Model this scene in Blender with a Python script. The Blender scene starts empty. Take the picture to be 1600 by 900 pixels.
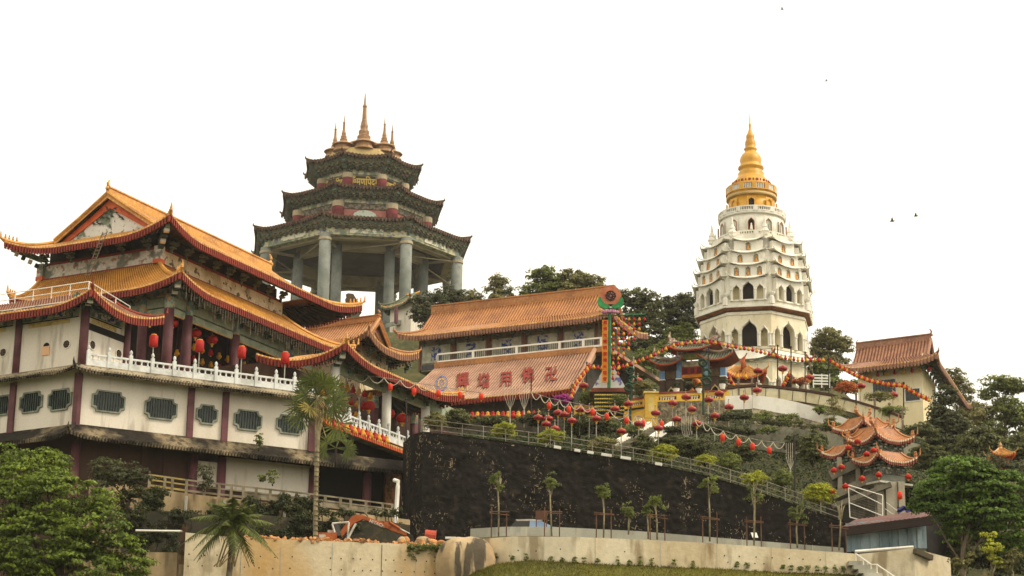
import bpy, math, random
import numpy as np
from mathutils import Vector, Matrix, noise as mnoise
S = bpy.context.scene; COL = S.collection
R = math.radians
random.seed(7); rng = np.random.default_rng(11)

# ---------------------------------------------------------------- camera
FPX, PITCH, ROLL = 3300.0, R(16.2), R(0.69)
CAMZ = 1.6
_F = Vector((0, math.cos(PITCH), math.sin(PITCH))); _R0 = Vector((1, 0, 0)); _U0 = Vector((0, -math.sin(PITCH), math.cos(PITCH)))
_RT = _R0*math.cos(ROLL) + _U0*math.sin(ROLL); _UP = _U0*math.cos(ROLL) - _R0*math.sin(ROLL)
CAMP = Vector((0, 0, CAMZ))
cam = bpy.data.cameras.new('camera'); camo = bpy.data.objects.new('camera', cam); COL.objects.link(camo)
cam.sensor_width = 36; cam.lens = FPX/1600*36; cam.clip_start = 0.5; cam.clip_end = 6000
camo.matrix_world = Matrix(((_RT.x, _UP.x, -_F.x, 0), (_RT.y, _UP.y, -_F.y, 0), (_RT.z, _UP.z, -_F.z, CAMZ), (0, 0, 0, 1)))
S.camera = camo

# ---------------------------------------------------------------- light: bright thin overcast, soft sun from the right
SUN_AZ, SUN_EL = R(104), R(48)          # azimuth right of the view axis, elevation
w = bpy.data.worlds.new('World'); S.world = w; w.use_nodes = True
nt = w.node_tree; nt.nodes.clear()
sky = nt.nodes.new('ShaderNodeTexSky'); sky.sky_type = 'NISHITA'; sky.sun_disc = False
sky.sun_elevation = SUN_EL; sky.sun_rotation = SUN_AZ; sky.air_density = 1.0; sky.dust_density = 6.0; sky.ozone_density = 1.0
hs = nt.nodes.new('ShaderNodeHueSaturation'); hs.inputs['Saturation'].default_value = 0.12
mx = nt.nodes.new('ShaderNodeMix'); mx.data_type = 'RGBA'; mx.inputs['Factor'].default_value = 0.72
mx.inputs['B'].default_value = (11.6, 10.8, 9.0, 1)   # an even layer of thin white cloud over the clear sky
bg = nt.nodes.new('ShaderNodeBackground'); bg.inputs['Strength'].default_value = 0.10
ow = nt.nodes.new('ShaderNodeOutputWorld')
nt.links.new(sky.outputs[0], hs.inputs['Color']); nt.links.new(hs.outputs[0], mx.inputs['A'])
nt.links.new(mx.outputs['Result'], bg.inputs[0]); nt.links.new(bg.outputs[0], ow.inputs[0])
sl = bpy.data.lights.new('sun', 'SUN'); sl.energy = 1.5; sl.angle = R(14); sl.color = (1.0, 0.86, 0.66)
so = bpy.data.objects.new('sun', sl); COL.objects.link(so)
_sd = Vector((math.sin(SUN_AZ)*math.cos(SUN_EL), math.cos(SUN_AZ)*math.cos(SUN_EL), math.sin(SUN_EL)))
so.rotation_euler = _sd.to_track_quat('Z', 'Y').to_euler(); so.location = _sd*200
S.view_settings.view_transform = 'Standard'; S.view_settings.look = 'None'; S.view_settings.gamma = 1.0
S.view_settings.use_curve_mapping = False; S.view_settings.exposure = 0.6
S.cycles.max_bounces = 6; S.cycles.diffuse_bounces = 3; S.cycles.glossy_bounces = 2; S.cycles.transmission_bounces = 3
S.cycles.transparent_max_bounces = 6

# ---------------------------------------------------------------- photo pixel <-> place
def ray(px, py):
    return (_F + _RT*((px-800)/FPX) + _UP*((450-py)/FPX))
def at(px, py, Y):
    d = ray(px, py); return CAMP + d*(Y/d.y)
def pix(P):
    d = P-CAMP; k = d.dot(_F); return (800+FPX*d.dot(_RT)/k, 450-FPX*d.dot(_UP)/k)
def zpx(P, py):                       # height above the plan point P that shows at row py
    x, y = P[0], P[1]; a = 450-py
    # a*(d.F) = f*(d.UP)
    num = a*(x*_F.x+y*_F.y) - FPX*(x*_UP.x+y*_UP.y); den = FPX*_UP.z - a*_F.z
    return num/den + CAMZ
def tpx(P, d, px):                    # distance along d from P that shows at column px
    a = px-800; D = Vector(P)-CAMP; d = Vector(d)
    num = FPX*D.dot(_RT) - a*D.dot(_F); den = a*d.dot(_F) - FPX*d.dot(_RT)
    return num/den
def V2(a): return Vector((a[0], a[1]))
def V3(a, z): return Vector((a[0], a[1], z))
def dirv(deg): return Vector((math.sin(R(deg)), math.cos(R(deg)), 0))   # plan direction, degrees right of the view axis
def lerp(a, b, t): return a+(b-a)*t

# ---------------------------------------------------------------- materials
def lin(h):
    h = h.lstrip('#'); o = []
    for i in (0, 2, 4):
        c = int(h[i:i+2], 16)/255; o.append(c/12.92 if c <= .04045 else ((c+.055)/1.055)**2.4)
    return (*o, 1)
MATS = {}
def mat(name, base, c2=None, scale=1.2, lo=.42, hi=.62, amt=1.0, c3=None, s3=6.0, a3=.5, lo3=.5, hi3=.62, stretch=(1, 1, 1),
        rough=.85, bump=0, bs=8, val=.18, vs=9, spec=.25, metal=0, island=0, transl=0, emit=0):
    if name in MATS: return MATS[name]
    m = bpy.data.materials.new(name); m.use_nodes = True; t = m.node_tree; n = t.nodes; L = t.links; n.clear()
    out = n.new('ShaderNodeOutputMaterial'); b = n.new('ShaderNodeBsdfPrincipled'); L.new(b.outputs[0], out.inputs[0])
    b.inputs['Roughness'].default_value = rough; b.inputs['Specular IOR Level'].default_value = spec; b.inputs['Metallic'].default_value = metal
    g = n.new('ShaderNodeNewGeometry'); mp = n.new('ShaderNodeMapping'); mp.inputs['Scale'].default_value = stretch
    L.new(g.outputs['Position'], mp.inputs[0])
    def noi(sc, det=4, src=None):
        x = n.new('ShaderNodeTexNoise'); x.inputs['Scale'].default_value = sc; x.inputs['Detail'].default_value = det
        L.new(src or mp.outputs[0], x.inputs['Vector']); return x
    def rng_(sock, a, c, to=1.0):
        r = n.new('ShaderNodeMapRange'); r.inputs[1].default_value = a; r.inputs[2].default_value = c; r.inputs[4].default_value = to; r.clamp = True
        L.new(sock, r.inputs[0]); return r.outputs[0]
    def mix(fac, A, B, mode='MIX'):
        x = n.new('ShaderNodeMix'); x.data_type = 'RGBA'; x.blend_type = mode
        for k, v in (('Factor', fac), ('A', A), ('B', B)):
            if isinstance(v, (tuple, float, int)): x.inputs[k].default_value = v
            else: L.new(v, x.inputs[k])
        return x.outputs['Result']
    col = lin(base)
    if c2: col = mix(rng_(noi(scale).outputs[0], lo, hi, amt), col, lin(c2))
    if c3: col = mix(rng_(noi(s3, 5).outputs[0], lo3, hi3, a3), col, lin(c3))
    if val:
        k = n.new('ShaderNodeMapRange'); k.inputs[1].default_value = .25; k.inputs[2].default_value = .75
        k.inputs[3].default_value = 1-val; k.inputs[4].default_value = 1+val
        L.new(noi(vs, 3, g.outputs['Position']).outputs[0], k.inputs[0])
        cc = n.new('ShaderNodeCombineColor')
        for i in range(3): L.new(k.outputs[0], cc.inputs[i])
        col = mix(1.0, col, cc.outputs[0], 'MULTIPLY')
    if island:
        k = n.new('ShaderNodeMapRange'); k.inputs[3].default_value = 1-island; k.inputs[4].default_value = 1+island
        L.new(g.outputs['Random Per Island'], k.inputs[0]); cc = n.new('ShaderNodeCombineColor')
        for i in range(3): L.new(k.outputs[0], cc.inputs[i])
        col = mix(1.0, col, cc.outputs[0], 'MULTIPLY')
    if isinstance(col, tuple): b.inputs['Base Color'].default_value = col
    else: L.new(col, b.inputs['Base Color'])
    if bump:
        bp = n.new('ShaderNodeBump'); bp.inputs['Strength'].default_value = 1.0; bp.inputs['Distance'].default_value = bump
        L.new(noi(bs, 5, g.outputs['Position']).outputs[0], bp.inputs['Height']); L.new(bp.outputs[0], b.inputs['Normal'])
    if transl:
        tr = n.new('ShaderNodeBsdfTranslucent'); ms = n.new('ShaderNodeMixShader'); ms.inputs[0].default_value = transl
        if isinstance(col, tuple): tr.inputs[0].default_value = col
        else: L.new(col, tr.inputs[0])
        L.new(b.outputs[0], ms.inputs[1]); L.new(tr.outputs[0], ms.inputs[2]); L.new(ms.outputs[0], out.inputs[0])
    if emit:
        b.inputs['Emission Strength'].default_value = emit
        if isinstance(col, tuple): b.inputs['Emission Color'].default_value = col
        else: L.new(col, b.inputs['Emission Color'])
    MATS[name] = m; return m

# ---------------------------------------------------------------- mesh building (world coordinates; stored relative to the thing's root)
class MB:
    def __init__(s): s.v = []; s.f = []; s.m = []; s.k = 0
    def add(s, vs, fs):
        o = len(s.v); s.v.extend([tuple(v) for v in vs]); s.f.extend([tuple(i+o for i in f) for f in fs]); s.m.extend([s.k]*len(fs)); return s
    def quad(s, a, b, c, d): return s.add([a, b, c, d], [(0, 1, 2, 3)])
    def poly(s, pts): return s.add(pts, [tuple(range(len(pts)))])
    def hexa(s, b, t):                 # bottom ring, top ring of n points
        n = len(b); fs = [tuple(range(n-1, -1, -1)), tuple(range(n, 2*n))]
        fs += [(i, (i+1) % n, n+(i+1) % n, n+i) for i in range(n)]
        return s.add(list(b)+list(t), fs)
    def prism(s, pts, z0, z1): return s.hexa([V3(p, z0) for p in pts], [V3(p, z1) for p in pts])
    def box(s, c, sx, sy, sz, rz=0, ax=None):     # centre, sizes, plan rotation or axes
        if ax is None: ax = (Vector((math.cos(rz), math.sin(rz), 0)), Vector((-math.sin(rz), math.cos(rz), 0)), Vector((0, 0, 1)))
        c = Vector(c); X, Y, Z = ax[0]*(sx/2), ax[1]*(sy/2), ax[2]*(sz/2)
        return s.hexa([c-X-Y-Z, c+X-Y-Z, c+X+Y-Z, c-X+Y-Z], [c-X-Y+Z, c+X-Y+Z, c+X+Y+Z, c-X+Y+Z])
    def beam(s, a, b, wd, ht, up=Vector((0, 0, 1))):   # box from a to b
        a, b = Vector(a), Vector(b); d = (b-a); L = d.length; d = d/L; sd = d.cross(up).normalized(); u2 = sd.cross(d)
        return s.box((a+b)/2, L, wd, ht, ax=(d, sd, u2))
    def tube(s, path, r, n=6, cap=True):
        path = [Vector(p) for p in path]; rs = r if isinstance(r, (list, tuple)) else [r]*len(path); vs = []
        for i, p in enumerate(path):
            d = (path[min(i+1, len(path)-1)]-path[max(i-1, 0)]).normalized()
            a = Vector((0, 0, 1)) if abs(d.z) < .9 else Vector((1, 0, 0)); x = d.cross(a).normalized(); y = x.cross(d)
            vs += [p+(x*math.cos(2*math.pi*k/n)+y*math.sin(2*math.pi*k/n))*rs[i] for k in range(n)]
        fs = [(i*n+k, i*n+(k+1) % n, (i+1)*n+(k+1) % n, (i+1)*n+k) for i in range(len(path)-1) for k in range(n)]
        if cap: fs += [tuple(range(n-1, -1, -1)), tuple(range((len(path)-1)*n, len(path)*n))]
        return s.add(vs, fs)
    def lathe(s, c, prof, n=16, ph=0):            # prof: (radius, z) from bottom to top
        c = Vector(c); vs = [c+Vector((r*math.cos(ph+2*math.pi*k/n), r*math.sin(ph+2*math.pi*k/n), z)) for r, z in prof for k in range(n)]
        fs = [(i*n+k, i*n+(k+1) % n, (i+1)*n+(k+1) % n, (i+1)*n+k) for i in range(len(prof)-1) for k in range(n)]
        fs += [tuple(range(n-1, -1, -1)), tuple(range((len(prof)-1)*n, len(prof)*n))]
        return s.add(vs, fs)
    def grid(s, fn, nu, nv):
        vs = [fn(i/nu, j/nv) for j in range(nv+1) for i in range(nu+1)]
        return s.add(vs, [(j*(nu+1)+i, j*(nu+1)+i+1, (j+1)*(nu+1)+i+1, (j+1)*(nu+1)+i) for j in range(nv) for i in range(nu)])
    def slab(s, pts, off):                         # planar outline given thickness
        return s.hexa(pts, [Vector(p)+off for p in pts])
    def build(s, name, m, parent=None, smooth=False, loc=None):
        o0 = Vector((0, 0, 0)) if loc is None else Vector(loc)
        if parent is not None: o0 = wloc(parent)
        me = bpy.data.meshes.new(name); me.from_pydata([(v[0]-o0.x, v[1]-o0.y, v[2]-o0.z) for v in s.v], [], s.f)
        for mm in (m if isinstance(m, (list, tuple)) else [m]): me.materials.append(mm)
        if isinstance(m, (list, tuple)): me.polygons.foreach_set('material_index', s.m)
        if smooth: me.polygons.foreach_set('use_smooth', [True]*len(s.f))
        me.update(); o = bpy.data.objects.new(name, me); COL.objects.link(o)
        if parent is not None: o.parent = parent
        else: o.location = o0
        return o
def wloc(o):
    p = Vector((0, 0, 0))
    while o is not None: p += o.location; o = o.parent
    return p
def tag(o, label, cat, group=None, kind=None):
    if label: o['label'] = label
    if cat: o['category'] = cat
    if group: o['group'] = group
    if kind: o['kind'] = kind
    return o
def thing(name, label, cat, loc, group=None):
    o = bpy.data.objects.new(name, None); o.empty_display_size = .3; COL.objects.link(o); o.location = loc; return tag(o, label, cat, group)
def struct(o): o['kind'] = 'structure'; return o
def stuff(o): o['kind'] = 'stuff'; return o
def inst(name, me, parent, P, rz=0, sc=1, ax=None):    # another object on shared mesh data at world point P
    o = bpy.data.objects.new(name, me); COL.objects.link(o)
    if parent is not None: o.parent = parent; o.location = Vector(P)-wloc(parent)
    else: o.location = P
    o.rotation_euler = (0, 0, rz) if not isinstance(rz, tuple) else rz
    o.scale = (sc, sc, sc) if not isinstance(sc, tuple) else sc
    return o
def mesh_of(mb, name, m, smooth=False):
    me = bpy.data.meshes.new(name); me.from_pydata([tuple(v) for v in mb.v], [], mb.f)
    for mm in (m if isinstance(m, (list, tuple)) else [m]): me.materials.append(mm)
    if isinstance(m, (list, tuple)): me.polygons.foreach_set('material_index', mb.m)
    if smooth: me.polygons.foreach_set('use_smooth', [True]*len(mb.f))
    me.update(); return me
def copy_tree(o, P, parent=None, rz=None):
    c = o.copy(); COL.objects.link(c); c.parent = parent
    if P is not None: c.location = P
    if rz is not None: c.rotation_euler = (0, 0, rz)
    for ch in list(o.children): copy_tree(ch, None, c)
    return c
ORD = ['first', 'second', 'third', 'fourth', 'fifth', 'sixth', 'seventh', 'eighth', 'ninth', 'tenth', 'eleventh', 'twelfth', 'thirteenth', 'fourteenth',
       'fifteenth', 'sixteenth', 'seventeenth', 'eighteenth', 'nineteenth', 'twentieth']
def ordn(i):
    if i < 20: return ORD[i]
    T = {2: 'twenty', 3: 'thirty', 4: 'forty', 5: 'fifty', 6: 'sixty'}; t, r = divmod(i+1, 10)
    return T[t]+'-'+ORD[r-1] if r else {2: 'twentieth', 3: 'thirtieth', 4: 'fortieth', 5: 'fiftieth', 6: 'sixtieth'}[t]
def disp(P, a, f, seed=0):
    v = mnoise.noise_vector(Vector(P)*f+Vector((seed, seed*2.3, seed*.7))); return Vector(P)+v*a

# ---------------------------------------------------------------- foliage
def fast_mesh(name, verts, nper, m, parent, loc=None):     # verts: (nfaces*nper, 3) array
    n = len(verts)//nper; o0 = wloc(parent) if parent is not None else Vector(loc)
    v = np.asarray(verts, dtype=np.float32)-np.array(o0, dtype=np.float32)
    me = bpy.data.meshes.new(name); me.vertices.add(len(v)); me.vertices.foreach_set('co', v.ravel())
    me.loops.add(len(v)); me.loops.foreach_set('vertex_index', np.arange(len(v), dtype=np.int32))
    me.polygons.add(n); me.polygons.foreach_set('loop_start', np.arange(0, len(v), nper, dtype=np.int32))
    me.materials.append(m); me.update(calc_edges=True); me.validate()
    o = bpy.data.objects.new(name, me); COL.objects.link(o)
    if parent is not None: o.parent = parent
    else: o.location = o0
    return o
def leaf_verts(pts, nrm, size, jit=.6, asp=.55, droop=.0, sj=.35):
    n = len(pts); d = nrm+rng.normal(0, jit, (n, 3)); d /= np.linalg.norm(d, axis=1, keepdims=True)+1e-9
    a = rng.normal(0, 1, (n, 3)); a[:, 2] -= droop; x = a-(a*d).sum(1, keepdims=True)*d; x /= np.linalg.norm(x, axis=1, keepdims=True)+1e-9
    y = np.cross(d, x); s = size*(1+rng.uniform(-sj, sj, (n, 1)))
    v = np.empty((n, 4, 3)); v[:, 0] = pts-x*s*.5; v[:, 1] = pts+y*s*.5*asp; v[:, 2] = pts+x*s*.5; v[:, 3] = pts-y*s*.5*asp
    v[:, 1] += d*s*.12; v[:, 3] += d*s*.12
    return v.reshape(-1, 3)
def clump_pts(blobs, nclump, per, cr, shell=.55, flat=.7):
    """blobs: (centre, rx, ry, rz); clumps spread through each blob, leaves through each clump"""
    vol = np.array([b[1]*b[2]*b[3] for b in blobs])**.75; pr = vol/vol.sum(); P = []; N = []
    for bi, k in enumerate(rng.multinomial(nclump, pr)):
        c, rx, ry, rz = blobs[bi]; c = np.array(c)
        for _ in range(k):
            u = rng.normal(0, 1, 3); u /= np.linalg.norm(u); rr = shell+(1-shell)*rng.random()
            cc = c+u*np.array((rx, ry, rz))*rr; r = cr*(.6+.8*rng.random())
            q = rng.normal(0, 1, (per, 3)); q /= np.linalg.norm(q, axis=1, keepdims=True); q[:, 2] = np.abs(q[:, 2])*.9-.25
            rad = r*rng.random((per, 1))**.4
            P.append(cc+q*rad*np.array((1, 1, flat))); N.append(q*.8+u*.5+np.array((0, 0, .6)))
    return np.concatenate(P), np.concatenate(N)
def crown(parent, blobs, nclump, per, cr, leaf, m, name='crown', shell=.5, asp=.55, flat=.7, jit=.55, droop=.3):
    P, N = clump_pts(blobs, nclump, per, cr, shell, flat)
    return fast_mesh(name, leaf_verts(P, N, leaf, jit, asp, droop), 4, m, parent)
def trunk(parent, base, top, r0, r1, limbs=(), m=None, name='trunk', bend=.3, n=7):
    b = MB(); base, top = Vector(base), Vector(top); L = (top-base).length
    path = [base.lerp(top, i/6)+Vector((math.sin(i*1.7+base.x), math.cos(i*1.3+base.y), 0))*bend*(0 if i in (0,) else .25) for i in range(7)]
    b.tube(path, [lerp(r0, r1, i/6) for i in range(7)], n)
    for (t, end, r) in limbs:
        p = path[min(6, int(t*6))]; e = Vector(end); mid = p.lerp(e, .5)+Vector((0, 0, -.06*(e-p).length))
        b.tube([p, p.lerp(mid, .6), mid, e], [r, r*.85, r*.65, r*.25], 5)
    return b.build(name, m, parent, True)
def tree(name, label, base, top, blobs, nclump, per, cr, leaf, lm, tm, r0=.3, cat='tree', group=None, shell=.5, limbs=None, asp=.55, flat=.7, bend=.4):
    """base: foot of trunk; top: end of trunk inside the crown"""
    t = thing(name, label, cat, base, group)
    lb = limbs
    if lb is None:
        lb = []
        for i, bl in enumerate(blobs[:9]): lb.append((.35+.5*((i*37) % 10)/10, bl[0], r0*.4))
    trunk(t, base, top, r0, r0*.3, lb, tm, bend=bend)
    crown(t, blobs, nclump, per, cr, leaf, lm, shell=shell, asp=asp, flat=flat); return t
# ---------------------------------------------------------------- palette
PLASTER = mat('old_white_plaster', 'e2d9c8', 'c4b7a0', .35, .5, .75, .8, '8d8270', 1.5, .8, .56, .74, stretch=(1, 1, .16), val=.06)
PLAST2 = mat('cream_plaster', 'efe0b8', 'd9c692', .4, .5, .75, .7, val=.05, c3='b9a57c', s3=2.2, a3=.35, lo3=.58, hi3=.72, stretch=(1, 1, .4))
LEDGE = mat('weathered_ledge', '9c8f76', '4a4132', .55, .46, .66, .85, '221d16', 3.5, .6, .52, .66, rough=.95, bump=.05, bs=4, val=.2)
LEDGE2 = mat('blackened_ledge', '85765c', '241f18', .4, .36, .52, .98, '14110d', 2.5, .7, .48, .62, rough=.95, bump=.06, bs=4, val=.25)
MAROON = mat('maroon_paint', '6a4144', '583336', 1, val=.1, rough=.6)
TILE_O = mat('orange_glazed_tile', 'd0953e', 'a87030', .45, .42, .66, .8, 'e0ae60', 5, .5, .5, .65, rough=.42, spec=.5, val=.15, vs=5)
TILE_T = mat('terracotta_tile', 'b0763c', '8e5a2c', .5, .42, .62, .85, 'c79464', 6, .5, .5, .66, rough=.5, spec=.4, val=.15, vs=5)
TILE_P = mat('pinkish_tile', 'b88f74', '967058', .5, .42, .62, .8, 'bf9f8a', 6, .4, .5, .66, rough=.5, spec=.4, val=.12, vs=5)
TILE_PD = mat('brown_tile_gutter', '5a3826', '4a2c1e', 1.1, val=.15)
TILE_B = mat('brown_tile', '97694e', '774e38', 1.0, .42, .66, .8, 'c4906a', 5, .4, .5, .66, rough=.5, spec=.4, val=.15)
TILE_G = mat('grey_green_tile', '6d7258', '4b4d40', 1.4, .42, .62, .9, '9a8d74', 5, .5, .5, .66, rough=.6, val=.2)
PAN = {'orange_glazed_tile': mat('orange_pan_tile', 'b07428', '905a20', .9, val=.15), 'terracotta_tile': mat('terracotta_pan_tile', '91582c', '744420', 1, val=.15),
       'pinkish_tile': mat('pink_pan_tile', '6a4838', '55372a', 1, val=.15), 'brown_tile': mat('brown_pan_tile', '7a4e36', '623c29', 1, val=.15), 'grey_green_tile': mat('grey_pan_tile', '4b4d40', '3a3b32', 1, val=.15)}  # pan tiles darker than covers, with concave gutter shade put into their colour
RED = mat('vermilion_eave', '8f3726', '6e2a1e', 2.0, .42, .66, .8, val=.15, rough=.55)
ORANGE = mat('orange_red_trim', 'd4693c', 'c2552b', 1.0, val=.1, rough=.6)
GOLDTRIM = mat('pale_gold_trim', 'e0b878', 'c99550', 2.0, val=.15, rough=.5)
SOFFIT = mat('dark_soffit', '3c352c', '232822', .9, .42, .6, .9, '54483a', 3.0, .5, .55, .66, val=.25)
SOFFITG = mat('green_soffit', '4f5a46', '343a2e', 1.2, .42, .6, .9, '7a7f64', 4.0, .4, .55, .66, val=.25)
TEAL = mat('painted_teal', '7d9a86', '4c6b5c', 2.5, .45, .58, .9, 'd4d9c4', 5, .7, .55, .62, val=.15)
BEAM = mat('pale_green_beam', 'a3ab90', '84907a', 1.2, .45, .6, .8, 'c6c5a8', 4, .5, .55, .66, val=.1)
BEAMC = mat('painted_beam', '9fa88e', '5c7a78', 1.6, .48, .56, .9, 'c98f5a', 3.1, .8, .56, .62, val=.2)
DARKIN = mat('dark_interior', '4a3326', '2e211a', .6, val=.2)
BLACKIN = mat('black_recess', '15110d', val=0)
BROWNP = mat('brown_shutter', '4d382b', '39281f', .5, .42, .62, .9, val=.12, stretch=(1, 1, .3))
WHITEST = mat('white_stone_baluster', 'd8dad6', 'b3b4ac', 1.5, .45, .65, .8, val=.08)
GREYST = mat('grey_stone', 'a9ab9e', '7c7f72', .8, .44, .62, .9, '55564c', 2.4, .5, .56, .7, val=.12, stretch=(1, 1, .5))
MURAL = mat('painted_mural', 'cfc9bb', '6f7568', 1.1, .52, .6, .95, 'a06a5c', 2.3, .8, .58, .62, val=.2, vs=4)
MURALW = mat('weathered_mural', 'd4c3a0', 'a5916c', .8, .45, .65, .9, '4a3d2c', 2.2, .9, .57, .63, val=.2)
GOLDP = mat('gold_ink_panel', 'd8c07c', 'b99a54', 3, .45, .6, .8, val=.15)
BLUEP = mat('purple_blue_panel', 'd8d2c8', '4d4a86', 3.4, .46, .52, 1, '8a5a6a', 5, .7, .58, .62, val=.1)
WHITEP = mat('white_paint', 'ece8dc', 'd0c8b4', 1.0, .5, .7, .6, val=.05, rough=.6)
STEEL = mat('galvanised_rail', '9c9484', '746c5e', 3, val=.12, rough=.5, metal=.2)
WIN = mat('dark_window', '0e120f', '1a211d', 1.0, val=.1, rough=.25, spec=.5)
FRAMEG = mat('grey_green_frame', '8c9080', '6f7466', 2, val=.1)
BARG = mat('green_bar', '46524a', '36403a', 2, val=.1)
REDL = mat('red_lantern_cloth', 'c8281c', 'a51c16', 3, .45, .62, .8, val=.1, rough=.5, transl=.25)
REDB = mat('bright_red_lantern', 'f0452c', 'd8331f', 3, .45, .62, .6, val=.08, rough=.5, transl=.3)
DKRED = mat('dark_red_lantern', '9c1d1c', '7c1417', 3, .45, .62, .7, val=.1, rough=.35, spec=.5)
YELL = mat('yellow_lantern', 'e6a82c', 'cc8a1c', 3, .45, .62, .7, val=.1, rough=.5, transl=.25)
GOLDL = mat('gold_tassel', 'd9a545', val=.2)
WIRE = mat('dark_wire', '2c2722', val=0)
POLE = mat('grey_pole', 'b8b4a8', '938d80', 2, val=.1, rough=.5)

# ---------------------------------------------------------------- polygon helpers
def offset_poly(pts, d):              # closed polygon, positive = outward
    pts = [V2(p) for p in pts]; n = len(pts); A = sum(pts[i].x*pts[(i+1) % n].y-pts[(i+1) % n].x*pts[i].y for i in range(n)); sg = 1 if A > 0 else -1; out = []
    for i in range(n):
        a, b, c = pts[i-1], pts[i], pts[(i+1) % n]; e1 = (b-a).normalized(); e2 = (c-b).normalized()
        n1 = Vector((e1.y, -e1.x))*sg; n2 = Vector((e2.y, -e2.x))*sg; m = n1+n2; k = d/max(.25, (1+n1.dot(n2))); out.append(b+m*k)
    return out
def ngon(c, r, n, ph=0): return [Vector((c[0]+r*math.cos(ph+2*math.pi*i/n), c[1]+r*math.sin(ph+2*math.pi*i/n))) for i in range(n)]
def outn(a, b, c):                    # outward plan normal of edge a-b seen from inside point c
    e = (V2(b)-V2(a)).normalized(); n = Vector((e.y, -e.x)); return n if n.dot(V2(a)-V2(c)) > 0 else -n

# ---------------------------------------------------------------- curved tiled roof round a polygon
def corr(mb, fn, L, row, nt, h, lip=0):       # corrugated tile sheet on fn(s, t); s across, t down the slope
    n = max(2, int(L/row)); ss = []
    for i in range(n):
        for a, k in ((0, 0), (.42, 0), (.56, 1), (.86, 1)): ss.append(((i+a)/n, k*h))
    ss.append((1, 0)); ts = []
    for j in range(nt):
        ts.append((j/nt+1e-4, lip if lip and j else 0)); ts.append(((j+1)/nt, 0)) if lip else None
    if not lip: ts.append((1, 0))
    vs = []
    for t, k in ts:
        for s, hh in ss:
            p = fn(s, min(1, t)); vs.append((p.x, p.y, p.z+hh+k))
    W = len(ss); mb.add(vs, [(j*W+i, j*W+i+1, (j+1)*W+i+1, (j+1)*W+i) for j in range(len(ts)-1) for i in range(W-1)])
    for j in range(len(ts)-1): 
        for i in range(0, W-1, 4): mb.m[len(mb.m)-(len(ts)-1)*(W-1)+j*(W-1)+i] = 1
    return mb
def skirt(root, inn, zi, out, zo, sides=None, up=.9, Lc=4.0, ext=.35, row=.26, tm=None, em=None, sm=None, cm=None, drop=.34, tooth=.16, conc=1.5, nt=7,
          hips=None, hr=.13, tiled=True, rowh=.07, lip=0, hm=None, sof=True, ends=True, tip=.5, names=('roof_slope', 'eave_trim', 'soffit', 'hip_ridge'), figures=0):
    n = len(inn); inn = [V2(p) for p in inn]; out = [V2(p) for p in out]; sides = range(n) if sides is None else sides
    tm = tm or TILE_O; em = em or RED; sm = sm or SOFFIT; hm = hm or tm; cm = cm or GOLDTRIM
    ed = [(out[i]-inn[i]).normalized() for i in range(n)]
    def srf(i, s, t, dz=0):
        j = (i+1) % n; L = (out[j]-out[i]).length; dc = min(s, 1-s)*L; c = max(0, 1-dc/min(Lc, L/2))**2
        p = inn[i].lerp(inn[j], s).lerp(out[i].lerp(out[j], s), t)+(ed[i] if s < .5 else ed[j])*ext*c*t
        return Vector((p.x, p.y, zi+(zo-zi)*(1-(1-t)**conc)+up*c*t**1.6+dz))
    for i in sides:
        j = (i+1) % n; L = (out[j]-out[i]).length; b = MB()
        if tiled: corr(b, lambda s, t: srf(i, s, t), L, row, nt, rowh, lip)
        else: b.grid(lambda s, t: srf(i, s, t), max(4, int(L/.5)), nt)
        sl = b.build(names[0], [tm, PAN.get(tm.name, tm)], root)
        b = MB(); nn = max(4, int(L/row)); o = outn(out[i], out[j], (inn[i]+inn[j])/2-(out[i]-inn[i])*9); o3 = Vector((o.x, o.y, 0))
        for k in range(nn):
            a, c = srf(i, k/nn, 1), srf(i, (k+1)/nn, 1); b.k = 0
            b.hexa([a-Vector((0, 0, drop))-o3*.16, c-Vector((0, 0, drop))-o3*.16, c-Vector((0, 0, drop)), a-Vector((0, 0, drop))], [a-o3*.16, c-o3*.16, c-Vector((0, 0, .02)), a-Vector((0, 0, .02))])
            if tooth:
                mid = srf(i, (k+.7)/nn, 1)+o3*.05; e = (c-a).normalized(); wd = (c-a).length
                b.box(mid-Vector((0, 0, (drop+tooth)*.56)), wd*.5, .12, drop+tooth*.8, ax=(e, o3, Vector((0, 0, 1)))); b.k = 1
                b.box(mid-Vector((0, 0, -.02)), wd*.5, .12, .13, ax=(e, o3, Vector((0, 0, 1))))
        b.build(names[1], [em, cm], sl)
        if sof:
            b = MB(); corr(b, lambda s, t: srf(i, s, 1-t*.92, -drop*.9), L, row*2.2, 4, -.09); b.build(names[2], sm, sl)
    for i in (hips if hips is not None else sides):
        b = MB(); path = [srf(i, 0, k/8, hr*.7) for k in range(9)]; d = Vector((ed[i].x, ed[i].y, 0))
        path.append(path[-1]+d*.25+Vector((0, 0, .16))); path.append(path[-1]+d*.05*tip+Vector((0, 0, tip)))
        b.tube(path, [hr]*9+[hr*.7, hr*.18], 6)
        for k in range(figures):
            p = srf(i, 0, .98-.07*k, hr*1.6); b.lathe(p, [(.07, 0), (.09, .12), (.05, .2), (.07, .28), (.01, .36)], 5)
        b.build(names[3], hm, root, False)
    return srf
def tube_ridge(root, pts, r, m, name='ridge', n=6):
    b = MB(); b.tube(pts, r, n); return b.build(name, m, root)
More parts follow.
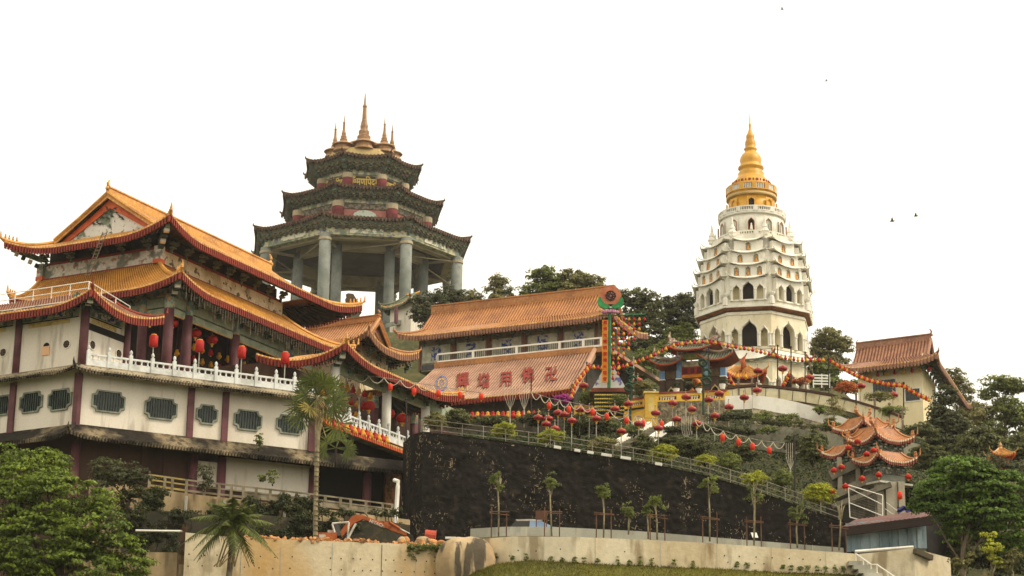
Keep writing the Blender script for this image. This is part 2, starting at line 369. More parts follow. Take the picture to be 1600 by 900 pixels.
def upper_gable(root, c, zj, ra, rb, zr, tm, gm, row=.26, vergem=None, framem=None, ridgem=None, rh=.5, over=.5, sides=(0, 1), gables=(0, 1), conc=.85, rowh=.07, lip=0, nt=8, rw=.3, soff=None):
    """c: junction corners c0,c1,c2,c3 (0-1 and 2-3 are the long sides under the ridge ra-rb); gable 0 = side 3-0 at ra, gable 1 = side 1-2 at rb"""
    c = [V2(p) for p in c]; ra, rb = V2(ra), V2(rb); ax = (rb-ra).normalized()
    A, B = ra-ax*over, rb+ax*over
    longs = [(c[0]-ax*over, c[1]+ax*over, A, B), (c[2]+ax*over, c[3]-ax*over, B, A)]
    for k in sides:
        p, q, r0, r1 = longs[k]
        def f(s, t): 
            e = r0.lerp(r1, s).lerp(p.lerp(q, s), t); return Vector((e.x, e.y, zr+(zj-zr)*(t**conc)))
        b = MB(); corr(b, f, (q-p).length, row, nt, rowh, lip); sl = b.build('upper_roof_slope', [tm, PAN.get(tm.name, tm)], root)
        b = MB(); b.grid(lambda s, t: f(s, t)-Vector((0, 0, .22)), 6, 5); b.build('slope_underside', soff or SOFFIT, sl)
    for k in gables:
        p, q, top = (c[3], c[0], ra) if k == 0 else (c[1], c[2], rb); o = -ax if k == 0 else ax; o3 = Vector((o.x, o.y, 0))
        P, Q, T = V3(p, zj), V3(q, zj), V3(top, zr)
        b = MB(); b.hexa([P, Q, T-Vector((0, 0, .1))], [P-o3*.3, Q-o3*.3, T-o3*.3-Vector((0, 0, .1))]); g = b.build('gable_wall', gm, root)
        def edge(e, inset, t): v = T.lerp(e, t**.97); return v
        if framem:
            b = MB()
            for e in (P, Q):
                d = (e-T).normalized(); nrm = o3.cross(d).normalized(); nrm = nrm if nrm.z < 0 else -nrm
                b.hexa([T+o3*.04, e+o3*.04, e+nrm*.55+o3*.04-d*.3, T+nrm*.62+o3*.04+Vector((0, 0, -.25))], [T+o3*.14, e+o3*.14, e+nrm*.55+o3*.14-d*.3, T+nrm*.62+o3*.14+Vector((0, 0, -.25))])
            b.build('gable_frame', framem, g)
        vm = vergem or tm
        for e in (P, Q):
            b = MB(); s0 = o3*(over-.05); path = [T+s0+Vector((0, 0, .1)), T.lerp(e, .5)+s0+Vector((0, 0, .02)), e+s0+Vector((0, 0, .05))]
            b.tube(path, [.16, .16, .16], 6); b.beam(T+s0-Vector((0, 0, .14)), e+s0-Vector((0, 0, .14)), .1, .28); b.build('verge_ridge', vm, root)
    b = MB(); b.beam(V3(A, zr+rh*.3), V3(B, zr+rh*.3), rw, rh); b.beam(V3(A, zr+rh*.9), V3(B, zr+rh*.9), rw*1.5, rh*.18); b.build('ridge', ridgem or tm, root)
def finial(root, P, ax, h, m, name='ridge_ornament'):      # upturned fish-tail ornament at a ridge end; ax points outwards
    a = Vector((ax[0], ax[1], 0)).normalized(); P = Vector(P); b = MB()
    b.tube([P-a*h*.3, P+Vector((0, 0, h*.25)), P+a*h*.12+Vector((0, 0, h*.6)), P-a*h*.05+Vector((0, 0, h*.9)), P-a*h*.22+Vector((0, 0, h))], [h*.16, h*.2, h*.15, h*.1, h*.03], 6)
    b.box(P+Vector((0, 0, h*.1)), h*.5, h*.3, h*.3, math.atan2(a.y, a.x)); return b.build(name, m, root, True)
# bracket set under an eave, arm pointing along local -y
def _brk():
    b = MB(); b.box((0, 0, -.55), .16, .16, .3); b.k = 1
    b.box((0, -.12, -.34), .5, .34, .1); b.k = 0; b.box((0, -.2, -.2), .22, .5, .12); b.k = 1; b.box((0, -.28, -.08), .72, .4, .09); b.k = 0
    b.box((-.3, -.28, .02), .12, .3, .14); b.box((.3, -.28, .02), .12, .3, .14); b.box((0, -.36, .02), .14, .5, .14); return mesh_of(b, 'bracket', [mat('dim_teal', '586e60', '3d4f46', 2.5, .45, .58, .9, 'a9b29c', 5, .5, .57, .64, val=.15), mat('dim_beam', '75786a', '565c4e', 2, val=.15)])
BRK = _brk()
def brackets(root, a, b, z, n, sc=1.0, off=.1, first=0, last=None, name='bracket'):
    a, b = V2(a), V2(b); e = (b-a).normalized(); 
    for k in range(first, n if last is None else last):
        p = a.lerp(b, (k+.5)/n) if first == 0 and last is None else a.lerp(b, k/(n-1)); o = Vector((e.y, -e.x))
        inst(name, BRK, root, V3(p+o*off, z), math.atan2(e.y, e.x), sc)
def column(root, P, z0, z1, r, m, n=14, cap=None, name='column', base=None):
    b = MB(); b.lathe((P[0], P[1], 0), [(r, z0), (r*.97, z1)], n); o = b.build(name, m, root, False)
    for f in o.data.polygons: f.use_smooth = len(f.vertices) == 4
    if cap:
        cz, cm = cap; b = MB(); b.lathe((P[0], P[1], 0), [(r*1.03, z1-cz), (r*1.03, z1)], n); b.build('column_band', cm, o)
    return o
def wallseg(root, a, b, z0, z1, th, m, name='wall'):     # wall whose outer face runs a-b, thickness inwards (left of a->b)
    a, b = V2(a), V2(b); e = (b-a).normalized(); o = Vector((-e.y, e.x))*th
    mb = MB(); mb.prism([a, b, b+o, a+o], z0, z1); return mb.build(name, m, root)
def onwall(a, b, t, z, off=0):        # point on wall a-b at distance t, off outwards (right of a->b)
    a, b = V2(a), V2(b); e = (b-a).normalized(); p = a+e*t+Vector((e.y, -e.x))*off; return V3(p, z)
def panel(root, a, b, t0, t1, z0, z1, th, m, name='panel', off=.0):
    mb = MB(); e = (V2(b)-V2(a)).normalized(); o = Vector((e.y, -e.x, 0))
    P = [onwall(a, b, t0, z0, off), onwall(a, b, t1, z0, off), onwall(a, b, t1, z1, off), onwall(a, b, t0, z1, off)]
    mb.slab(P, o*th); return mb.build(name, m, root)
def wpx(a, b, px, z):                 # distance along the wall a-b (at height z) that shows at column px
    a, b = V2(a), V2(b); e = (b-a).normalized(); return tpx(V3(a, z), (e.x, e.y, 0), px)
# ---------------------------------------------------------------- lanterns
def _lan(bodym, prof, capm, tas, n=10, ribs=0):
    body = MB(); body.lathe((0, 0, 0), prof, n)
    bm_ = mesh_of(body, 'lantern_body', bodym, True)
    r0, z0 = prof[0]; r1, z1 = prof[-1]
    cap = MB(); cap.lathe((0, 0, 0), [(r1*.9, z1-.01), (r1*.9, z1+.06), (.02, z1+.08), (.02, z1+.2)], 8); cm_ = mesh_of(cap, 'lantern_cap', capm)
    t = MB(); t.lathe((0, 0, 0), [(.02, z0-tas), (r0*.5, z0-tas*.9), (r0*.45, z0-tas*.35), (r0*.9, z0-.05), (r0*.9, z0+.01)], 7); tm_ = mesh_of(t, 'lantern_tassel', GOLDL)
    return (bm_, cm_, tm_)
LROUND = _lan(REDL, [(.16, -.3), (.34, -.22), (.44, 0), (.34, .22), (.16, .3)], GOLDL, .24)
LOVAL = _lan(DKRED, [(.2, -.27), (.42, -.2), (.52, 0), (.42, .2), (.18, .27)], GOLDL, .3, 12)
LBARREL = _lan(REDB, [(.16, -.48), (.3, -.42), (.33, 0), (.3, .42), (.16, .48)], GOLDL, .22)
LSMALLR = _lan(REDL, [(.08, -.22), (.2, -.13), (.22, -.02), (.16, .1), (.12, .15), (.14, .24), (.06, .32)], WIRE, .07, 8)
LSMALLY = _lan(YELL, [(.08, -.22), (.2, -.13), (.22, -.02), (.16, .1), (.12, .15), (.14, .24), (.06, .32)], WIRE, .07, 8)
LPOST = _lan(REDL, [(.24, -.42), (.3, -.36), (.3, .36), (.22, .42)], GOLDL, .05)
def lantern(kind, P, label, group, sc=1.0, name='red_lantern', cat='lantern', rz=0, tassel=True):
    t = thing(name, label, cat, P, group); t.scale = (sc, sc, sc); t.rotation_euler = (0, 0, rz)
    for nm, me in zip(('lantern_body', 'lantern_cap', 'tassel'), kind):
        if nm == 'tassel' and not tassel: continue
        o = bpy.data.objects.new(nm, me); COL.objects.link(o); o.parent = t
    return t
# ================================================================ left temple complex
UA = 27.5; U = dirv(UA); Vd = dirv(UA-90)          # U recedes to the right, Vd recedes to the left
U2, Vd2 = V2(U), V2(Vd)
# ---- podium building: white storey between two weathered ledges
RB, LB = dirv(62.4), dirv(-60.1)
W0 = at(121, 620, 131); W0z = V2(W0)
W1 = W0z+V2(RB)*tpx(W0, RB, 491); W1b = W0z+V2(RB)*tpx(W0, RB, 640)
WL = W0z+V2(LB)*tpx(W0, LB, -70)
W2 = W1+V2(dirv(-22))*18; W3 = WL+U2*25
zl2 = zpx(W0, 569); zw1 = zpx(W0, 586); zw0 = zpx(W0, 664); zl3 = zpx(W0, 690); zlow = zpx(W0, 800)
pod = thing('podium_building', 'cream podium storey with barred windows and maroon posts below the big hall', 'building', V3(W0z, zlow))
POLY = [W0z, W1, W2, W3, WL]
b = MB(); b.prism(POLY, zw0-.1, zw1+.5); b.build('wall', PLASTER, pod)
b = MB(); b.prism(offset_poly(POLY, .25), zl2-.32, zl2-.05); b.build('terrace_floor', LEDGE, pod)
# ledges
skirt(pod, offset_poly(POLY, .15), zl2-.06, offset_poly(POLY, 1.05), zw1+.12, sides=(0, 4), up=.18, Lc=1.6, ext=.25, row=.2, tm=LEDGE, em=LEDGE2, sm=SOFFIT, cm=LEDGE, drop=.07, tooth=.13, conc=1.15, nt=4, hips=(0,), hr=.1, tiled=False, hm=LEDGE2, tip=.25, names=('ledge', 'dentils', 'soffit', 'ledge_ridge'))
POLYB = [W0z, W1b, W1b+U2*18, W3, WL]
skirt(pod, offset_poly(POLYB, .02), zw0+.08, offset_poly(POLYB, 1.25), zl3+.12, sides=(0, 4), up=.22, Lc=1.8, ext=.25, row=.2, tm=LEDGE2, em=LEDGE2, sm=SOFFIT, cm=LEDGE2, drop=.07, tooth=.13, conc=1.15, nt=4, hips=(0,), hr=.12, tiled=False, hm=LEDGE2, tip=.3, names=('ledge', 'dentils', 'soffit', 'ledge_ridge'))
# deck of the lower storey behind the ledge
b = MB(); b.prism(offset_poly(POLYB, -.05), zw0-.25, zw0+.02); b.build('lower_roof_deck', LEDGE2, pod)
# maroon posts
def post_on(a, bb, px, zA, zB, wd=.42, name='post', m=MAROON, off=-.12, th=.3):
    t = wpx(a, bb, px, (zA+zB)/2); return panel(pod, a, bb, t-wd/2, t+wd/2, zA, zB, th, m, name, off)
for px in (297, 351): post_on(W0z, W1, px, zw0-.02, zw1+.06)
post_on(W0z, W1, 487, zw0-.02, zw1+.06, .5)
b = MB(); b.lathe((W0z.x, W0z.y, 0), [(.27, zw0-.05), (.27, zw1+.1)], 10); b.build('post', MAROON, pod)
for px in (20, -48): post_on(WL, W0z, px, zw0-.02, zw1+.06, .46)
# barred windows with notched frames
def oct_outline(w, h, n):
    return [(-w/2+n, -h/2), (w/2-n, -h/2), (w/2-n*.78, -h/2+n*.78), (w/2, -h/2+n), (w/2, h/2-n), (w/2-n*.78, h/2-n*.78), (w/2-n, h/2), (-w/2+n, h/2), (-w/2+n*.78, h/2-n*.78), (-w/2, h/2-n), (-w/2, -h/2+n), (-w/2+n*.78, -h/2+n*.78)]
BARME = None
def barred_window(a, bb, px, py, wpx_, hpx, nb, lab=None):
    global BARME
    t = wpx(a, bb, px, (zw0+zw1)/2); e = (V2(bb)-V2(a)).normalized(); e3 = Vector((e.x, e.y, 0)); o = Vector((e.y, -e.x, 0))
    c0 = onwall(a, bb, t, 0); zc = zpx(c0, py); c = V3(c0, zc); w = abs(wpx(a, bb, px+wpx_/2, zc)-wpx(a, bb, px-wpx_/2, zc)); h = abs(zpx(c0, py-hpx/2)-zpx(c0, py+hpx/2)); nn = .3
    def ring(W, H, N, d): return [c+e3*x+Vector((0, 0, z))+o*d for x, z in oct_outline(W, H, N)]
    b = MB(); A, B = ring(w, h, nn, .12), ring(w-.2, h-.2, nn, .12); A0, B0 = ring(w, h, nn, -.05), ring(w-.2, h-.2, nn, -.05); N = 12
    b.add(A+B+A0+B0, [(i, (i+1) % N, N+(i+1) % N, N+i) for i in range(N)]+[(i, 2*N+i, 2*N+(i+1) % N, (i+1) % N) for i in range(N)]+[(N+i, N+(i+1) % N, 3*N+(i+1) % N, 3*N+i) for i in range(N)])
    f = b.build('window_frame', FRAMEG, pod)
    b = MB(); b.poly(ring(w-.12, h-.12, nn, .012)); b.build('pane', WIN, f)
    if BARME is None:
        q = MB(); q.box((0, 0, 0), .07, .05, 1); BARME = mesh_of(q, 'bar', BARG)
    for k in range(nb):
        x = (-.5+(k+.5)/nb)*(w-.26); hh = h-.24-(.3 if k in (0, nb-1) else 0)
        inst('bar', BARME, f, c+e3*x+o*.05, math.atan2(e.y, e.x), (1, 1, hh))
for px, py, ww, hh, nb in ((169, 628, 52, 34, 11), (251, 639, 51, 34, 11), (323, 648, 34, 31, 7), (387, 657, 44, 32, 9), (453, 664, 44, 30, 9)):
    barred_window(W0z, W1, px, py, ww, hh, nb)
for px, py, ww, hh, nb in ((94, 625, 37, 34, 9), (49, 629, 36, 33, 9), (3, 634, 34, 32, 9)): barred_window(WL, W0z, px, py, ww, hh, nb)
# lower dark storey
PI_ = offset_poly(POLYB, -.7)
b = MB(); b.prism(PI_, zlow-9, zw0-.2); b.build('lower_wall', BROWNP, pod)
def lowpanel(a, bb, p0, p1, y0, y1, m, name, off=.5, th=.1):
    z = zl3-1; t0, t1 = wpx(a, bb, p0, z), wpx(a, bb, p1, z); c = onwall(a, bb, (t0+t1)/2, 0); return panel(pod, a, bb, t0, t1, zpx(c, y1), zpx(c, y0), th, m, name, off)
PA, PB = PI_[0], PI_[1]; PL = PI_[4]
for px in (115, 299, 343, 486, 570): 
    t = wpx(PA, PB, px, zl3-1); P = onwall(PA, PB, t, 0, .35); column(pod, P, zlow-1.5, zl3+.1, .3, MAROON, 10, name='lower_post')
for i, (p0, p1) in enumerate(((124, 150), (152, 184), (186, 218), (220, 252), (254, 288))): lowpanel(PA, PB, p0, p1, 690, 752, BROWNP, 'shutter', .06, .06)
lowpanel(PA, PB, 345, 482, 722, 772, PLASTER, 'lower_white_wall', .1, .1)
lowpanel(PA, PB, 302, 340, 722, 760, PLASTER, 'lower_white_wall', .1, .1)
lowpanel(PA, PB, 493, 566, 722, 790, BLACKIN, 'dark_opening', .02, .05); lowpanel(PA, PB, 578, 598, 722, 790, BLACKIN, 'dark_opening', .02, .05)
BRICK = mat('old_brick', '8a6038', '5c4028', 3, .45, .6, .8, '3c3226', 6, .6, .5, .6, val=.25)
lowpanel(PA, PB, 600, 622, 735, 800, BRICK, 'brick_pier', .05, .25)
# terrace balustrade on the upper ledge
def balustrade(root, a, bb, ts, z, ph, rail, m, pw=.2, knob=True, holes=True, pn='baluster_post'):
    e = (V2(bb)-V2(a)).normalized(); e3 = Vector((e.x, e.y, 0)); rz = math.atan2(e.y, e.x); o = Vector((e.y, -e.x, 0))
    q = MB(); q.box((0, 0, ph/2), pw, pw, ph)
    if knob: q.lathe((0, 0, ph), [(pw*.42, 0), (pw*.3, .05), (pw*.5, .14), (pw*.45, .26), (pw*.1, .36)], 6)
    me = mesh_of(q, pn, m)
    for t in ts: inst(pn, me, root, onwall(a, bb, t, z), rz)
    for t0, t1 in zip(ts[:-1], ts[1:]):
        q = MB(); A, B = onwall(a, bb, t0+pw/2, z), onwall(a, bb, t1-pw/2, z); L = (B-A).length
        up = Vector((0, 0, 1))
        q.beam(A+up*rail*.93, B+up*rail*.93, .13, rail*.14); q.beam(A+up*rail*.28, B+up*rail*.28, .1, rail*.56)
        if holes:
            for k in range(3):
                p = A.lerp(B, (k+.5)/3)+up*rail*.71; q.lathe(p-up*rail*.16, [(.1, 0), (.05, rail*.1), (.05, rail*.2), (.1, rail*.32)], 5)
        q.build('balustrade_panel', m, root)
bal = thing('terrace_balustrade', 'white carved stone balustrade along the terrace edge before the big hall columns', 'balustrade', V3(W0z, zl2))
ba, bb_ = W0z+V2(RB)*.35, W1
ts = [wpx(ba, bb_, px, zl2+.4) for px in (138, 170, 204, 238, 272, 304, 337, 369, 400, 431, 460, 489)]
balustrade(bal, ba, bb_, ts, zl2-.06, 1.05, .85, WHITEST, .22)
bal2_a, bal2_b = W1, W1+U2*14

# ---- corner pavilion (kiosk)
K0 = V2(at(131, 540, 132.3)); KD = 4.6; KW = 26
zk0 = zl2-.05
ktop = zpx(K0, 488); kbeam2 = zpx(K0, 502)
kio = thing('corner_pavilion', 'low white-walled corner pavilion with round windows and red-eaved roof', 'building', V3(K0, zk0))
K = [K0, K0+U2*KD, K0+U2*KD+Vd2*KW, K0+Vd2*KW]
zks = zpx(K0, 470)
wallseg(kio, K[3], K[0], zk0, zks+.2, .3, PLASTER); wallseg(kio, K[0], K[1], zk0, zks+.2, .3, PLASTER)
b = MB(); b.prism(offset_poly(K, -.35), zk0, zks+.3); b.build('core', DARKIN, kio)
for px in (131, 28, -50):
    t = wpx(K[3], K[0], px, zk0+2); P = onwall(K[3], K[0], t, 0, .02); column(kio, P, zk0-.02, zks, .3 if px == 131 else .27, MAROON, 12)
t = wpx(K[0], K[1], 196, zk0+2); column(kio, onwall(K[0], K[1], t, 0, .02), zk0, zks, .27, MAROON, 12)
# painted frieze bands
def zat(P, py): return zpx(P, py)
def frieze(a, bb, px0, px1, yo, specs, root):
    for (d0, d1, m, nm, f0, f1, th) in specs:
        t0, t1 = wpx(a, bb, px0, zks), wpx(a, bb, px1, zks); L = t1-t0; panel(root, a, bb, t0+L*f0, t0+L*f1, zks-d1, zks-d0, th, m, nm, .0)
spec = ((-.1, .38, SOFFIT, 'frieze_board', 0, 1, .05), (.4, .9, BEAMC, 'painted_beam', 0, 1, .06), (.5, .84, BLUEP, 'painted_panel', .22, .78, .085), (.94, 1.02, BLACKIN, 'shadow_line', 0, 1, .03), (1.04, 1.34, GOLDP, 'gold_text_panel', .15, .85, .05))
frieze(K[3], K[0], 34, 125, 0, spec, kio); frieze(K[3], K[0], -45, 22, 0, spec, kio); frieze(K[0], K[1], 137, 191, 0, spec, kio)
t0, t1 = wpx(K[0], K[1], 137, zk0+2), wpx(K[0], K[1], 192, zk0+2); panel(kio, K[0], K[1], t0, t1, zks-1.85, zks-1.4, .05, BLACKIN, 'louvre_grille', .0)
def round_window(a, bb, px, py, r):
    t = wpx(a, bb, px, zk0+1.5); c0 = onwall(a, bb, t, 0, 0); c = onwall(a, bb, t, zpx(c0, py), .015); e = (V2(bb)-V2(a)).normalized(); e3 = Vector((e.x, e.y, 0)); o = Vector((e.y, -e.x, 0)); Z = Vector((0, 0, 1))
    b = MB(); N = 20; A = [c+(e3*math.cos(6.2832*k/N)+Z*math.sin(6.2832*k/N))*r for k in range(N)]; B = [c+(p-c)*1.18 for p in A]
    b.add([p+o*.06 for p in A]+[p+o*.06 for p in B]+[p-o*.05 for p in B], [(i, (i+1) % N, N+(i+1) % N, N+i) for i in range(N)]+[(N+i, N+(i+1) % N, 2*N+(i+1) % N, 2*N+i) for i in range(N)])
    f = b.build('round_window', WHITEP, kio); b = MB(); b.poly(A); b.build('pane', WIN, f)
    b = MB()
    for k in range(8):
        d = e3*math.cos(math.pi*k/4)+Z*math.sin(math.pi*k/4); b.beam(c+o*.03+d*r*.2, c+o*.03+d*r*.98, .05, .05, o)
    b.tube([c+o*.03+(e3*math.cos(k*.5236)+Z*math.sin(k*.5236))*r*.28 for k in range(13)], .03, 4); b.build('spokes', mat('brown_lattice', '5f4a3c', val=.1), f)
round_window(K[3], K[0], 104, 538, .26); round_window(K[3], K[0], 5, 551, .26)
round_window(K[0], K[1], 143, 539, .28); round_window(K[0], K[1], 184, 553, .28)
# boarded arch window
t = wpx(K[3], K[0], 72, zk0+1.5); c0 = onwall(K[3], K[0], t, 0); zc = zpx(c0, 546)
panel(kio, K[3], K[0], t-.3, t+.3, zc-.4, zc+.2, .06, mat('peach_board', 'e6b68c', val=.06), 'board', .01)
b = MB(); e3 = (K[0]-K[3]).normalized(); b.poly([onwall(K[3], K[0], t, zc+.2, .02)+Vector((e3.x*math.cos(k*math.pi/8), e3.y*math.cos(k*math.pi/8), math.sin(k*math.pi/8)))*.26 for k in range(9)]); b.build('arch_recess', BLACKIN, kio)
# roof of the kiosk
KE = [K0-U2*1.55-Vd2*1.6, K[1]+U2*1.0-Vd2*1.6, K[2]+U2*1.0, K[3]-U2*1.55]
cpk = zpx(KE[0], 452); upk = .75; zke = cpk-upk-.05
KI = [K0+U2*1.5+Vd2*1.2, K[1]-U2*.4+Vd2*1.2, K[2]-U2*.4, K[3]+U2*1.5]
skirt(kio, KI, zke+1.75, KE, zke, sides=(3, 0), up=upk, Lc=3.6, ext=.3, row=.24, tm=TILE_B, hips=(0, 1), hr=.13, nt=7, lip=.02, hm=RED, tip=.45)
skb = [(K[3], K[0], (16, 72, 118)), (K[0], K[1], (150, 180))]
for a, bq, pxs in skb:
    e = (V2(bq)-V2(a)).normalized()
    for px in pxs: inst('bracket', BRK, kio, onwall(a, bq, wpx(a, bq, px, zks), zks-.3, .35), math.atan2(e.y, e.x), 1.05)
def corner_beam(root, P0, P1, wd=.3):
    b = MB(); b.k = 0; P0, P1 = Vector(P0), Vector(P1); b.beam(P0, P1, wd, .34); d = P1-P0
    for k in range(4):
        b.k = 1 if k % 2 else 2; b.beam(P0+d*(.12+.22*k)-Vector((0, 0, .25+.1*(3-k))), P0+d*(.24+.22*k)-Vector((0, 0, .25+.1*(3-k))), wd*1.25, .24)
    return b.build('corner_bracket', [TEAL, WHITEP, BARG], root)
corner_beam(kio, V3(K0, zks+.25), V3(KE[0].lerp(K0, .1), zke+upk-.45))
for k in (-1, 1): inst('bracket', BRK, kio, V3(K0, zks+.2)-U*.3*(k > 0)-Vd*.3*(k < 0), R(62.5) if k < 0 else R(-27.5), 1.2)
# handrail on the kiosk roof
rail = thing('roof_handrail', 'thin white pipe handrail running along the corner pavilion roof', 'railing', V3(KI[0], zke+1.5))
ra0 = KI[3]-U2*.2; ra1 = KI[0]-U2*.2-Vd2*.2; ra2 = KI[1]-Vd2*.25+U2*1.5; zr = zpx(ra1, 458)
path = [(V3(ra0, zr), V3(ra1, zr)), (V3(ra1, zr), V3(ra2, zr-.6))]
for (p, q) in path:
    for dz in (0, .45, .9):
        if dz < .9: bb = MB(); bb.tube([p+Vector((0, 0, dz+.35)), q+Vector((0, 0, dz+.35))], .035, 5); bb.build('rail', WHITEP, rail)
    L = (q-p).length; nn = int(L/1.55)
    for k in range(nn+1): bb = MB(); pp = p.lerp(q, 1-k*1.55/L); bb.tube([pp-Vector((0, 0, .35)), pp+Vector((0, 0, .8))], .035, 5); bb.build('rail_post', WHITEP, rail)

# ---- the big hall
H0 = K0+U2*tpx(V3(K0, zk0+3), U, 264); zh0 = zk0
zc1 = zpx(H0, 462)                                   # top of columns
HW = 10.5; HL = wpx(H0, H0+U2, 490, zc1)
hall = thing('temple_hall', 'large hall with two tiers of orange tiled roofs, red curved eaves and painted gable', 'temple', V3(H0, zh0))
H = [H0, H0+U2*HL, H0+U2*HL+Vd2*HW, H0+Vd2*HW]
for px in (264, 293, 367, 447):
    t = wpx(H[0], H[1], px, zc1-1.5); P = onwall(H[0], H[1], t, 0); column(hall, P, zh0, zc1, .36, MAROON, 14, cap=(1.0, BEAMC))
for dv in (2.4,): column(hall, V3(H0+Vd2*dv, 0), zh0, zc1, .34, MAROON, 12, cap=(1.7, BEAMC))
for px in (330, 405, 460):                          # inner row
    t = wpx(H[0], H[1], px, zc1-1.5); P = onwall(H[0], H[1], t, 0, -2.6); column(hall, P, zh0, zc1, .3, MAROON, 10, name='inner_column')
HI = offset_poly(H, -3.6)
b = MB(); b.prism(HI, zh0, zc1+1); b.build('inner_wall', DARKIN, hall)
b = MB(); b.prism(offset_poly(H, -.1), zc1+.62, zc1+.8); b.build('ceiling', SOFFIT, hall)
cols = [wpx(H[0], H[1], px, zc1-.5) for px in (264, 293, 367, 447)]+[HL]
for t0, t1 in zip(cols[:-1], cols[1:]):
    panel(hall, H[0], H[1], t0+.3, t1-.3, zc1-.75, zc1-.1, .2, BEAM, 'beam', -.12); panel(hall, H[0], H[1], t0+.3, t1-.3, zc1-1.28, zc1-.84, .18, BEAM, 'beam', -.12)
    panel(hall, H[0], H[1], t0+.05, t1-.05, zc1-.02, zc1+.6, .16, BEAMC, 'painted_beam', -.12)
    panel(hall, H[0], H[1], t0+.36, t1-.36, zc1-1.36, zc1-1.29, .14, GOLDTRIM, 'beam_edge', -.1)
for t0, t1 in ((0, 2.4), (2.4, 5.0), (5, HW)):
    a_, b_ = H0+Vd2*HW, H0; q0, q1 = HW-t1, HW-t0
    panel(hall, a_, b_, q0+.3, q1-.3, zc1-.75, zc1-.1, .2, BEAM, 'beam', -.12); panel(hall, a_, b_, q0+.3, q1-.3, zc1-1.4, zc1-.84, .18, BEAM, 'beam', -.12); panel(hall, a_, b_, q0+.05, q1-.05, zc1-.02, zc1+.6, .16, BEAMC, 'painted_beam', -.12)
# lower roof
HE = offset_poly(H, 2.05); up2 = .68; ze2 = zpx(HE[0], 425)-up2-.05
UW = [H0+U2*1.5+Vd2*2.5, H[1]-U2*.8+Vd2*2.5, H[2]-U2*.8-Vd2*.4, H[3]+U2*1.5-Vd2*.4]
UW[3] = UW[0]+Vd2*wpx(UW[0], UW[0]+Vd2, 66, zc1+4); UW[2] = UW[1]+(UW[3]-UW[0])
zu0 = zpx(UW[0], 411)
skirt(hall, UW, zu0, HE, ze2, sides=(3, 0, 1), up=up2, Lc=4.2, ext=.3, row=.24, tm=TILE_O, hips=(0, 1, 3), hr=.16, nt=10, lip=.03, tip=.5, figures=3)
corner_beam(hall, V3(H0, zc1+.5), V3(HE[0].lerp(H0, .12), ze2+up2-.5))
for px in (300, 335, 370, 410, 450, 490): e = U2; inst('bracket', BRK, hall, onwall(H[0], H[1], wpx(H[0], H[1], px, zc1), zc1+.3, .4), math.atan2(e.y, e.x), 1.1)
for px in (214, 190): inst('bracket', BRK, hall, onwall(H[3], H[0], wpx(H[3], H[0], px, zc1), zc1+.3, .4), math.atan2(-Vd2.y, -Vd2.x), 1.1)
b = MB()
for k in range(70):
    p = HE[0].lerp(HE[1], (k+.6)/71); z = ze2+up2*max(0, 1-min(k/71, 1-k/71)*(HE[1]-HE[0]).length/4.2)**2-.45; L_ = random.uniform(.35, 1.3); b.tube([V3(p-Vd2*.02, z), V3(p-Vd2*.02, z-L_)], .009, 3)
stuff(b.build('hanging_light_cords', mat('faint_cord', 'b5a58c', val=.1), hall))
# upper storey
zu1 = zpx(UW[0], 386)
wallseg(hall, UW[3], UW[0], zu0-.3, zu1, .3, MURAL, 'upper_wall'); wallseg(hall, UW[0], UW[1], zu0-.3, zu1, .3, MURALW, 'upper_wall')
b = MB(); b.prism(offset_poly(UW, -.35), zu0-.3, zu1+1.0); b.build('upper_core', SOFFIT, hall)
for i, P in enumerate((UW[0], UW[3])): 
    b = MB(); b.box(V3(P, (zu0+zu1)/2), .55, .55, zu1-zu0+.1, R(62.5)); b.build('corner_pier', MURAL, hall); b = MB(); b.box(V3(P, zu0+.1), .62, .62, .3, R(62.5)); b.build('pier_foot', ORANGE, hall)
for (a_, b_) in ((UW[3], UW[0]), (UW[0], UW[1])):
    L = (b_-a_).length; panel(hall, a_, b_, .3, L-.3, zu1-.12, zu1+.05, .06, RED, 'wall_cap', .02); panel(hall, a_, b_, .3, L-.3, zu0-.02, zu0+.08, .05, RED, 'wall_foot', .02)
UE = offset_poly(UW, 2.1); UE[0] = UW[0]-U2*2.0-Vd2*2.2; up1 = .95; ze1 = zpx(UE[0], 335)-up1-.1
UE[3] = UE[0]+Vd2*wpx(UE[0], UE[0]+Vd2, 14, ze1+up1); tE = wpx(UE[0], UE[0]+U2, 558, ze1+up1); UE[1] = UE[0]+U2*tE; UE[2] = UE[3]+U2*tE
UJ = [UE[0]+U2*2.4+Vd2*2.6, UE[1]-U2*2.4+Vd2*2.6, UE[2]-U2*2.4-Vd2*2.6, UE[3]+U2*2.4-Vd2*2.6]; zj = ze1+1.2
skirt(hall, UJ, zj, UE, ze1, sides=(3, 0, 1), up=up1, Lc=4.4, ext=.35, row=.24, tm=TILE_O, hips=(0, 1, 3), hr=.17, nt=6, lip=.03, tip=.5, figures=4)
ra = (UJ[0]+UJ[3])/2+U2*.1; rb = (UJ[1]+UJ[2])/2-U2*.1; zrd = zpx(ra-U2*.5, 303)
MURALG = mat('crane_mural', 'd9d6cc', '77806c', .7, .54, .6, 1, '4e5645', 2.6, .9, .58, .62, val=.1)
upper_gable(hall, UJ, zj, ra, rb, zrd, TILE_O, MURALG, row=.24, framem=ORANGE, over=.55, gables=(0,), lip=.03, rh=.55, conc=.9)
finial(hall, V3(ra-U2*.5, zrd+.35), -U2, .75, GOLDTRIM); finial(hall, V3(rb+U2*.5, zrd+.4), U2, .9, GOLDTRIM)
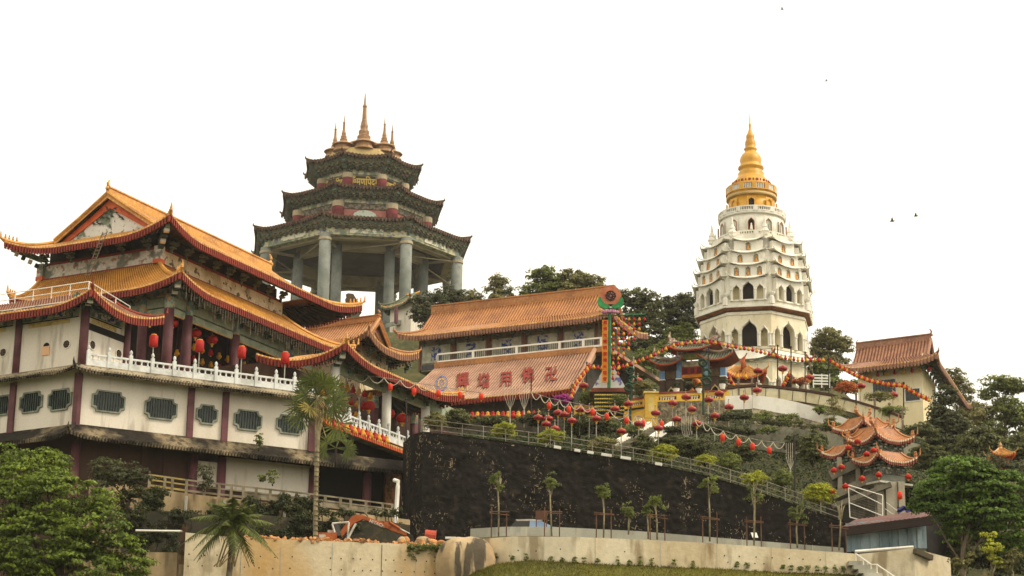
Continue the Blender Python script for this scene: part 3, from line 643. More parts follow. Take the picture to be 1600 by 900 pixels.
corner_beam(hall, V3(UW[0], zu1+.35), V3(UE[0].lerp(UW[0], .1), ze1+up1-.5)); corner_beam(hall, V3(UW[3], zu1+.35), V3(UE[3].lerp(UW[3], .1), ze1+up1-.5))
for k in range(5):
    L = (UW[0]-UW[3]).length; inst('bracket', BRK, hall, onwall(UW[3], UW[0], L*(k+.3)/4.6, zu1+.42, .4), math.atan2(-Vd2.y, -Vd2.x), 1.0)
for k in range(9):
    L = (UW[1]-UW[0]).length; inst('bracket', BRK, hall, onwall(UW[0], UW[1], L*(k+.5)/9, zu1+.42, .4), math.atan2(U2.y, U2.x), .95)
# cranes painted on the gable
b = MB(); g0, g1 = UJ[3], UJ[0]; e = (g1-g0).normalized(); L = (g1-g0).length; o = -U
for (fx, fz) in ((.47, .72), (.45, .6), (.5, .62), (.54, .66), (.56, .56), (.52, .5), (.48, .46), (.42, .5), (.38, .42), (.34, .38), (.6, .46), (.63, .4), (.58, .6), (.4, .34)):
    c = V3(g0+e*L*fx, zj+(zrd-zj)*fz)+o*.06; x = Vector((e.x, e.y, 0)); z = Vector((0, 0, 1)); a = random.uniform(-.6, .6); X = x*math.cos(a)+z*math.sin(a); Z = z*math.cos(a)-x*math.sin(a)
    b.add([c-X*.3, c-Z*.1, c+X*.16+Z*.34, c+X*.04, c+X*.32-Z*.16, c-Z*.2], [(0, 1, 3), (1, 2, 3), (1, 3, 5), (3, 4, 5)])
cr = b.build('painted_cranes', mat('crane_ink', '3f423c', val=0), hall); stuff(cr)
# red post lanterns in front of the terrace columns and lanterns under the eave
for i, (px, py) in enumerate(((241, 533), (313, 541), (379, 551), (447, 560))):
    t = wpx(ba, bb_, px, zl2+1.5); P = onwall(ba, bb_, t, 0, -.25); z = zpx(P, py)
    L = lantern(LPOST, V3(P, z), 'red drum lantern on a thin post behind the white terrace balustrade, %s from the left' % ORD[i], 'drum lanterns on the terrace', .95, name='post_lantern', tassel=False)
    q = MB(); q.tube([V3(P, zl2-.02), V3(P, z-.35)], .04, 5); q.build('lantern_post', POLE, L); L.children[-1].scale = (1/.95,)*3
    q = MB(); q.tube([V3(P, z+.4), V3(P, z+.62)], .03, 5); q.build('hanger', WIRE, L)
k = 0
for (px, py) in ((250, 500), (284, 505), (320, 521), (346, 531), (392, 546), (432, 561)):
    t = wpx(H[0], H[1], px, zc1-1.6); P = onwall(H[0], H[1], t, 0, -.8); z = zpx(P, py)
    lantern(LROUND, V3(P, z), 'round red lantern hanging under the big hall eave, %s from the left' % ORD[k], 'round lanterns under the big hall eave', 1.0); k += 1
k = 0
for row_, dy in ((-1.5, 0), (-2.2, 14)):
    for px in range(318, 445, 13):
        t = wpx(H[0], H[1], px, zc1-1.6); P = onwall(H[0], H[1], t, 0, row_); z = zpx(P, 538+(px-318)*.36+dy)
        kk = LSMALLY if k % 3 else LSMALLR; lantern(kk, V3(P, z), 'small %s lantern in the %s row inside the big hall colonnade, %s from the left' % ('yellow' if k % 3 else 'red', 'front' if dy == 0 else 'rear', ORD[k % 10]), 'small lanterns in the hall colonnade', .9, name='small_lantern'); k += 1
# ladder on the left end
lad = thing('ladder', 'pale metal ladder leaning between the two roofs on the left gable end', 'ladder', V3(UW[0], zu0))
tL = wpx(UE[3], UE[0], 164, ze1); Ptop = onwall(UE[3], UE[0], wpx(UE[3], UE[0], 171, ze1+.2), ze1+.35, .5)
Pb0 = onwall(UW[3], UW[0], wpx(UW[3], UW[0], 158, zu0), zu0-.75, 1.5); Pb = Pb0; e3 = -Vd
q = MB(); w_ = .2
for sgn in (-1, 1): q = MB(); q.tube([Pb+e3*w_*sgn, Ptop+e3*w_*sgn], .035, 5); q.build('ladder_rail', STEEL, lad)
for k in range(13): q = MB(); c = Pb.lerp(Ptop, (k+.5)/13); q.tube([c-e3*w_, c+e3*w_], .025, 4); q.build('rung', STEEL, lad)
# ================================================================ side wing beside the podium
S0 = W1+U2*.2; zs0 = zpx(S0+U2*1.2, 655)
wing = thing('side_pavilion', 'open pavilion with white columns and sweeping red eaves right of the big hall', 'pavilion', V3(S0, zs0))
SL = wpx(S0, S0+U2, 655, zs0); SE = S0+U2*SL
b = MB(); b.prism([S0-U2*.6, SE+U2*6, SE+U2*6+Vd2*12, S0+Vd2*12-U2*.6], zs0-.35, zs0); b.build('floor', GREYST, wing)
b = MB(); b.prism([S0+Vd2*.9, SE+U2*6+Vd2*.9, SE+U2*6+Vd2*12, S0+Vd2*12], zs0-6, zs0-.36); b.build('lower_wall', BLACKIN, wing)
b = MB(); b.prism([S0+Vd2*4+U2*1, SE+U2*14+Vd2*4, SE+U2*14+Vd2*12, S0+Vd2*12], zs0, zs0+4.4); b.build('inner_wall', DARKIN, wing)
skirt(wing, [S0-U2*.4, SE+U2*3, SE+U2*3+Vd2*3, S0+Vd2*3-U2*.4], zs0-.06, [S0-Vd2*.8-U2*.4, SE-Vd2*.8+U2*3, SE+U2*3+Vd2*3, S0+Vd2*3-U2*1.2], zs0-.5, sides=(0,), up=.1, Lc=1.5, ext=.1, row=.24, tm=TILE_O, em=ORANGE, sof=False, drop=.16, tooth=.1, hips=(), nt=3)
t1c = wpx(S0, SE, 527, zs0+1.5); t2c = wpx(S0, SE, 608, zs0+1.5); zst = zpx(S0+U2*t1c, 570)
for t in (t1c, t2c, t2c+5.6): column(wing, V3(S0+U2*t+Vd2*.25, 0), zs0, zst, .34, WHITEP, 12)
for t in (t1c+2.6, t2c+2.2, t2c+8): column(wing, V3(S0+U2*t+Vd2*2.6, 0), zs0, zst, .3, MAROON, 10, cap=(.9, BEAMC), name='inner_column')
for (x0, x1) in ((t1c, t2c), (t2c, t2c+5.6), (t2c+5.6, t2c+11)):
    panel(wing, S0+Vd2*.25, SE+Vd2*.25, x0+.3, x1-.3, zst-.5, zst, .2, BEAM, 'beam', -.1); panel(wing, S0+Vd2*.25, SE+Vd2*.25, x0+.1, x1-.1, zst+.03, zst+.45, .16, BEAMC, 'painted_beam', -.1)
PE0 = S0+U2*t1c-U2*1.5-Vd2*1.4; upw = .75; zpe = zpx(PE0, 535)-upw-.1
tE = wpx(PE0, PE0+U2, 718, zpe+upw); PE = [PE0, PE0+U2*tE, PE0+U2*tE+Vd2*9, PE0+Vd2*7]
PIn = [PE0+U2*3+Vd2*3.0, PE[1]-U2*2.4+Vd2*3.0, PE[2]-U2*2.4-Vd2*2, PE[3]+U2*3-Vd2*1]
skirt(wing, PIn, zpe+1.15, PE, zpe, sides=(0, 3, 1), up=upw, Lc=4.5, ext=.3, row=.26, tm=TILE_O, hips=(0, 1), nt=8, lip=.02, tip=.45, hr=.15, figures=2)
corner_beam(wing, V3(S0+U2*t1c+Vd2*.25, zst+.5), V3(PE0.lerp(S0+U2*t1c, .15), zpe+upw-.5))
for k in range(6): inst('bracket', BRK, wing, onwall(S0+Vd2*.25, SE+Vd2*.25, t1c+1.2+k*2.2, zst+.35, .4), math.atan2(U2.y, U2.x), 1.0)
bal2 = thing('wing_balustrade', 'white carved stone balustrade stepping back along the open side pavilion', 'balustrade', V3(S0, zs0))
ts = [wpx(S0, SE, px, zs0+.5) for px in (509, 524, 540, 555, 570, 586, 601, 616, 631, 645)]
balustrade(bal2, S0-Vd2*.3, SE-Vd2*.3, ts, zs0-.04, 1.0, .8, WHITEST, .2)
for i, px in enumerate((512, 519, 526, 533, 541, 547, 553, 559, 566, 572, 578, 585, 591, 597, 603)):
    t = wpx(S0-Vd2*.75, SE-Vd2*.75, px, zs0-.9); P = onwall(S0-Vd2*.75, SE-Vd2*.75, t, 0); z = zpx(P, 661+(px-512)*.31)
    lantern(LSMALLY if i % 2 == 0 else LSMALLR, V3(P, z), '%s lantern hanging under the side pavilion floor, %s from the palm' % ('yellow' if i % 2 == 0 else 'red', ORD[i]), 'lanterns under the side pavilion floor', 1.15, name='yellow_lantern' if i % 2 == 0 else 'red_lantern')
k = 0
for rw, (dv, dy) in enumerate(((1.6, 0), (2.2, 16), (2.8, 30))):
    for px in range(545, 612, 9):
        t = wpx(S0, SE, px, zs0+2); P = V3(S0+U2*t+Vd2*dv, 0); z = zpx(P, 597+(px-545)*.36+dy)
        lantern(LSMALLY if (k+rw) % 2 else LSMALLR, V3(P, z), 'small %s lantern in the %s row inside the side pavilion, %s from the left' % ('yellow' if (k+rw) % 2 else 'red', ('top', 'middle', 'bottom')[rw], ORD[k % 8]), 'lanterns inside the side pavilion, %s row' % ('top', 'middle', 'bottom')[rw], .95, name='small_lantern'); k += 1
for i, (px, py) in enumerate(((629, 646), (650, 654), (598, 634))):
    t = wpx(S0, SE, px, zs0+1); P = V3(S0+U2*t+Vd2*1.2, 0); lantern(LROUND, V3(P, zpx(P, py)), 'large round red lantern inside the side pavilion, %s' % ('beside its far column', 'nearest the dark wall', 'beside its second white column')[i], 'large lanterns inside the side pavilion', 1.1)

# ================================================================ porch with gable behind the wing
G0 = V2(at(575, 520, 163)); upg = .8
zge = zpx(G0, 515)-upg-.1
por = thing('porch_roof_building', 'small hall with orange gabled roof wedged behind the side pavilion', 'building', V3(G0, zge-6))
GL = 9.5; GD = wpx(G0, G0+U2, 648, zge+upg)
GE = [G0, G0+U2*GD, G0+U2*GD+Vd2*GL, G0+Vd2*GL]
GJ = [G0+U2*2+Vd2*1.7, GE[1]-U2*2+Vd2*1.7, GE[2]-U2*2-Vd2*1.7, GE[3]+U2*2-Vd2*1.7]; zgj = zge+1.0
b = MB(); b.prism(offset_poly(GE, -1.6), zge-6, zge+.7); b.build('wall', MURALW, por)
skirt(por, [GJ[0], GJ[1], GJ[2], GJ[3]], zgj, GE, zge, sides=(3, 0, 1), up=upg, Lc=3.2, ext=.3, row=.26, tm=TILE_T, em=TILE_B, sm=SOFFIT, hips=(0, 1), nt=5, tip=.35, hr=.13)
g_ra = (GJ[0]+GJ[1])/2; g_rb = (GJ[3]+GJ[2])/2; zgr = zpx(g_ra-Vd2*.4, 500)
upper_gable(por, [GJ[1], GJ[2], GJ[3], GJ[0]], zgj, g_ra, g_rb, zgr, TILE_T, mat('ochre_gable', 'c9b48a', '8f845e', 1.2, .5, .6, .9, val=.15), row=.26, framem=TILE_B, over=.5, gables=(0,), rh=.45)
finial(por, V3(g_ra-Vd2*.4, zgr+.3), -Vd2, .6, TILE_T)
for k in range(5): inst('bracket', BRK, por, onwall(GE[0]+U2*1.6+Vd2*1.6, GE[1]-U2*1.6+Vd2*1.6, .5+k*1.5, zge-.1, .4), math.atan2(U2.y, U2.x), .9)

# ================================================================ middle hall with the roof inscription
_U2, _Vd2 = U2, Vd2; U2, Vd2 = V2(dirv(24.5)), V2(dirv(-65.5))
M0 = V2(at(897, 608, 172)); zme = zpx(M0, 608)
mid = thing('inscribed_hall', 'long hall with terracotta roofs and red characters painted on the lower slope', 'temple', V3(M0, zme-6))
ML = 17.5; MI0 = M0+U2*7+Vd2*1.0; zmi = zpx(MI0, 549)
ME = [M0, M0+U2*19, M0+U2*19+Vd2*ML, M0+Vd2*ML]
MI = [MI0, MI0+U2*9, MI0+U2*9+Vd2*(ML-2), MI0+Vd2*(ML-2)]
srfm = skirt(mid, MI, zmi, ME, zme, sides=(3,), up=.06, Lc=2.5, ext=.2, row=.3, tm=TILE_P, em=RED, hips=(0,), hr=.22, nt=10, conc=1.12, rowh=.1, hm=TILE_P, tip=.3, drop=.3)
b = MB(); b.hexa([V3(M0+Vd2*.5, zme-6), V3(ME[1]+Vd2*.5, zme-6), V3(MI[1]+Vd2*.2, zmi-.1), V3(MI[0]+Vd2*.2, zmi-.1), V3(M0+Vd2*.5+U2*1.2, zme-.1)], [V3(M0+Vd2*.9, zme-6), V3(ME[1]+Vd2*.9, zme-6), V3(MI[1]+Vd2*.6, zmi-.1), V3(MI[0]+Vd2*.6, zmi-.1), V3(M0+Vd2*.9+U2*1.2, zme-.1)]); b.build('end_wall', SOFFIT, mid)
b = MB(); P_, Q_ = srfm(3, 1, 1), srfm(3, 1, 0)
b.beam(P_-Vector((0, 0, .25)), Q_-Vector((0, 0, .25)), .16, .6); b.build('verge_board', TILE_P, mid)
b = MB(); b.beam(V3(MI[0]-Vd2*1.2+U2*1, zmi+.1), V3(MI[1]-Vd2*1.2+U2*8, zmi+.1), .5, .3); b.beam(V3(MI[0]-Vd2*1.0+U2*1, zmi+.3), V3(MI[1]-Vd2*1.0+U2*8, zmi+.3), .35, .2); b.build('side_eave', TILE_P, mid)
b = MB(); b.beam(V3(MI[3]-U2*.05, zmi+.12), V3(MI[0]-U2*.05, zmi+.12), .5, .5); b.build('top_ridge', TILE_T, mid)
b = MB(); b.prism([M0+U2*1.5+Vd2*1.5, M0+U2*18+Vd2*1.5, M0+U2*18+Vd2*(ML-1), M0+U2*1.5+Vd2*(ML-1)], zme-6, zme+.1); b.build('lower_wall', mat('dim_lower_wall', '5a5446', '454036', 1, .5, .6, .8, val=.2), mid)
def find_st(srf, i, px, py, it=60):
    s, t = .5, .5
    for _ in range(it):
        p = pix(srf(i, s, t)); q = pix(srf(i, s+.002, t)); r = pix(srf(i, s, t+.002)); a, b_, c, d = (q[0]-p[0])/.002, (r[0]-p[0])/.002, (q[1]-p[1])/.002, (r[1]-p[1])/.002
        D = a*d-b_*c; ex, ey = px-p[0], py-p[1]; s += (ex*d-ey*b_)/D; t += (a*ey-c*ex)/D; s = min(.99, max(.01, s)); t = min(.99, max(.01, t))
    return s, t
def text_mesh(txt, name, size):
    cu = bpy.data.curves.new(name, 'FONT'); cu.body = txt; cu.size = size; cu.align_x = 'CENTER'; cu.align_y = 'CENTER'; cu.extrude = .012; cu.resolution_u = 2; cu.offset = size*.022
    o = bpy.data.objects.new(name, cu); COL.objects.link(o); dg = bpy.context.evaluated_depsgraph_get(); dg.update()
    me = bpy.data.meshes.new_from_object(o.evaluated_get(dg)); bpy.data.objects.remove(o); return me
def place_text(txt, name, size, root, P, X, Y, m, sx=1.0, sy=1.0, shear=None):
    me = text_mesh(txt, name, size); me.materials.clear(); me.materials.append(m); X = Vector(X).normalized(); Z = X.cross(Vector(Y)).normalized(); Yv = Z.cross(X); Mx = Matrix(((X.x*sx, Yv.x*sy, Z.x, 0), (X.y*sx, Yv.y*sy, Z.y, 0), (X.z*sx, Yv.z*sy, Z.z, 0), (0, 0, 0, 1)))
    if shear is not None: Mx = Matrix(((X.x*sx, shear.x, Z.x, 0), (X.y*sx, shear.y, Z.y, 0), (X.z*sx, shear.z, Z.z, 0), (0, 0, 0, 1)))
    me.transform(Matrix.Translation(Vector(P)-wloc(root)) @ Mx); me.update(); o = bpy.data.objects.new(name, me); COL.objects.link(o); o.parent = root; return o
def upright(P, X, dn, hpx):       # in-plane direction of the painted strokes: upright as seen from the forecourt below
    X, d = Vector(X).normalized(), Vector(dn).normalized(); p, q, r_ = pix(P), pix(P+X*.1), pix(P+d*.1); w_ = d-X*((r_[0]-p[0])/(q[0]-p[0])); return w_*(hpx/abs(pix(P+w_*.1)[1]-p[1])*.1)
CHARM = mat('red_painted_characters', '8f3a30', '763026', 2, val=.15)
# side 3 runs from ME[3] (left) to ME[0] (right)
for px, py, ch in ((724, 598, '輝'), (757, 599, '增'), (792, 596, '用'), (826, 590, '佛'), (862, 588, '卍')):
    s, t = find_st(srfm, 3, px, py); P = srfm(3, s, t); dn = srfm(3, s, t-.02)-P; X = srfm(3, s+.01, t)-P; N = X.cross(dn).normalized()
    place_text(ch, 'painted_character', 1.2, mid, P+N*.16, X, dn, CHARM, 1.0, 1.0, upright(P, X, dn, 24)/1.15)
s, t = find_st(srfm, 3, 691, 601); P = srfm(3, s, t); dn = (srfm(3, s, t-.02)-P).normalized(); X = (srfm(3, s+.01, t)-P).normalized(); N = X.cross(dn).normalized(); C = P+N*.16
upw_ = upright(P, X, dn, 24)/1.16; b = MB(); ell = lambda r, k, n=20: C+(X*math.cos(6.2832*k/n)+upw_*math.sin(6.2832*k/n))*r
for k in range(20): b.quad(ell(.5, k), ell(.5, k+1), ell(.58, k+1), ell(.58, k))
for k in range(8): b.poly([ell(.1, k*2.5-.5), ell(.42, k*2.5-.35), ell(.42, k*2.5+.35), ell(.1, k*2.5+.5)])
b.k = 1
for k in range(20): b.quad(ell(.3, k), ell(.3, k+1), ell(.36, k+1), ell(.36, k))
b.build('painted_wheel_emblem', [mat('blue_emblem', '5f6f96', val=.1), mat('yellow_emblem', 'd9a844', val=.1)], mid)
# terrace with white railing above the inscription
zt = zmi+.3; RLa = MI[3]+U2*.3; RLb = MI[0]+U2*.3-Vd2*1.5
b = MB(); b.prism([MI[3], MI[0]-Vd2*1.2, MI[0]-Vd2*1.2+U2*9, MI[3]+U2*9], zmi-.1, zt); b.build('upper_deck', TILE_T, mid)
zrl0, zrl1 = zt+.15, zt+.15+.85
L = (RLb-RLa).length
pxs = [614, 641, 676, 740, 808, 875, 912, 940]; ts = [max(0.05, wpx(RLa, RLb, p, zrl1)) for p in pxs]
panel(mid, RLa, RLb, ts[0], L, zrl1-.14, zrl1, .14, WHITEP, 'rail_top'); panel(mid, RLa, RLb, ts[0], L, zrl0, zrl0+.16, .14, WHITEP, 'rail_base')
for t in ts: panel(mid, RLa, RLb, t-.12, t+.12, zrl0+.16, zrl1-.14, .14, WHITEP, 'rail_post')
for t0, t1 in zip(ts[:-1], ts[1:]):
    bb = MB(); n = max(2, int((t1-t0)/.2))
    for k in range(1, n): p = onwall(RLa, RLb, lerp(t0, t1, k/n), zrl0+.16, .05); bb.box(p+Vector((0, 0, .27)), .05, .05, .54)
    stuff(bb.build('rail_grille', WIN, mid))
# upper storey
UB0 = MI0+U2*2.2+Vd2*.6; UBL = wpx(UB0, UB0+Vd2, 655, zt+1.5)
UB = [UB0, UB0+U2*5, UB0+U2*5+Vd2*UBL, UB0+Vd2*UBL]; zub = zpx(UB0, 505)
b = MB(); b.prism(UB, zt, zub+.6); b.build('upper_wall', mat('grey_panel_wall', '8a8470', '6b6656', 1.2, .45, .6, .8, val=.15), mid)
a_, b_ = UB[3], UB[0]; Lw = (b_-a_).length; bays = 5
for k in range(bays+1):
    t = Lw*k/bays; panel(mid, a_, b_, max(0, t-.2), min(Lw, t+.2), zt, zub, .12, mat('brown_post', '6f4c3a', val=.1), 'post')
    if k < bays:
        t1 = Lw*(k+1)/bays; panel(mid, a_, b_, t+.35, t1-.35, zt+.75, zub-.5, .06, mat('pale_painted_panel', 'bdbba6', 'a1a08c', 2, val=.1), 'painted_panel'); panel(mid, a_, b_, t+(t1-t)*.36, t1-(t1-t)*.36, zt+.95, zub-.65, .075, mat('blue_motif', 'a9a9a0', '3f4a86', 3.6, .46, .53, 1, val=.1), 'blue_motif')
        panel(mid, a_, b_, t+.3, t1-.3, zt+.15, zt+.6, .05, WIN, 'window_strip')
        for j in range(5):
            p = onwall(a_, b_, lerp(t, t1, (j+.5)/5), zub+.05, .75); lantern(LSMALLY, p, 'tiny yellow lantern under the top eave of the inscribed hall, %s from the left' % ordn(k*5+j), 'yellow lanterns under the inscribed hall eave', .8, name='yellow_lantern')
UEm0 = UB0-U2*1.9-Vd2*2.0; zum = zpx(UEm0, 489)-.2; UEl = wpx(UEm0, UEm0+Vd2, 624, zum+.4)
UEm = [UEm0, UEm0+U2*8.2, UEm0+U2*8.2+Vd2*UEl, UEm0+Vd2*UEl]
UJm = [UEm0+U2*1.8+Vd2*1.7, UEm[1]-U2*1.8+Vd2*1.7, UEm[2]-U2*1.8-Vd2*1.7, UEm[3]+U2*1.8-Vd2*1.7]; zum_j = zum+.95
skirt(mid, UJm, zum_j, UEm, zum, sides=(3, 0), up=.38, Lc=2.6, ext=.3, row=.28, tm=TILE_T, em=TILE_B, sm=SOFFITG, hips=(0, 3), nt=5, tip=.35, hr=.15, rowh=.09)
rma = (UJm[0]+UJm[1])/2; rmb = (UJm[3]+UJm[2])/2; zrm = zpx(rma, 458)
upper_gable(mid, [UJm[1], UJm[2], UJm[3], UJm[0]], zum_j, rma, rmb, zrm, TILE_T, MURALW, row=.28, framem=TILE_B, over=.5, rh=.7, rowh=.09, sides=(0, 1), gables=(0,), conc=.95)
for k in range(12): inst('bracket', BRK, mid, onwall(a_, b_, Lw*(k+.5)/12, zub+.0, .45), math.atan2(-Vd2.y, -Vd2.x), .95)
i = 0
for px in range(738, 846, 8):
    P = at(px, 651-(px-738)*.02, 171.5); lantern(LSMALLR if i % 2 == 0 else LSMALLY, P, '%s lantern in the row below the inscribed lower roof, %s from the left' % ('red' if i % 2 == 0 else 'yellow', ORD[i]), 'lantern row under the inscribed hall eave', 1.25, name='red_lantern' if i % 2 == 0 else 'yellow_lantern'); i += 1
# rear eave seen beyond on the right of the flower sign
U2, Vd2 = _U2, _Vd2
# ================================================================ octagonal tower pavilion
TY = 330; T0 = at(563, 380, TY); TP = V2(T0); MPX = ((T0-CAMP).dot(_F))/FPX
def tz(y): return zpx(TP, y)
TPH = R(-90-18+3)
def oc(r): return ngon(TP, r*MPX, 8, TPH)
tow = thing('octagonal_tower', 'tall octagonal tower pavilion with three dark green eaves and grey stone columns', 'tower', V3(TP, tz(505)))
GCOL = mat('grey_stone_column', '868a82', '6c7169', .25, .44, .62, .9, '626a62', 1.0, .5, .54, .66, val=.1, vs=3)
TAN = mat('tan_concrete_beam', 'b3a487', '9a8b70', .4, .45, .6, .8, val=.08, vs=3)
DRUM = mat('dark_brown_drum', '5a4c40', '453a30', .3, .45, .6, .8, val=.15, vs=2)
GEAVE = mat('dark_green_eave', '64654f', '474e3c', 1.0, .44, .6, .9, '77543a', 2.2, .7, .54, .62, val=.25, vs=4)
RIMT = mat('rust_roof_rim', '5f4636', '42342a', 1, .45, .6, .8, val=.2)
PFRZ = mat('painted_frieze', 'bdb694', '77836e', .9, .48, .56, .95, '6d6488', 1.9, .8, .58, .62, val=.15, vs=3)
ROSE = mat('rose_wall', 'b4756a', '9c5e58', .6, .45, .6, .8, val=.12, vs=3)
REDC = mat('dark_red_column', '7f3a3c', '6a2c30', 1, val=.1)
CREAM = mat('cream_stone', 'cbb27c', 'b89c66', .5, .45, .62, .8, val=.08, vs=3)
COPPER = mat('copper_spire', '9c7448', '7d5a38', .8, .45, .6, .8, rough=.45, spec=.5, val=.1, vs=3)
VIS = (7, 0, 1, 2, 6, 3, 5, 4)
# open lower storey
zc_b, zc_t = tz(585), tz(413)
for i, p in enumerate(oc(158)):
    c = column(tow, p, zc_b, zc_t, .95, GCOL, 14); b = MB(); b.lathe((p.x, p.y, 0), [(1.05, zc_t-1.0), (1.05, zc_t-.6)], 14); b.build('column_band', TAN, c)
for p in oc(104): column(tow, p, zc_b, zc_t, .85, GCOL, 12, name='inner_column')
def ring(r0, r1, z0, z1, m, name):
    b = MB(); A, B = oc(r0), oc(r1)
    for i in range(8):
        j = (i+1) % 8; b.hexa([V3(A[i], z0), V3(A[j], z0), V3(B[j], z0), V3(B[i], z0)], [V3(A[i], z1), V3(A[j], z1), V3(B[j], z1), V3(B[i], z1)])
    return b.build(name, m, tow)
ring(152, 163, zc_t-.05, zc_t+1.35, PFRZ, 'frieze_beam'); ring(96, 160, zc_t+.9, zc_t+1.2, SOFFIT, 'ceiling')
ring(140, 151, zc_t-.35, zc_t+.85, TAN, 'ring_beam')
ring(98, 108, zc_t-.9, zc_t+.8, TAN, 'ring_beam')
b = MB(); b.prism(oc(110), zc_t+.82, zc_t+.98); b.build('inner_ceiling', DRUM, tow)
b = MB()
A, B = oc(158), oc(104)
for i in range(8):
    b.beam(V3(A[i], zc_t-.5), V3(B[i], zc_t-.5), .35, .35)
    b.beam(V3(B[i], zc_t-1.0), V3(A[(i+1) % 8], zc_t-.7), .16, .16)
b.build('tie_beams', TAN, tow)
for i in range(8):
    P = A[i].lerp(A[(i+1) % 8], .5); e = (A[(i+1) % 8]-A[i]).normalized(); L = (A[(i+1) % 8]-A[i]).length
    if i in (7, 0, 1): 
        a2, b2 = oc(163)[i], oc(163)[(i+1) % 8]; LL = (b2-a2).length; panel(tow, a2, b2, LL*.3, LL*.7, zc_t+.25, zc_t+1.15, .12, mat('white_frieze_panel', 'd8d2bc', '7d8a78', 1.4, .52, .58, .9, val=.1), 'frieze_panel', .02)
# three eaves, seen from below
def eave(r_in, z_in, r_out, y_tip, r_wall, z_wall, up):
    zo = tz(y_tip)-up
    skirt(tow, oc(r_in), zo+(r_out-r_in)*MPX*.17, oc(r_out), zo, sides=range(8), up=up, Lc=4.0, ext=.3, row=.55, tm=TILE_G, em=RIMT, sm=GEAVE, cm=RIMT, drop=.3, tooth=.25, nt=4, hips=range(8), hr=.2, hm=RIMT, tip=.35, sof=False)
    b = MB(); A, B = oc(r_out-1.5), oc(r_wall); zA = zo-.4
    for i in range(8):
        j = (i+1) % 8; L = (A[j]-A[i]).length
        def f(s, t):
            dc = min(s, 1-s)*L; c = max(0, 1-dc/4.0)**2; p = A[i].lerp(A[j], s).lerp(B[i].lerp(B[j], s), t); return Vector((p.x, p.y, lerp(zA+up*c, z_wall, t)-.35*math.sin(math.pi*t)))
        corr(b, f, L, 1.1, 5, -.3, -.25)
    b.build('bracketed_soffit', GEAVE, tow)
    for i in range(8):
        a, w_ = oc(r_out-4)[i], oc(r_wall)[i]; bb = MB(); P0, P1 = V3(w_, z_wall-.5), V3(a, zo+up-.7)
        for k in range(5): bb.k = k % 2; bb.beam(P0.lerp(P1, k/5)-Vector((0, 0, .3)), P0.lerp(P1, k/5+.15)-Vector((0, 0, .3)), .45, .6)
        bb.build('corner_bracket', [mat('dull_teal', '66786a', '4a5a50', 2, val=.15), GEAVE], tow)
eave(103, tz(352), 176, 384, 161, zc_t+1.3, .5)
zs2t = tz(340); 
b = MB(); b.prism(oc(104), tz(375), zs2t); b.build('storey_wall', ROSE, tow)
ring(103, 108, zs2t-1.0, zs2t+.2, PFRZ, 'frieze_beam'); ring(103.5, 106, zs2t-1.9, zs2t-1.1, mat('dark_lattice_band', '8d8272', '4a463c', 2.5, .45, .55, .9, val=.2), 'lattice_band')
for i, p in enumerate(oc(107)): c = column(tow, p, tz(375), zs2t-.9, .95, REDC, 12, cap=(.9, TAN), name='storey_column')
eave(66, tz(293), 131, 325, 107, zs2t+.1, .45)
for i in (7, 0, 1):
    a2, b2 = oc(104)[i], oc(104)[(i+1) % 8]; LL = (b2-a2).length; c = onwall(a2, b2, LL/2, zs2t-3.2, .12); e = (b2-a2).normalized(); X = Vector((e.x, e.y, 0)); Z = Vector((0, 0, 1)); bb = MB(); o = Vector((e.y, -e.x, 0))
    out = [c+X*(1.9*math.cos(k*.5236))*(1 if abs(math.cos(k*.5236)) > .9 else 1.05)+Z*1.15*math.sin(k*.5236) for k in range(12)]; bb.slab(out, o*.1); f = bb.build('medallion', mat('white_green_medallion', 'c9cfc0', '8fa894', 1.0, .45, .58, .9, val=.1), tow)
zs1t = tz(286)
b = MB(); b.prism(oc(67), tz(319), zs1t); b.build('storey_wall', mat('pale_grey_wall', 'b8b09a', '938c7a', .7, .45, .6, .8, val=.12, vs=3), tow)
ring(66, 70, zs1t-.9, zs1t+.2, PFRZ, 'frieze_beam')
for i, p in enumerate(oc(69)): column(tow, p, tz(319), zs1t-.8, .85, REDC, 12, cap=(.8, TAN), name='storey_column')
for i in (7, 0, 1):
    a2, b2 = oc(67)[i], oc(67)[(i+1) % 8]; LL = (b2-a2).length; panel(tow, a2, b2, LL*.17, LL*.83, zs1t-3.1, zs1t-1.1, .12, mat('dark_sign_board', '3e372a', val=.15), 'sign_board', .03)
    c = onwall(a2, b2, LL/2, zs1t-2.1, .17); e = (b2-a2).normalized(); place_text('ॐमणिपद्मे', 'gold_lettering', 1.45, tow, c, (e.x, e.y, 0), (0, 0, 1), mat('gold_letter', 'd6b252', val=.05, rough=.4), .78, 1.15)
eave(54, tz(241), 94, 267, 70, zs1t+.1, .4)
b = MB(); b.prism(oc(60), tz(272), tz(256)); b.prism(oc(58), tz(256)+.01, tz(252)); b.prism(oc(55), tz(252)+.01, tz(248)); b.build('top_platform', CREAM, tow)
def spire(c, z, h, r, root):
    b = MB(); b.lathe((c[0], c[1], z), [(r, 0), (r*.95, h*.05), (r*.8, h*.1), (r*.78, h*.16), (r*1.08, h*.17), (r*1.0, h*.2), (r*.55, h*.25), (r*.36, h*.3), (r*.38, h*.34), (r*.28, h*.36), (r*.3, h*.42), (r*.2, h*.45), (r*.22, h*.5), (r*.13, h*.6), (r*.1, h*.78), (r*.13, h*.8), (r*.06, h*.84), (r*.02, h)], 12)
    b.build('spire', COPPER, root, False)
zsp = tz(249)
spire((TP.x, TP.y), zsp, (tz(146)-zsp), 3.0, tow)
for k, p in enumerate(ngon(TP, 45*MPX, 8, TPH+R(20))): spire(p, zsp-.02, (tz(193)-zsp), 1.7, tow)
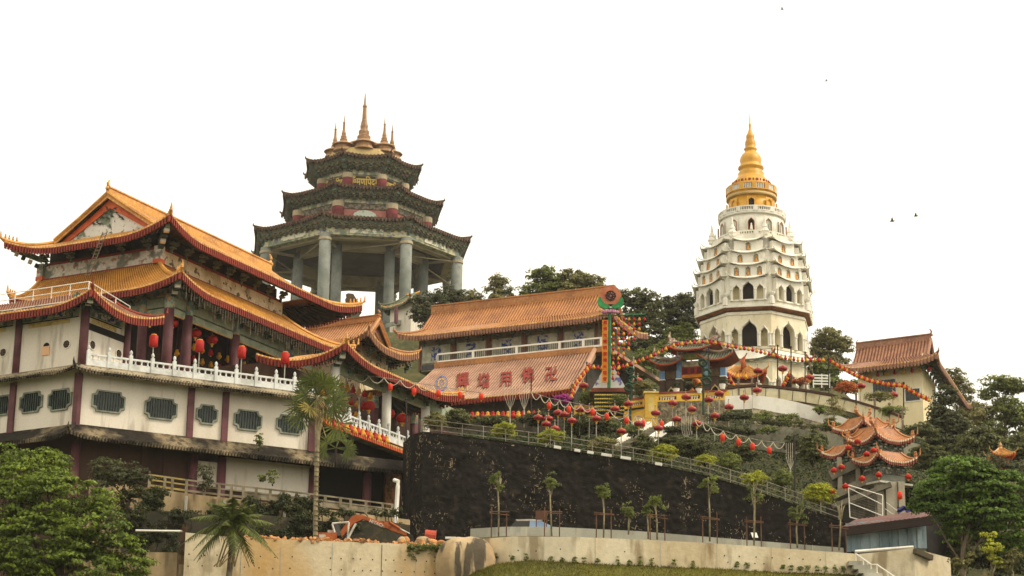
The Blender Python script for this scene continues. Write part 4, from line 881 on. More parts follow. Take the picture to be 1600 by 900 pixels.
# lightning rod pole at the tower and the ornament on the far eave corner
P = at(546, 500, 172); orn = thing('roof_end_ornament', 'dark carved ornament rising behind the far corner of the big hall eave', 'ornament', P)
pts = [(541, 480), (539, 468), (541, 465), (540, 460), (544, 458), (552, 459), (556, 466), (561, 476), (562, 484), (557, 490), (545, 490)]
b = MB(); b.slab([at(x, y, 172) for x, y in pts], Vector((.1, 1.0, 0))); b.build('carved_slab', mat('dark_bronze', '5a4c3a', '3d3428', 1, val=.2), orn)
b = MB(); b.box(at(551, 500, 172.5), .9, .9, 1.4, .4); b.build('pedestal', SOFFITG, orn)
# ================================================================ white pagoda with golden crown
GY = 225; Q0 = at(1178, 490, GY); QP = V2(Q0); QM = ((Q0-CAMP).dot(_F))/FPX
def qz(y): return zpx(QP, y)
pag = thing('white_pagoda', 'tall cream and white octagonal pagoda with golden domed crown and spire', 'pagoda', V3(QP, qz(640)))
PCR = mat('pagoda_cream', 'ece3c8', 'ddd0ac', .5, .46, .66, .8, 'b8a67c', 2.0, .4, .58, .7, val=.05, vs=4, stretch=(1, 1, .4))
PWH = mat('pagoda_white', 'e8e4d6', 'd3cebc', .6, .48, .66, .8, 'b7b49c', 2.4, .4, .58, .7, val=.05, vs=4, stretch=(1, 1, .4))
PGR = mat('pagoda_pale_green', 'd8dccb', 'c2c8b6', .9, .46, .62, .8, val=.06, vs=4)
GOLD = mat('golden_paint', 'd6a02e', 'be8620', .7, .46, .64, .8, 'b57c22', 2.5, .35, .56, .7, rough=.42, spec=.5, val=.06, vs=5)
RBR = mat('red_brown_cornice', '9c6a4c', '7f5238', 1.2, val=.12)
BUD = mat('buddha_orange', 'd9a05a', 'c08044', 4, val=.15)
def qth(deg): return Vector((math.sin(R(deg)), -math.cos(R(deg))))
CT = [-79.5+45*k for k in range(8)]; FT = [-57+45*k for k in range(8)]      # corner and face angles
def qoc(r): return [QP+qth(t)*r*QM for t in CT]
def arch_pts(w, h, spring, n=7):      # ogee outline from bottom left round to bottom right
    pts = [(-w/2, 0), (-w/2, spring)]
    L = [(-.5, 0), (-.47, .28), (-.40, .46), (-.30, .58), (-.19, .70), (-.09, .80), (0, 1.0)]
    H = h-spring
    pts += [(x*w, spring+z*H) for x, z in L[1:]]; pts += [(-x*w, spring+z*H) for x, z in L[-2:0:-1]]; pts += [(w/2, spring), (w/2, 0)]
    return pts
def arch_wall(root, a, b, z0, z1, arches, m, depth, framem=None, name='arch_wall', fw=.09):
    """arches: (centre, width, height, spring, sill, back material) in metres along a-b; outer side is right of a->b"""
    a, b = V2(a), V2(b); L = (b-a).length; e = (b-a).normalized(); o = Vector((e.y, -e.x, 0)); X = Vector((e.x, e.y, 0)); mb = MB()
    P = lambda x, z, d=0: V3(a, 0)+X*x+Vector((0, 0, z))+o*d
    arches = sorted(arches); cuts = [0]+[(arches[i][0]+arches[i][1]/2+arches[i+1][0]-arches[i+1][1]/2)/2 for i in range(len(arches)-1)]+[L]; w_ = None; fr = []; bk = []
    for i, (c, w, h, sp, sill, bm_) in enumerate(arches):
        ap = [(c+x, z0+sill+z) for x, z in arch_pts(w, h, sp)]
        mb.poly([P(cuts[i], z0+sill)]+[P(x, z) for x, z in ap]+[P(cuts[i+1], z0+sill), P(cuts[i+1], z1), P(cuts[i], z1)])
        if sill > 0: mb.quad(P(cuts[i], z0), P(cuts[i+1], z0), P(cuts[i+1], z0+sill), P(cuts[i], z0+sill))
        for p, q in zip(ap, ap[1:]+ap[:1]): mb.quad(P(*p), P(*q), P(*q, -depth), P(*p, -depth))
        fr.append([P(x, z, .02) for x, z in ap]); bk.append((P(c-w/2, z0+sill, -depth+.01), P(c+w/2, z0+sill, -depth+.01), P(c+w/2, z0+sill+h, -depth+.01), P(c-w/2, z0+sill+h, -depth+.01), bm_))
    wo = mb.build(name, m, root)
    for f in fr: q = MB(); q.tube(f, fw, 4, False); q.build('arch_frame', framem or m, wo)
    for p in bk: q = MB(); q.quad(*p[:4]); q.build('arch_recess', p[4], wo)
    return wo
def colonnette(root, P, z0, z1, r, m):
    b = MB(); h = z1-z0; b.lathe((P[0], P[1], z0), [(r*1.4, 0), (r*1.4, h*.06), (r, h*.09), (r*.9, h*.88), (r*1.4, h*.93), (r*1.5, h)], 8); return b.build('colonnette', m, root)
SHADE = mat('shaded_niche_plaster', 'cfc4a0', 'b5a984', .8, val=.08); DOOR = mat('dark_doorway', '2c241e', '1c1713', 1, val=.1)  # niche backs in darker cream: recess shade put into the plaster colour
VF = (7, 0, 1, 2, 3, 4)       # faces that can be seen
zb = [qz(y) for y in (652, 582, 566, 507, 496)]
rW = 87
def faces(r):
    c = qoc(r); return [(c[k], c[(k+1) % 8]) for k in range(8)]
b = MB(); b.prism(qoc(73), zb[0], qz(470)); b.build('core', SHADE, pag)
# ground storey and main storey arcades
for (z0, z1, hc, hs) in ((qz(640), qz(581), 3.0, 2.2), (qz(566), qz(508), 3.1, 2.3)):
    for k in VF:
        a, c = faces(rW)[k]; L = (c-a).length; top = (z0 > qz(600))
        ar = [(L*.5, L*.38, hc, hc*.52, .3, DOOR if k in (0, 1, 2, 3) else SHADE), (L*.165, L*.19, hs, hs*.6, .3, SHADE), (L*.835, L*.19, hs, hs*.6, .3, SHADE if k != 2 else DOOR)]
        w_ = arch_wall(pag, a, c, z0, z1, ar, PCR, .75, PWH)
        for x in (.03, .285, .715, .97): P = onwall(a, c, L*x, 0, .06); colonnette(w_, P, z0+.3, z0+.3+hs*.62, .13, PWH)
        panel(pag, a, c, 0, L, z1-.35, z1-.15, .1, PWH, 'string_course', .0)
# skirt roof over the ground storey (swags up to each corner)
skirt(pag, qoc(88), qz(567), qoc(96), qz(582), sides=VF, up=.65, Lc=2.2, ext=.2, row=.4, tm=PWH, em=TILE_G, sm=PCR, cm=TILE_G, drop=.16, tooth=0, hips=(7, 0, 1, 2, 3, 4), hr=.12, tiled=False, nt=4, hm=RBR, tip=.35, names=('skirt_roof', 'eave_trim', 'soffit', 'hip_ridge'))
# big ledge with red brown underside
zL = qz(503)
for k in VF:
    A, B, C = qoc(rW), qoc(94), qoc(96); j = (k+1) % 8; q = MB(); q.hexa([V3(A[k], zL-.24), V3(A[j], zL-.24), V3(B[j], zL-.05), V3(B[k], zL-.05)], [V3(A[k], zL+.02), V3(A[j], zL+.02), V3(B[j], zL+.02), V3(B[k], zL+.02)]); q.build('cornice', RBR, pag)
    q = MB(); q.hexa([V3(A[k], zL+.02), V3(A[j], zL+.02), V3(C[j], zL+.02), V3(C[k], zL+.02)], [V3(A[k], zL+.3), V3(A[j], zL+.3), V3(C[j], zL+.22), V3(C[k], zL+.22)]); q.build('ledge', PWH, pag)
    A2, B2 = qoc(92), qoc(89); q = MB(); q.hexa([V3(A2[k], zL+.28), V3(A2[j], zL+.28), V3(B2[j], zL+.28), V3(B2[k], zL+.28)], [V3(A2[k], zL+.95), V3(A2[j], zL+.95), V3(B2[j], zL+.95), V3(B2[k], zL+.95)]); q.build('parapet', PWH, pag)
    q = MB(); p = A2[k]; q.lathe((p.x, p.y, zL+.28), [(.32, 0), (.3, .8), (.2, .9), (.36, 1.2), (.38, 1.35), (.1, 1.4)], 8); q.build('urn', PWH, pag)
# tiers: recessed core with eight projecting bays
def tier(r, z0, z1, bw, nich, roofy, k, arcade=False, pj=5):
    d = qth(FT[k]); t = Vector((-d.y, d.x)); cF = QP+d*r*QM*math.cos(R(22.5)); hw = bw*QM/2; a, c = cF-t*hw, cF+t*hw
    back = d*pj*QM
    if arcade:
        L = 2*hw; H = z1-z0
        w_ = arch_wall(pag, a, c, z0, z1, [(L*.5, L*.33, H*.88, H*.5, 0, DOOR), (L*.17, L*.21, H*.74, H*.46, 0, SHADE), (L*.83, L*.21, H*.74, H*.46, 0, SHADE)], PWH, .5, PWH, 'bay_wall', .06)
        for x in (.03, .31, .69, .97): colonnette(w_, onwall(a, c, L*x, 0, .04), z0, z0+H*.5, .1, PWH)
    else:
        L = 2*hw; H = z1-z0; ar = [(L*(i+.5)/nich, .62, H*.78, H*.5, H*.12, PGR) for i in range(nich)]
        w_ = arch_wall(pag, a, c, z0, z1, ar, PWH, .3, PWH, 'bay_wall', .04)
        for i in range(nich):
            P = onwall(a, c, L*(i+.5)/nich, z0+H*.12, -.12); q = MB(); q.lathe(P, [(.24, 0), (.25, .1), (.17, .2), (.15, .42), (.07, .48), (.1, .56), (.1, .64), (.02, .76)], 7); q.build('seated_figure', BUD, w_)
    q = MB(); q.prism([a-back, c-back, c-d*.02, a-d*.02], z0, z1) if False else None
    for s_, p in ((-1, a), (1, c)):
        q = MB(); q.quad(V3(p, z0), V3(p-back, z0), V3(p-back, z1), V3(p, z1)); q.build('bay_side', PWH, pag)
    # curled roof of the bay
    def f(s, v):
        c_ = abs(2*s-1)**2.4; x = lerp(-hw-.22, hw+.22, s); p = cF+t*x+d*(.06+.26*v+.08*c_); return Vector((p.x, p.y, z1+.2*(1-v)+.45*c_*(.5+.5*v)-.05))
    q = MB(); q.grid(f, 12, 2); q.grid(lambda s, v: f(s, v)-Vector((0, 0, .1)), 12, 2)
    n = 13
    for s_ in range(12):
        A, B = f(s_/12, 1), f((s_+1)/12, 1); q.quad(A-Vector((0, 0, .1)), B-Vector((0, 0, .1)), B, A)
    def top(s, v): p = f(s, 0); bk = d*(v*1.2); return Vector((p.x-bk.x, p.y-bk.y, p.z+.12*v))
    q.grid(top, 12, 1); q.build('bay_roof', PWH, pag)
    for s_ in (0, 1):
        p = f(s_, 1); o2 = t*(1 if s_ else -1); q = MB(); q.tube([p, p+Vector((o2.x*.15, o2.y*.15, .14)), p+Vector((o2.x*.2, o2.y*.2, .4))], [.07, .06, .02], 5); q.build('roof_tip', PWH, pag)
TI = [(94, 493, 458, 55, 0, True, 7), (91, 456, 437, 53, 3, False, 8), (86, 434, 417, 49, 2, False, 8), (80, 414, 397, 44, 1, False, 8)]
for (r, y0, y1, bw, nich, arc, pj) in TI:
    b = MB(); b.prism(qoc(r-8), qz(y0)-.3, qz(y1)+.3); b.build('recessed_wall', PWH, pag)
    for k in VF: tier(r, qz(y0), qz(y1), bw, nich, y1, k, arc, pj)
for k in VF:                                  # recesses between the bays
    p = QP+qth(CT[k])*84*QM; d = qth(CT[k]); t = Vector((-d.y, d.x))
    arch_wall(pag, p-t*.75-d*.35, p+t*.75-d*.35, qz(490), qz(468), [(.75, 1.0, 1.35, .8, 0, DOOR if k in (1, 2) else SHADE)], PWH, .4, PWH, 'corner_niche', .05)
p = QP+qth(CT[2])*78*QM; d = qth(CT[2]); t = Vector((-d.y, d.x)); arch_wall(pag, p-t*.7-d*.3, p+t*.7-d*.3, qz(437), qz(412), [(.7, .95, 1.6, 1.0, 0, DOOR)], PWH, .4, PWH, 'corner_niche', .05)
# upper ledge with little stupas
zU = qz(392); b = MB(); b.prism(qoc(72), zU-1.2, zU); b.prism(qoc(68), zU, qz(383)); b.build('upper_ledge', PWH, pag)
for k in range(8):
    p = QP+qth(CT[k])*66*QM; q = MB(); q.lathe((p.x, p.y, qz(386)), [(.35, 0), (.4, .25), (.5, .4), (.3, .8), (.35, .9), (.14, 1.4), (.16, 1.5), (.03, 2.3)], 8); q.build('corner_stupa', PWH, pag)
def ring_rail(r, z, h, n, m, bm_=None, ph=0):
    q = MB(); q.lathe((QP.x, QP.y, z), [(r*QM-.15, 0), (r*QM+.12, 0), (r*QM+.12, .14), (r*QM-.15, .14)], 24); base = q.build('rail_base', m, pag)
    q = MB(); q.lathe((QP.x, QP.y, z+h-.14), [(r*QM-.12, 0), (r*QM+.1, 0), (r*QM+.1, .14), (r*QM-.12, .14)], 24); q.build('rail_top', m, pag)
    for k in range(n):
        th = 360/n*k+ph; p = QP+qth(th)*r*QM; q = MB(); q.box(V3(p, z+h/2), .5, .22, h, R(th)); q.build('rail_pier', m, pag)
        q = MB()
        for i in range(1, 7): pp = QP+qth(th+360/n*(i+.5)/7.5)*r*QM; q.box(V3(pp, z+h/2), .1, .1, h-.2, R(th))
        q.build('rail_balusters', bm_ or WHITEP, pag)
def cyl(r0, y0, r1, y1, m, name): q = MB(); q.lathe((QP.x, QP.y, 0), [(r0*QM, qz(y0)), (r1*QM, qz(y1))], 40); o = q.build(name, m, pag); [setattr(f, 'use_smooth', len(f.vertices) == 4) for f in o.data.polygons]; return o
cyl(56, 392, 56, 387, PWH, 'drum_base'); ring_rail(55, qz(387), .85, 12, PWH)
cyl(50.5, 388, 50.5, 346, PWH, 'white_drum')
for k in range(12):
    th = -8+30*k; p = QP+qth(th)*51*QM; t = Vector((-qth(th).y, qth(th).x)); d = qth(th)
    arch_wall(pag, p-t*.48+d*.17, p+t*.48+d*.17, qz(376), qz(353), [(.48, .66, 1.4, .9, .08, DOOR if k == 0 else PGR)], PWH, .1, RBR, 'drum_niche', .05)
    if k in (11, 0, 1): P = V3(p+d*.2, qz(375)); q = MB(); q.lathe(P, [(.16, 0), (.17, .1), (.12, .5), (.08, .58), (.1, .7), (.02, .82)], 6); q.build('niche_figure', WHITEP if k == 0 else GREYST, pag)
cyl(53, 348, 53, 344.5, PWH, 'ring_cornice'); ring_rail(52, qz(344.5), .62, 12, PWH)
cyl(36.5, 345, 36.5, 314, GOLD, 'golden_drum')
for k in range(8):
    th = -7+45*k; p = QP+qth(th)*36.8*QM; t = Vector((-qth(th).y, qth(th).x)); d = qth(th)
    arch_wall(pag, p-t*.5+d*.17, p+t*.5+d*.17, qz(334), qz(318), [(.5, .72, 1.05, .65, .02, DOOR if k == 0 else GOLD)], GOLD, .1, GOLD, 'golden_niche', .05)
cyl(40, 314, 40, 310, CREAM, 'golden_ledge'); cyl(39, 309.9, 39, 306, GOLD, 'golden_ring'); ring_rail(39, qz(307), .85, 12, GOLD)
q = MB()
prof = [(35, 308), (33, 297), (31, 291), (30, 287), (25, 282), (22, 278), (20, 275), (20.8, 272), (19, 270), (17, 266), (20.5, 264), (20, 261.5), (17, 259), (16.3, 256), (17.2, 252), (16.5, 247), (13.5, 242), (9, 238), (8.5, 236), (10.5, 234), (10.3, 232.5), (8, 231), (8.6, 227), (8.3, 222), (6.3, 218), (6.6, 215), (6.4, 212), (4.5, 209), (3, 205), (1.8, 201), (1.6, 197), (2.2, 195), (1.0, 193), (.8, 186), (.35, 178)]
q.lathe((QP.x, QP.y, 0), [(r*QM, qz(y)) for r, y in prof], 32); q.build('golden_spire', GOLD, pag, True)
q = MB()
for k in range(16):
    th = R(22.5*k); rr = 30.6*QM; zz = qz(287.5); dd = Vector((math.sin(th), -math.cos(th))); tt = Vector((-dd.y, dd.x)); c = QP+dd*rr
    for (x, h) in ((-.36, .25), (0, .6), (.36, .25)):
        cc = c+tt*x; q.box(V3(cc, zz-h/2), .14, .06, h, th)
q.build('red_scallop_band', mat('scallop_red', '8c3c24', val=.1), pag)
# ================================================================ terrain
GRASSG = mat('grassy_earth', '4a4a26', '33361b', .6, .42, .62, .9, '6a5a3c', 2.0, .5, .55, .66, val=.25, bump=.05, bs=3)
CP = [(700, 695, 137), (860, 712, 137), (1000, 735, 137), (1110, 758, 136), (1250, 806, 133), (1310, 825, 131), (640, 720, 141), (900, 668, 152), (1000, 664, 156), (1100, 660, 158), (1200, 668, 156), (1250, 705, 146),
      (1180, 738, 139), (1310, 715, 150), (1050, 634, 184), (960, 645, 170), (1178, 622, 205), (1178, 615, 228), (1290, 625, 225), (780, 664, 171), (600, 740, 150), (560, 700, 165), (1400, 660, 195), (1500, 700, 205), (1580, 730, 175), (1390, 705, 155), (1450, 760, 140),
      (563, 522, 330), (480, 560, 320), (660, 520, 300), (860, 505, 235), (1050, 545, 250), (1290, 575, 262), (1500, 655, 262), (700, 515, 230), (1650, 690, 260), (300, 600, 240), (0, 640, 230), (-200, 700, 200),
      (100, 930, 122), (300, 930, 122), (500, 930, 123), (-150, 930, 125), (660, 860, 127), (760, 842, 124), (1000, 850, 124), (1300, 868, 122), (1450, 900, 121), (1560, 905, 121), (1700, 900, 125), (1000, 1010, 100), (300, 1010, 100), (1500, 1010, 100), (800, 1200, 60), (-300, 1000, 100), (1900, 950, 110)]
_pts = np.array([tuple(at(*c)) for c in CP]+[(0, 0, 0), (-60, 20, 0), (60, 20, 0), (0, -60, 0), (0, 700, 20), (-300, 700, 10), (300, 700, 10), (-250, 330, 70), (300, 330, 60), (-400, 150, 10), (400, 150, 10), (-250, 60, 0), (250, 60, 0), (0, 520, 80), (0, 420, 105)])
def ground_z(x, y):            # smooth hillside through the surveyed points, kept below the terraces that stand on it
    d = (_pts[:, 0]-x)**2+(_pts[:, 1]-y)**2; w_ = 1/(d+1.5)**1.9; z = float((w_*_pts[:, 2]).sum()/w_.sum())
    if y > 20:
        px = 800+x/y*3440
        if y < 128: c = 935
        elif y < 150 and px < 655: c = 935-(y-128)/22*100
        elif y < 136.5: c = 930
        elif y < 140: c = 800-(y-136.5)/3.5*(800-np.interp(px, [680, 860, 1000, 1110, 1250, 1330, 1600], [690, 712, 732, 755, 806, 830, 850]))
        elif y < 200: t_ = min(1, (y-140)/48); c = lerp(np.interp(px, [500, 655, 680, 860, 1000, 1110, 1250, 1330, 1600], [840, 800, 692, 714, 736, 760, 800, 800, 850]), np.interp(px, [500, 680, 860, 1000, 1100, 1200, 1330, 1420, 1600], [735, 672, 662, 640, 629, 622, 640, 668, 725]), t_)
        else: c = np.interp(px, [-200, 400, 480, 700, 860, 1000, 1080, 1300, 1345, 1400, 1600], [650, 560, 520, 520, 515, 545, 578, 586, 600, 650, 700])+(y-260)*.1
        z = min(z, zpx((x, y), float(c)))
    return max(z, -.5)
_xs = [-3000, -1500, -800]+list(np.linspace(-420, -80, 14))+list(np.linspace(-75, 75, 76))+list(np.linspace(80, 420, 14))+[800, 1500, 3000]
_ys = [-800, -200]+list(np.linspace(-60, 95, 14))+list(np.linspace(98, 270, 87))+list(np.linspace(276, 460, 18))+[520, 700, 1200, 2500, 4500]
b = MB(); W = len(_xs); vs = []
for y in _ys:
    for x in _xs:
        z = ground_z(x, y) if -420 <= x <= 420 and -60 <= y <= 700 else 0
        vs.append((x, y, z-.25+.12*mnoise.noise(Vector((x*.4, y*.4, 0)))))
b.add(vs, [(j*W+i, j*W+i+1, (j+1)*W+i+1, (j+1)*W+i) for j in range(len(_ys)-1) for i in range(W-1)]); struct(b.build('hillside_ground', GRASSG, smooth=True))
def gnd(px, py, Y):          # plan point by pixel and depth, standing on the hillside
    p = at(px, py, Y); return Vector((p.x, p.y, ground_z(p.x, p.y)-.25))

# ---------------------------------------------------------------- walls in the foreground
CONC = mat('stained_concrete', 'ddd0b2', 'c8b692', .35, .44, .62, .9, '86714f', 1.1, .75, .53, .66, stretch=(1, 1, .25), val=.1, vs=3, bump=.02, bs=5)
CONC2 = mat('orange_stained_concrete', 'ddccaa', 'cfa566', .16, .46, .6, .9, '8d7a5a', 1.1, .5, .58, .7, stretch=(1, 1, .35), val=.1, vs=3, bump=.02, bs=5)
PARA = mat('grey_parapet', 'b9b6a6', '9a9788', .5, .45, .62, .8, '74716a', 1.8, .5, .57, .7, stretch=(1, 1, .4), val=.08)
HOLE = mat('form_tie_hole', '2a231a', val=0)
def strip_wall(name, label, top, bot, th, m, cat='wall', seams=(), holes=(), hw=.07, cap=None):
    """top/bot: (px, py, Y) polylines with the same columns"""
    t = thing(name, label, cat, at(*bot[0])); 
    A = [at(*p) for p in top]; B = []
    for (px, py, Y), a in zip(bot, A): B.append(Vector((a.x, a.y, zpx(a, py))))
    for i in range(len(A)-1):
        b = MB(); n = Vector((0, th, 0)); b.hexa([B[i], B[i+1], B[i+1]+n, B[i]+n], [A[i], A[i+1], A[i+1]+n, A[i]+n]); b.build('wall_section', m, t)
    return t, A, B
def along(A, px):
    for i in range(len(A)-1):
        p0, p1 = pix(A[i])[0], pix(A[i+1])[0]
        if min(p0, p1)-.5 <= px <= max(p0, p1)+.5: return A[i].lerp(A[i+1], (px-p0)/(p1-p0)), A[i+1]-A[i]
    return A[-1], A[-1]-A[-2]
# left foundation wall, broken top
tl = [(290, 832, 118), (350, 838, 118), (420, 842, 118), (500, 845, 118), (580, 848, 118), (640, 850, 118), (697, 853, 118)]
fw, fA, fB = strip_wall('foundation_wall', 'pale concrete foundation wall with form-tie holes below the excavator', tl, [(p, 960, 118) for p, _, _ in tl], .6, CONC2)
q = MB(); q.lathe((0, 0, 0), [(.04, -.01), (.036, .012)], 8); HM = mesh_of(q, 'form_tie_hole', HOLE)
for px, py in [(x+random.uniform(-4, 4), y+(x-290)*.028+random.uniform(-1, 1)) for y in (866, 884) for x in list(range(300, 470, 22))+list(range(520, 690, 16))]:
    P, d = along(fA, px); z = zpx(P, py); inst('form_tie_hole', HM, fw, Vector((P.x, P.y-.005, z)), (R(90), 0, 0))
for px in (330, 378, 440, 520, 597, 650):
    P, d = along(fA, px); q = MB(); q.box((P.x, P.y-.004, P.z-2.2), .03, .02, 4.2); q.build('panel_seam', HOLE if px == 597 else PARA, fw)
# rubble on the broken top
RUB = mat('clay_rubble', 'b98450', '8f5f36', 1.5, .45, .6, .8, 'd9c09a', 4, .6, .55, .66, val=.25)
rub = thing('rubble_line', 'line of broken orange rubble along the foundation wall top', 'rubble', at(420, 842, 118.3)); stuff(rub); q = MB()
for k in range(430):
    px = random.uniform(378, 698); P, d = along(fA, px); s = random.uniform(.06, .24); c = P+Vector((0, random.uniform(0, 1.6), random.uniform(-.05, .12))); 
    a = Vector((random.uniform(-1, 1), random.uniform(-1, 1), random.uniform(-1, 1))).normalized(); b_ = a.orthogonal().normalized(); q.box(c, s*random.uniform(.8, 1.8), s, s*random.uniform(.5, 1), ax=(a, b_, a.cross(b_)))
o = q.build('rubble_pieces', RUB, rub); stuff(o)
# boulder between the walls
BOU = mat('streaked_boulder', 'b9a27e', '9a8260', .5, .44, .6, .8, '3f3a30', .9, .9, .54, .6, stretch=(1.6, 1, .25), val=.15, vs=3, bump=.05, bs=2)
bo = thing('boulder', 'large tan boulder with black streaks between the two concrete walls', 'rock', at(730, 900, 117)); q = MB(); c = at(724, 900, 117.5)
def bf(u, v):
    th = 2*math.pi*u; ph = math.pi*(v-.5); d = Vector((math.cos(th)*math.cos(ph), math.sin(th)*math.cos(ph), math.sin(ph)))
    k = 1/(abs(d.x)**3.0+abs(d.y)**3.0+abs(d.z)**3.0)**(1/3.0); p = Vector((d.x*k*1.62, d.y*k*1.4, d.z*k*2.15)); p.x += .25*(1-(p.z/2.2))*.4; p = disp(p, .22, .5, 3); p = disp(p, .06, 2.0, 5); return c+p
q.grid(bf, 40, 24); q.build('stone', BOU, bo, True)
# front garden retaining wall
top = [(745, 843, 119), (800, 838, 117), (900, 839, 116), (1000, 843, 116), (1100, 848, 116), (1200, 855, 116), (1280, 861, 116), (1336, 865, 116)]
rw, rA, rB = strip_wall('garden_retaining_wall', 'long tan concrete retaining wall along the top of the lawn', top, [(p, 930, Y) for p, _, Y in top], .5, CONC)
for px in (850, 930, 1032, 1120, 1205, 1290):
    P, d = along(rA, px); q = MB(); q.box((P.x, P.y-.004, P.z-1.2), .03, .02, 2.4, math.atan2(d.y, d.x)); q.build('panel_seam', PARA, rw)
for px, py in [(x+random.uniform(-5, 5), 868+(x-1130)*.045) for x in range(1135, 1290, 24)]+[(x, 878+(x-1130)*.045) for x in range(1137, 1200, 14)]+[(810, 860), (838, 861), (876, 858), (976, 862)]:
    P, d = along(rA, px); inst('form_tie_hole', HM, rw, Vector((P.x, P.y-.006, zpx(P, py))), (R(90), 0, 0))
# low grey parapet behind it
top = [(735, 826, 123.5), (790, 823, 123), (860, 823, 123), (1000, 830, 123), (1120, 840, 123), (1220, 848, 123), (1318, 856, 122)]
pw, pA, pB = strip_wall('low_parapet', 'low pale grey parapet wall behind the staked young trees', top, [(p, y+30, Y) for p, y, Y in top], .25, PARA)
for px in (822, 900, 1090, 1130, 1160, 1195, 1270):
    P, d = along(pA, px); q = MB(); q.box((P.x, P.y-.004, P.z-.35), .03, .02, .7); q.build('panel_seam', CONC, pw)
b = MB(); pr = [(p, y+9, Y) for p, y, Y in top]; T1 = [at(p, y, Y) for p, y, Y in [(745, 843, 119), (800, 838, 117), (900, 839, 116), (1000, 843, 116), (1120, 849, 116), (1220, 856, 116), (1336, 865, 116)]]
for i in range(6):
    a, c = T1[i], T1[i+1]; d, e = pA[i], pA[i+1]; zz = Vector((0, 0, 0)); b.quad(V3(a, a.z-.12), V3(c, c.z-.12), V3(e, e.z-.55), V3(d, d.z-.55))
struct(b.build('planting_terrace', GRASSG))
# lawn
LAWN = mat('lawn_green', '5e5a1c', '4a4816', .5, .42, .6, .9, '7a7434', 2.2, .5, .54, .66, val=.25, vs=14, bump=.04, bs=20)
LP = [(690, 905), (735, 896), (775, 881), (830, 877), (900, 879), (960, 882), (1050, 886), (1150, 891), (1250, 895), (1340, 899)]
LT = [at(px, py, 116.3-(.3 if px > 740 else 0)) for px, py in LP]
def lf(u, v):
    x = u*(len(LT)-1); i = min(int(x), len(LT)-2); p = LT[i].lerp(LT[i+1], x-i); return Vector((p.x*(1-v*.12), p.y-26*v, p.z-13.5*v-.5*math.sin(v*3.1)+.08*mnoise.noise(Vector((p.x*.3, v*8, 0)))*(1-v)))
b = MB(); b.grid(lf, 72, 24); struct(b.build('lawn', LAWN, smooth=True))
n = 26000; uu = rng.random(n); vv = rng.random(n)**1.6*.4; P = np.array([tuple(lf(float(a), float(c))) for a, c in zip(uu, vv)]); hgt = rng.uniform(.06, .15, (n, 1)); d = rng.normal(0, .05, (n, 3)); d[:, 2] = 0
bx = rng.normal(0, 1, (n, 3)); bx[:, 2] = 0; bx /= np.linalg.norm(bx, axis=1, keepdims=True); V = np.empty((n, 3, 3)); V[:, 0] = P-bx*.018; V[:, 1] = P+bx*.018; V[:, 2] = P+d+np.array((0, 0, 1))*hgt
gr = fast_mesh('lawn_grass', V.reshape(-1, 3), 3, mat('grass_blade', '706c20', '525016', .35, val=.2, island=.35, transl=.3), None, (0, 0, 0)); tag(gr, 'short green grass of the sloping lawn', 'grass', kind='stuff')
# ---------------------------------------------------------------- tall dark wall
DW = mat('blackened_wall', '1d1914', '110e0b', .7, .4, .6, .9, '3a3226', 1.8, .6, .56, .68, val=.35, vs=3, rough=.95, bump=.12, bs=2.2)
DWP = mat('wall_fleck', 'a89878', '6d604a', 2, .4, .6, .8, val=.2)
DT = [(630, 692, 141), (643, 680, 137), (662, 675, 135.5), (735, 684, 135), (800, 692, 135), (860, 700, 134.5), (930, 711, 134), (1000, 722, 133.5), (1060, 734, 133), (1110, 745, 132.5), (1180, 767, 132), (1250, 792, 131), (1325, 818, 130)]
dw = thing('dark_retaining_wall', 'tall blackened rough retaining wall with pale flecks below the garden railing', 'wall', at(640, 838, 136))
DA = [at(*p) for p in DT]
def dwp(u, v):
    x = u*(len(DA)-1); i = min(int(x), len(DA)-2); p = DA[i].lerp(DA[i+1], x-i); z = lerp(p.z, p.z-lerp(9.0, 6.5, u), v); q_ = Vector((p.x, p.y-v*.9, z)); k = mnoise.noise(q_*1.1)*.07+mnoise.noise(q_*3.1)*.08+abs(mnoise.noise(q_*.33))*.08; return q_+Vector((k*.3, -k, 0))
b = MB(); b.grid(dwp, 300, 60); b.build('wall_face', DW, dw)
q = MB()
for k in range(6500):
    u = random.random(); v = random.random()**1.0
    if mnoise.noise(Vector((u*22, v*3.4, 1.7))) < -.05+.42*random.random()-(.45 if u < .28 and v > .62 else 0): continue
    p = dwp(u, v)+Vector((0, -.035, 0)); s = random.uniform(.014, .042)*(1.7 if random.random() < .1 else 1); a = random.choice((random.uniform(-.4, .4), random.uniform(-.4, .4), random.uniform(1.1, 2.0))); X = Vector((math.cos(a), 0, math.sin(a)))*s*random.uniform(.35, .9); Z = Vector((-math.sin(a), -.15, math.cos(a)))*s*random.choice((.9, 1.2, 2.2, 4.0))
    q.poly([p-X, p-Z*.7, p+X*.8, p+Z])
stuff(q.build('wall_flecks', DWP, dw))
b = MB(); b.grid(lambda u, v: (lambda p: Vector((p.x, p.y+v*3.5-.05, p.z+.02-v*.1)))(dwp(u, 0)), 80, 1); b.build('wall_top', LEDGE2, dw)
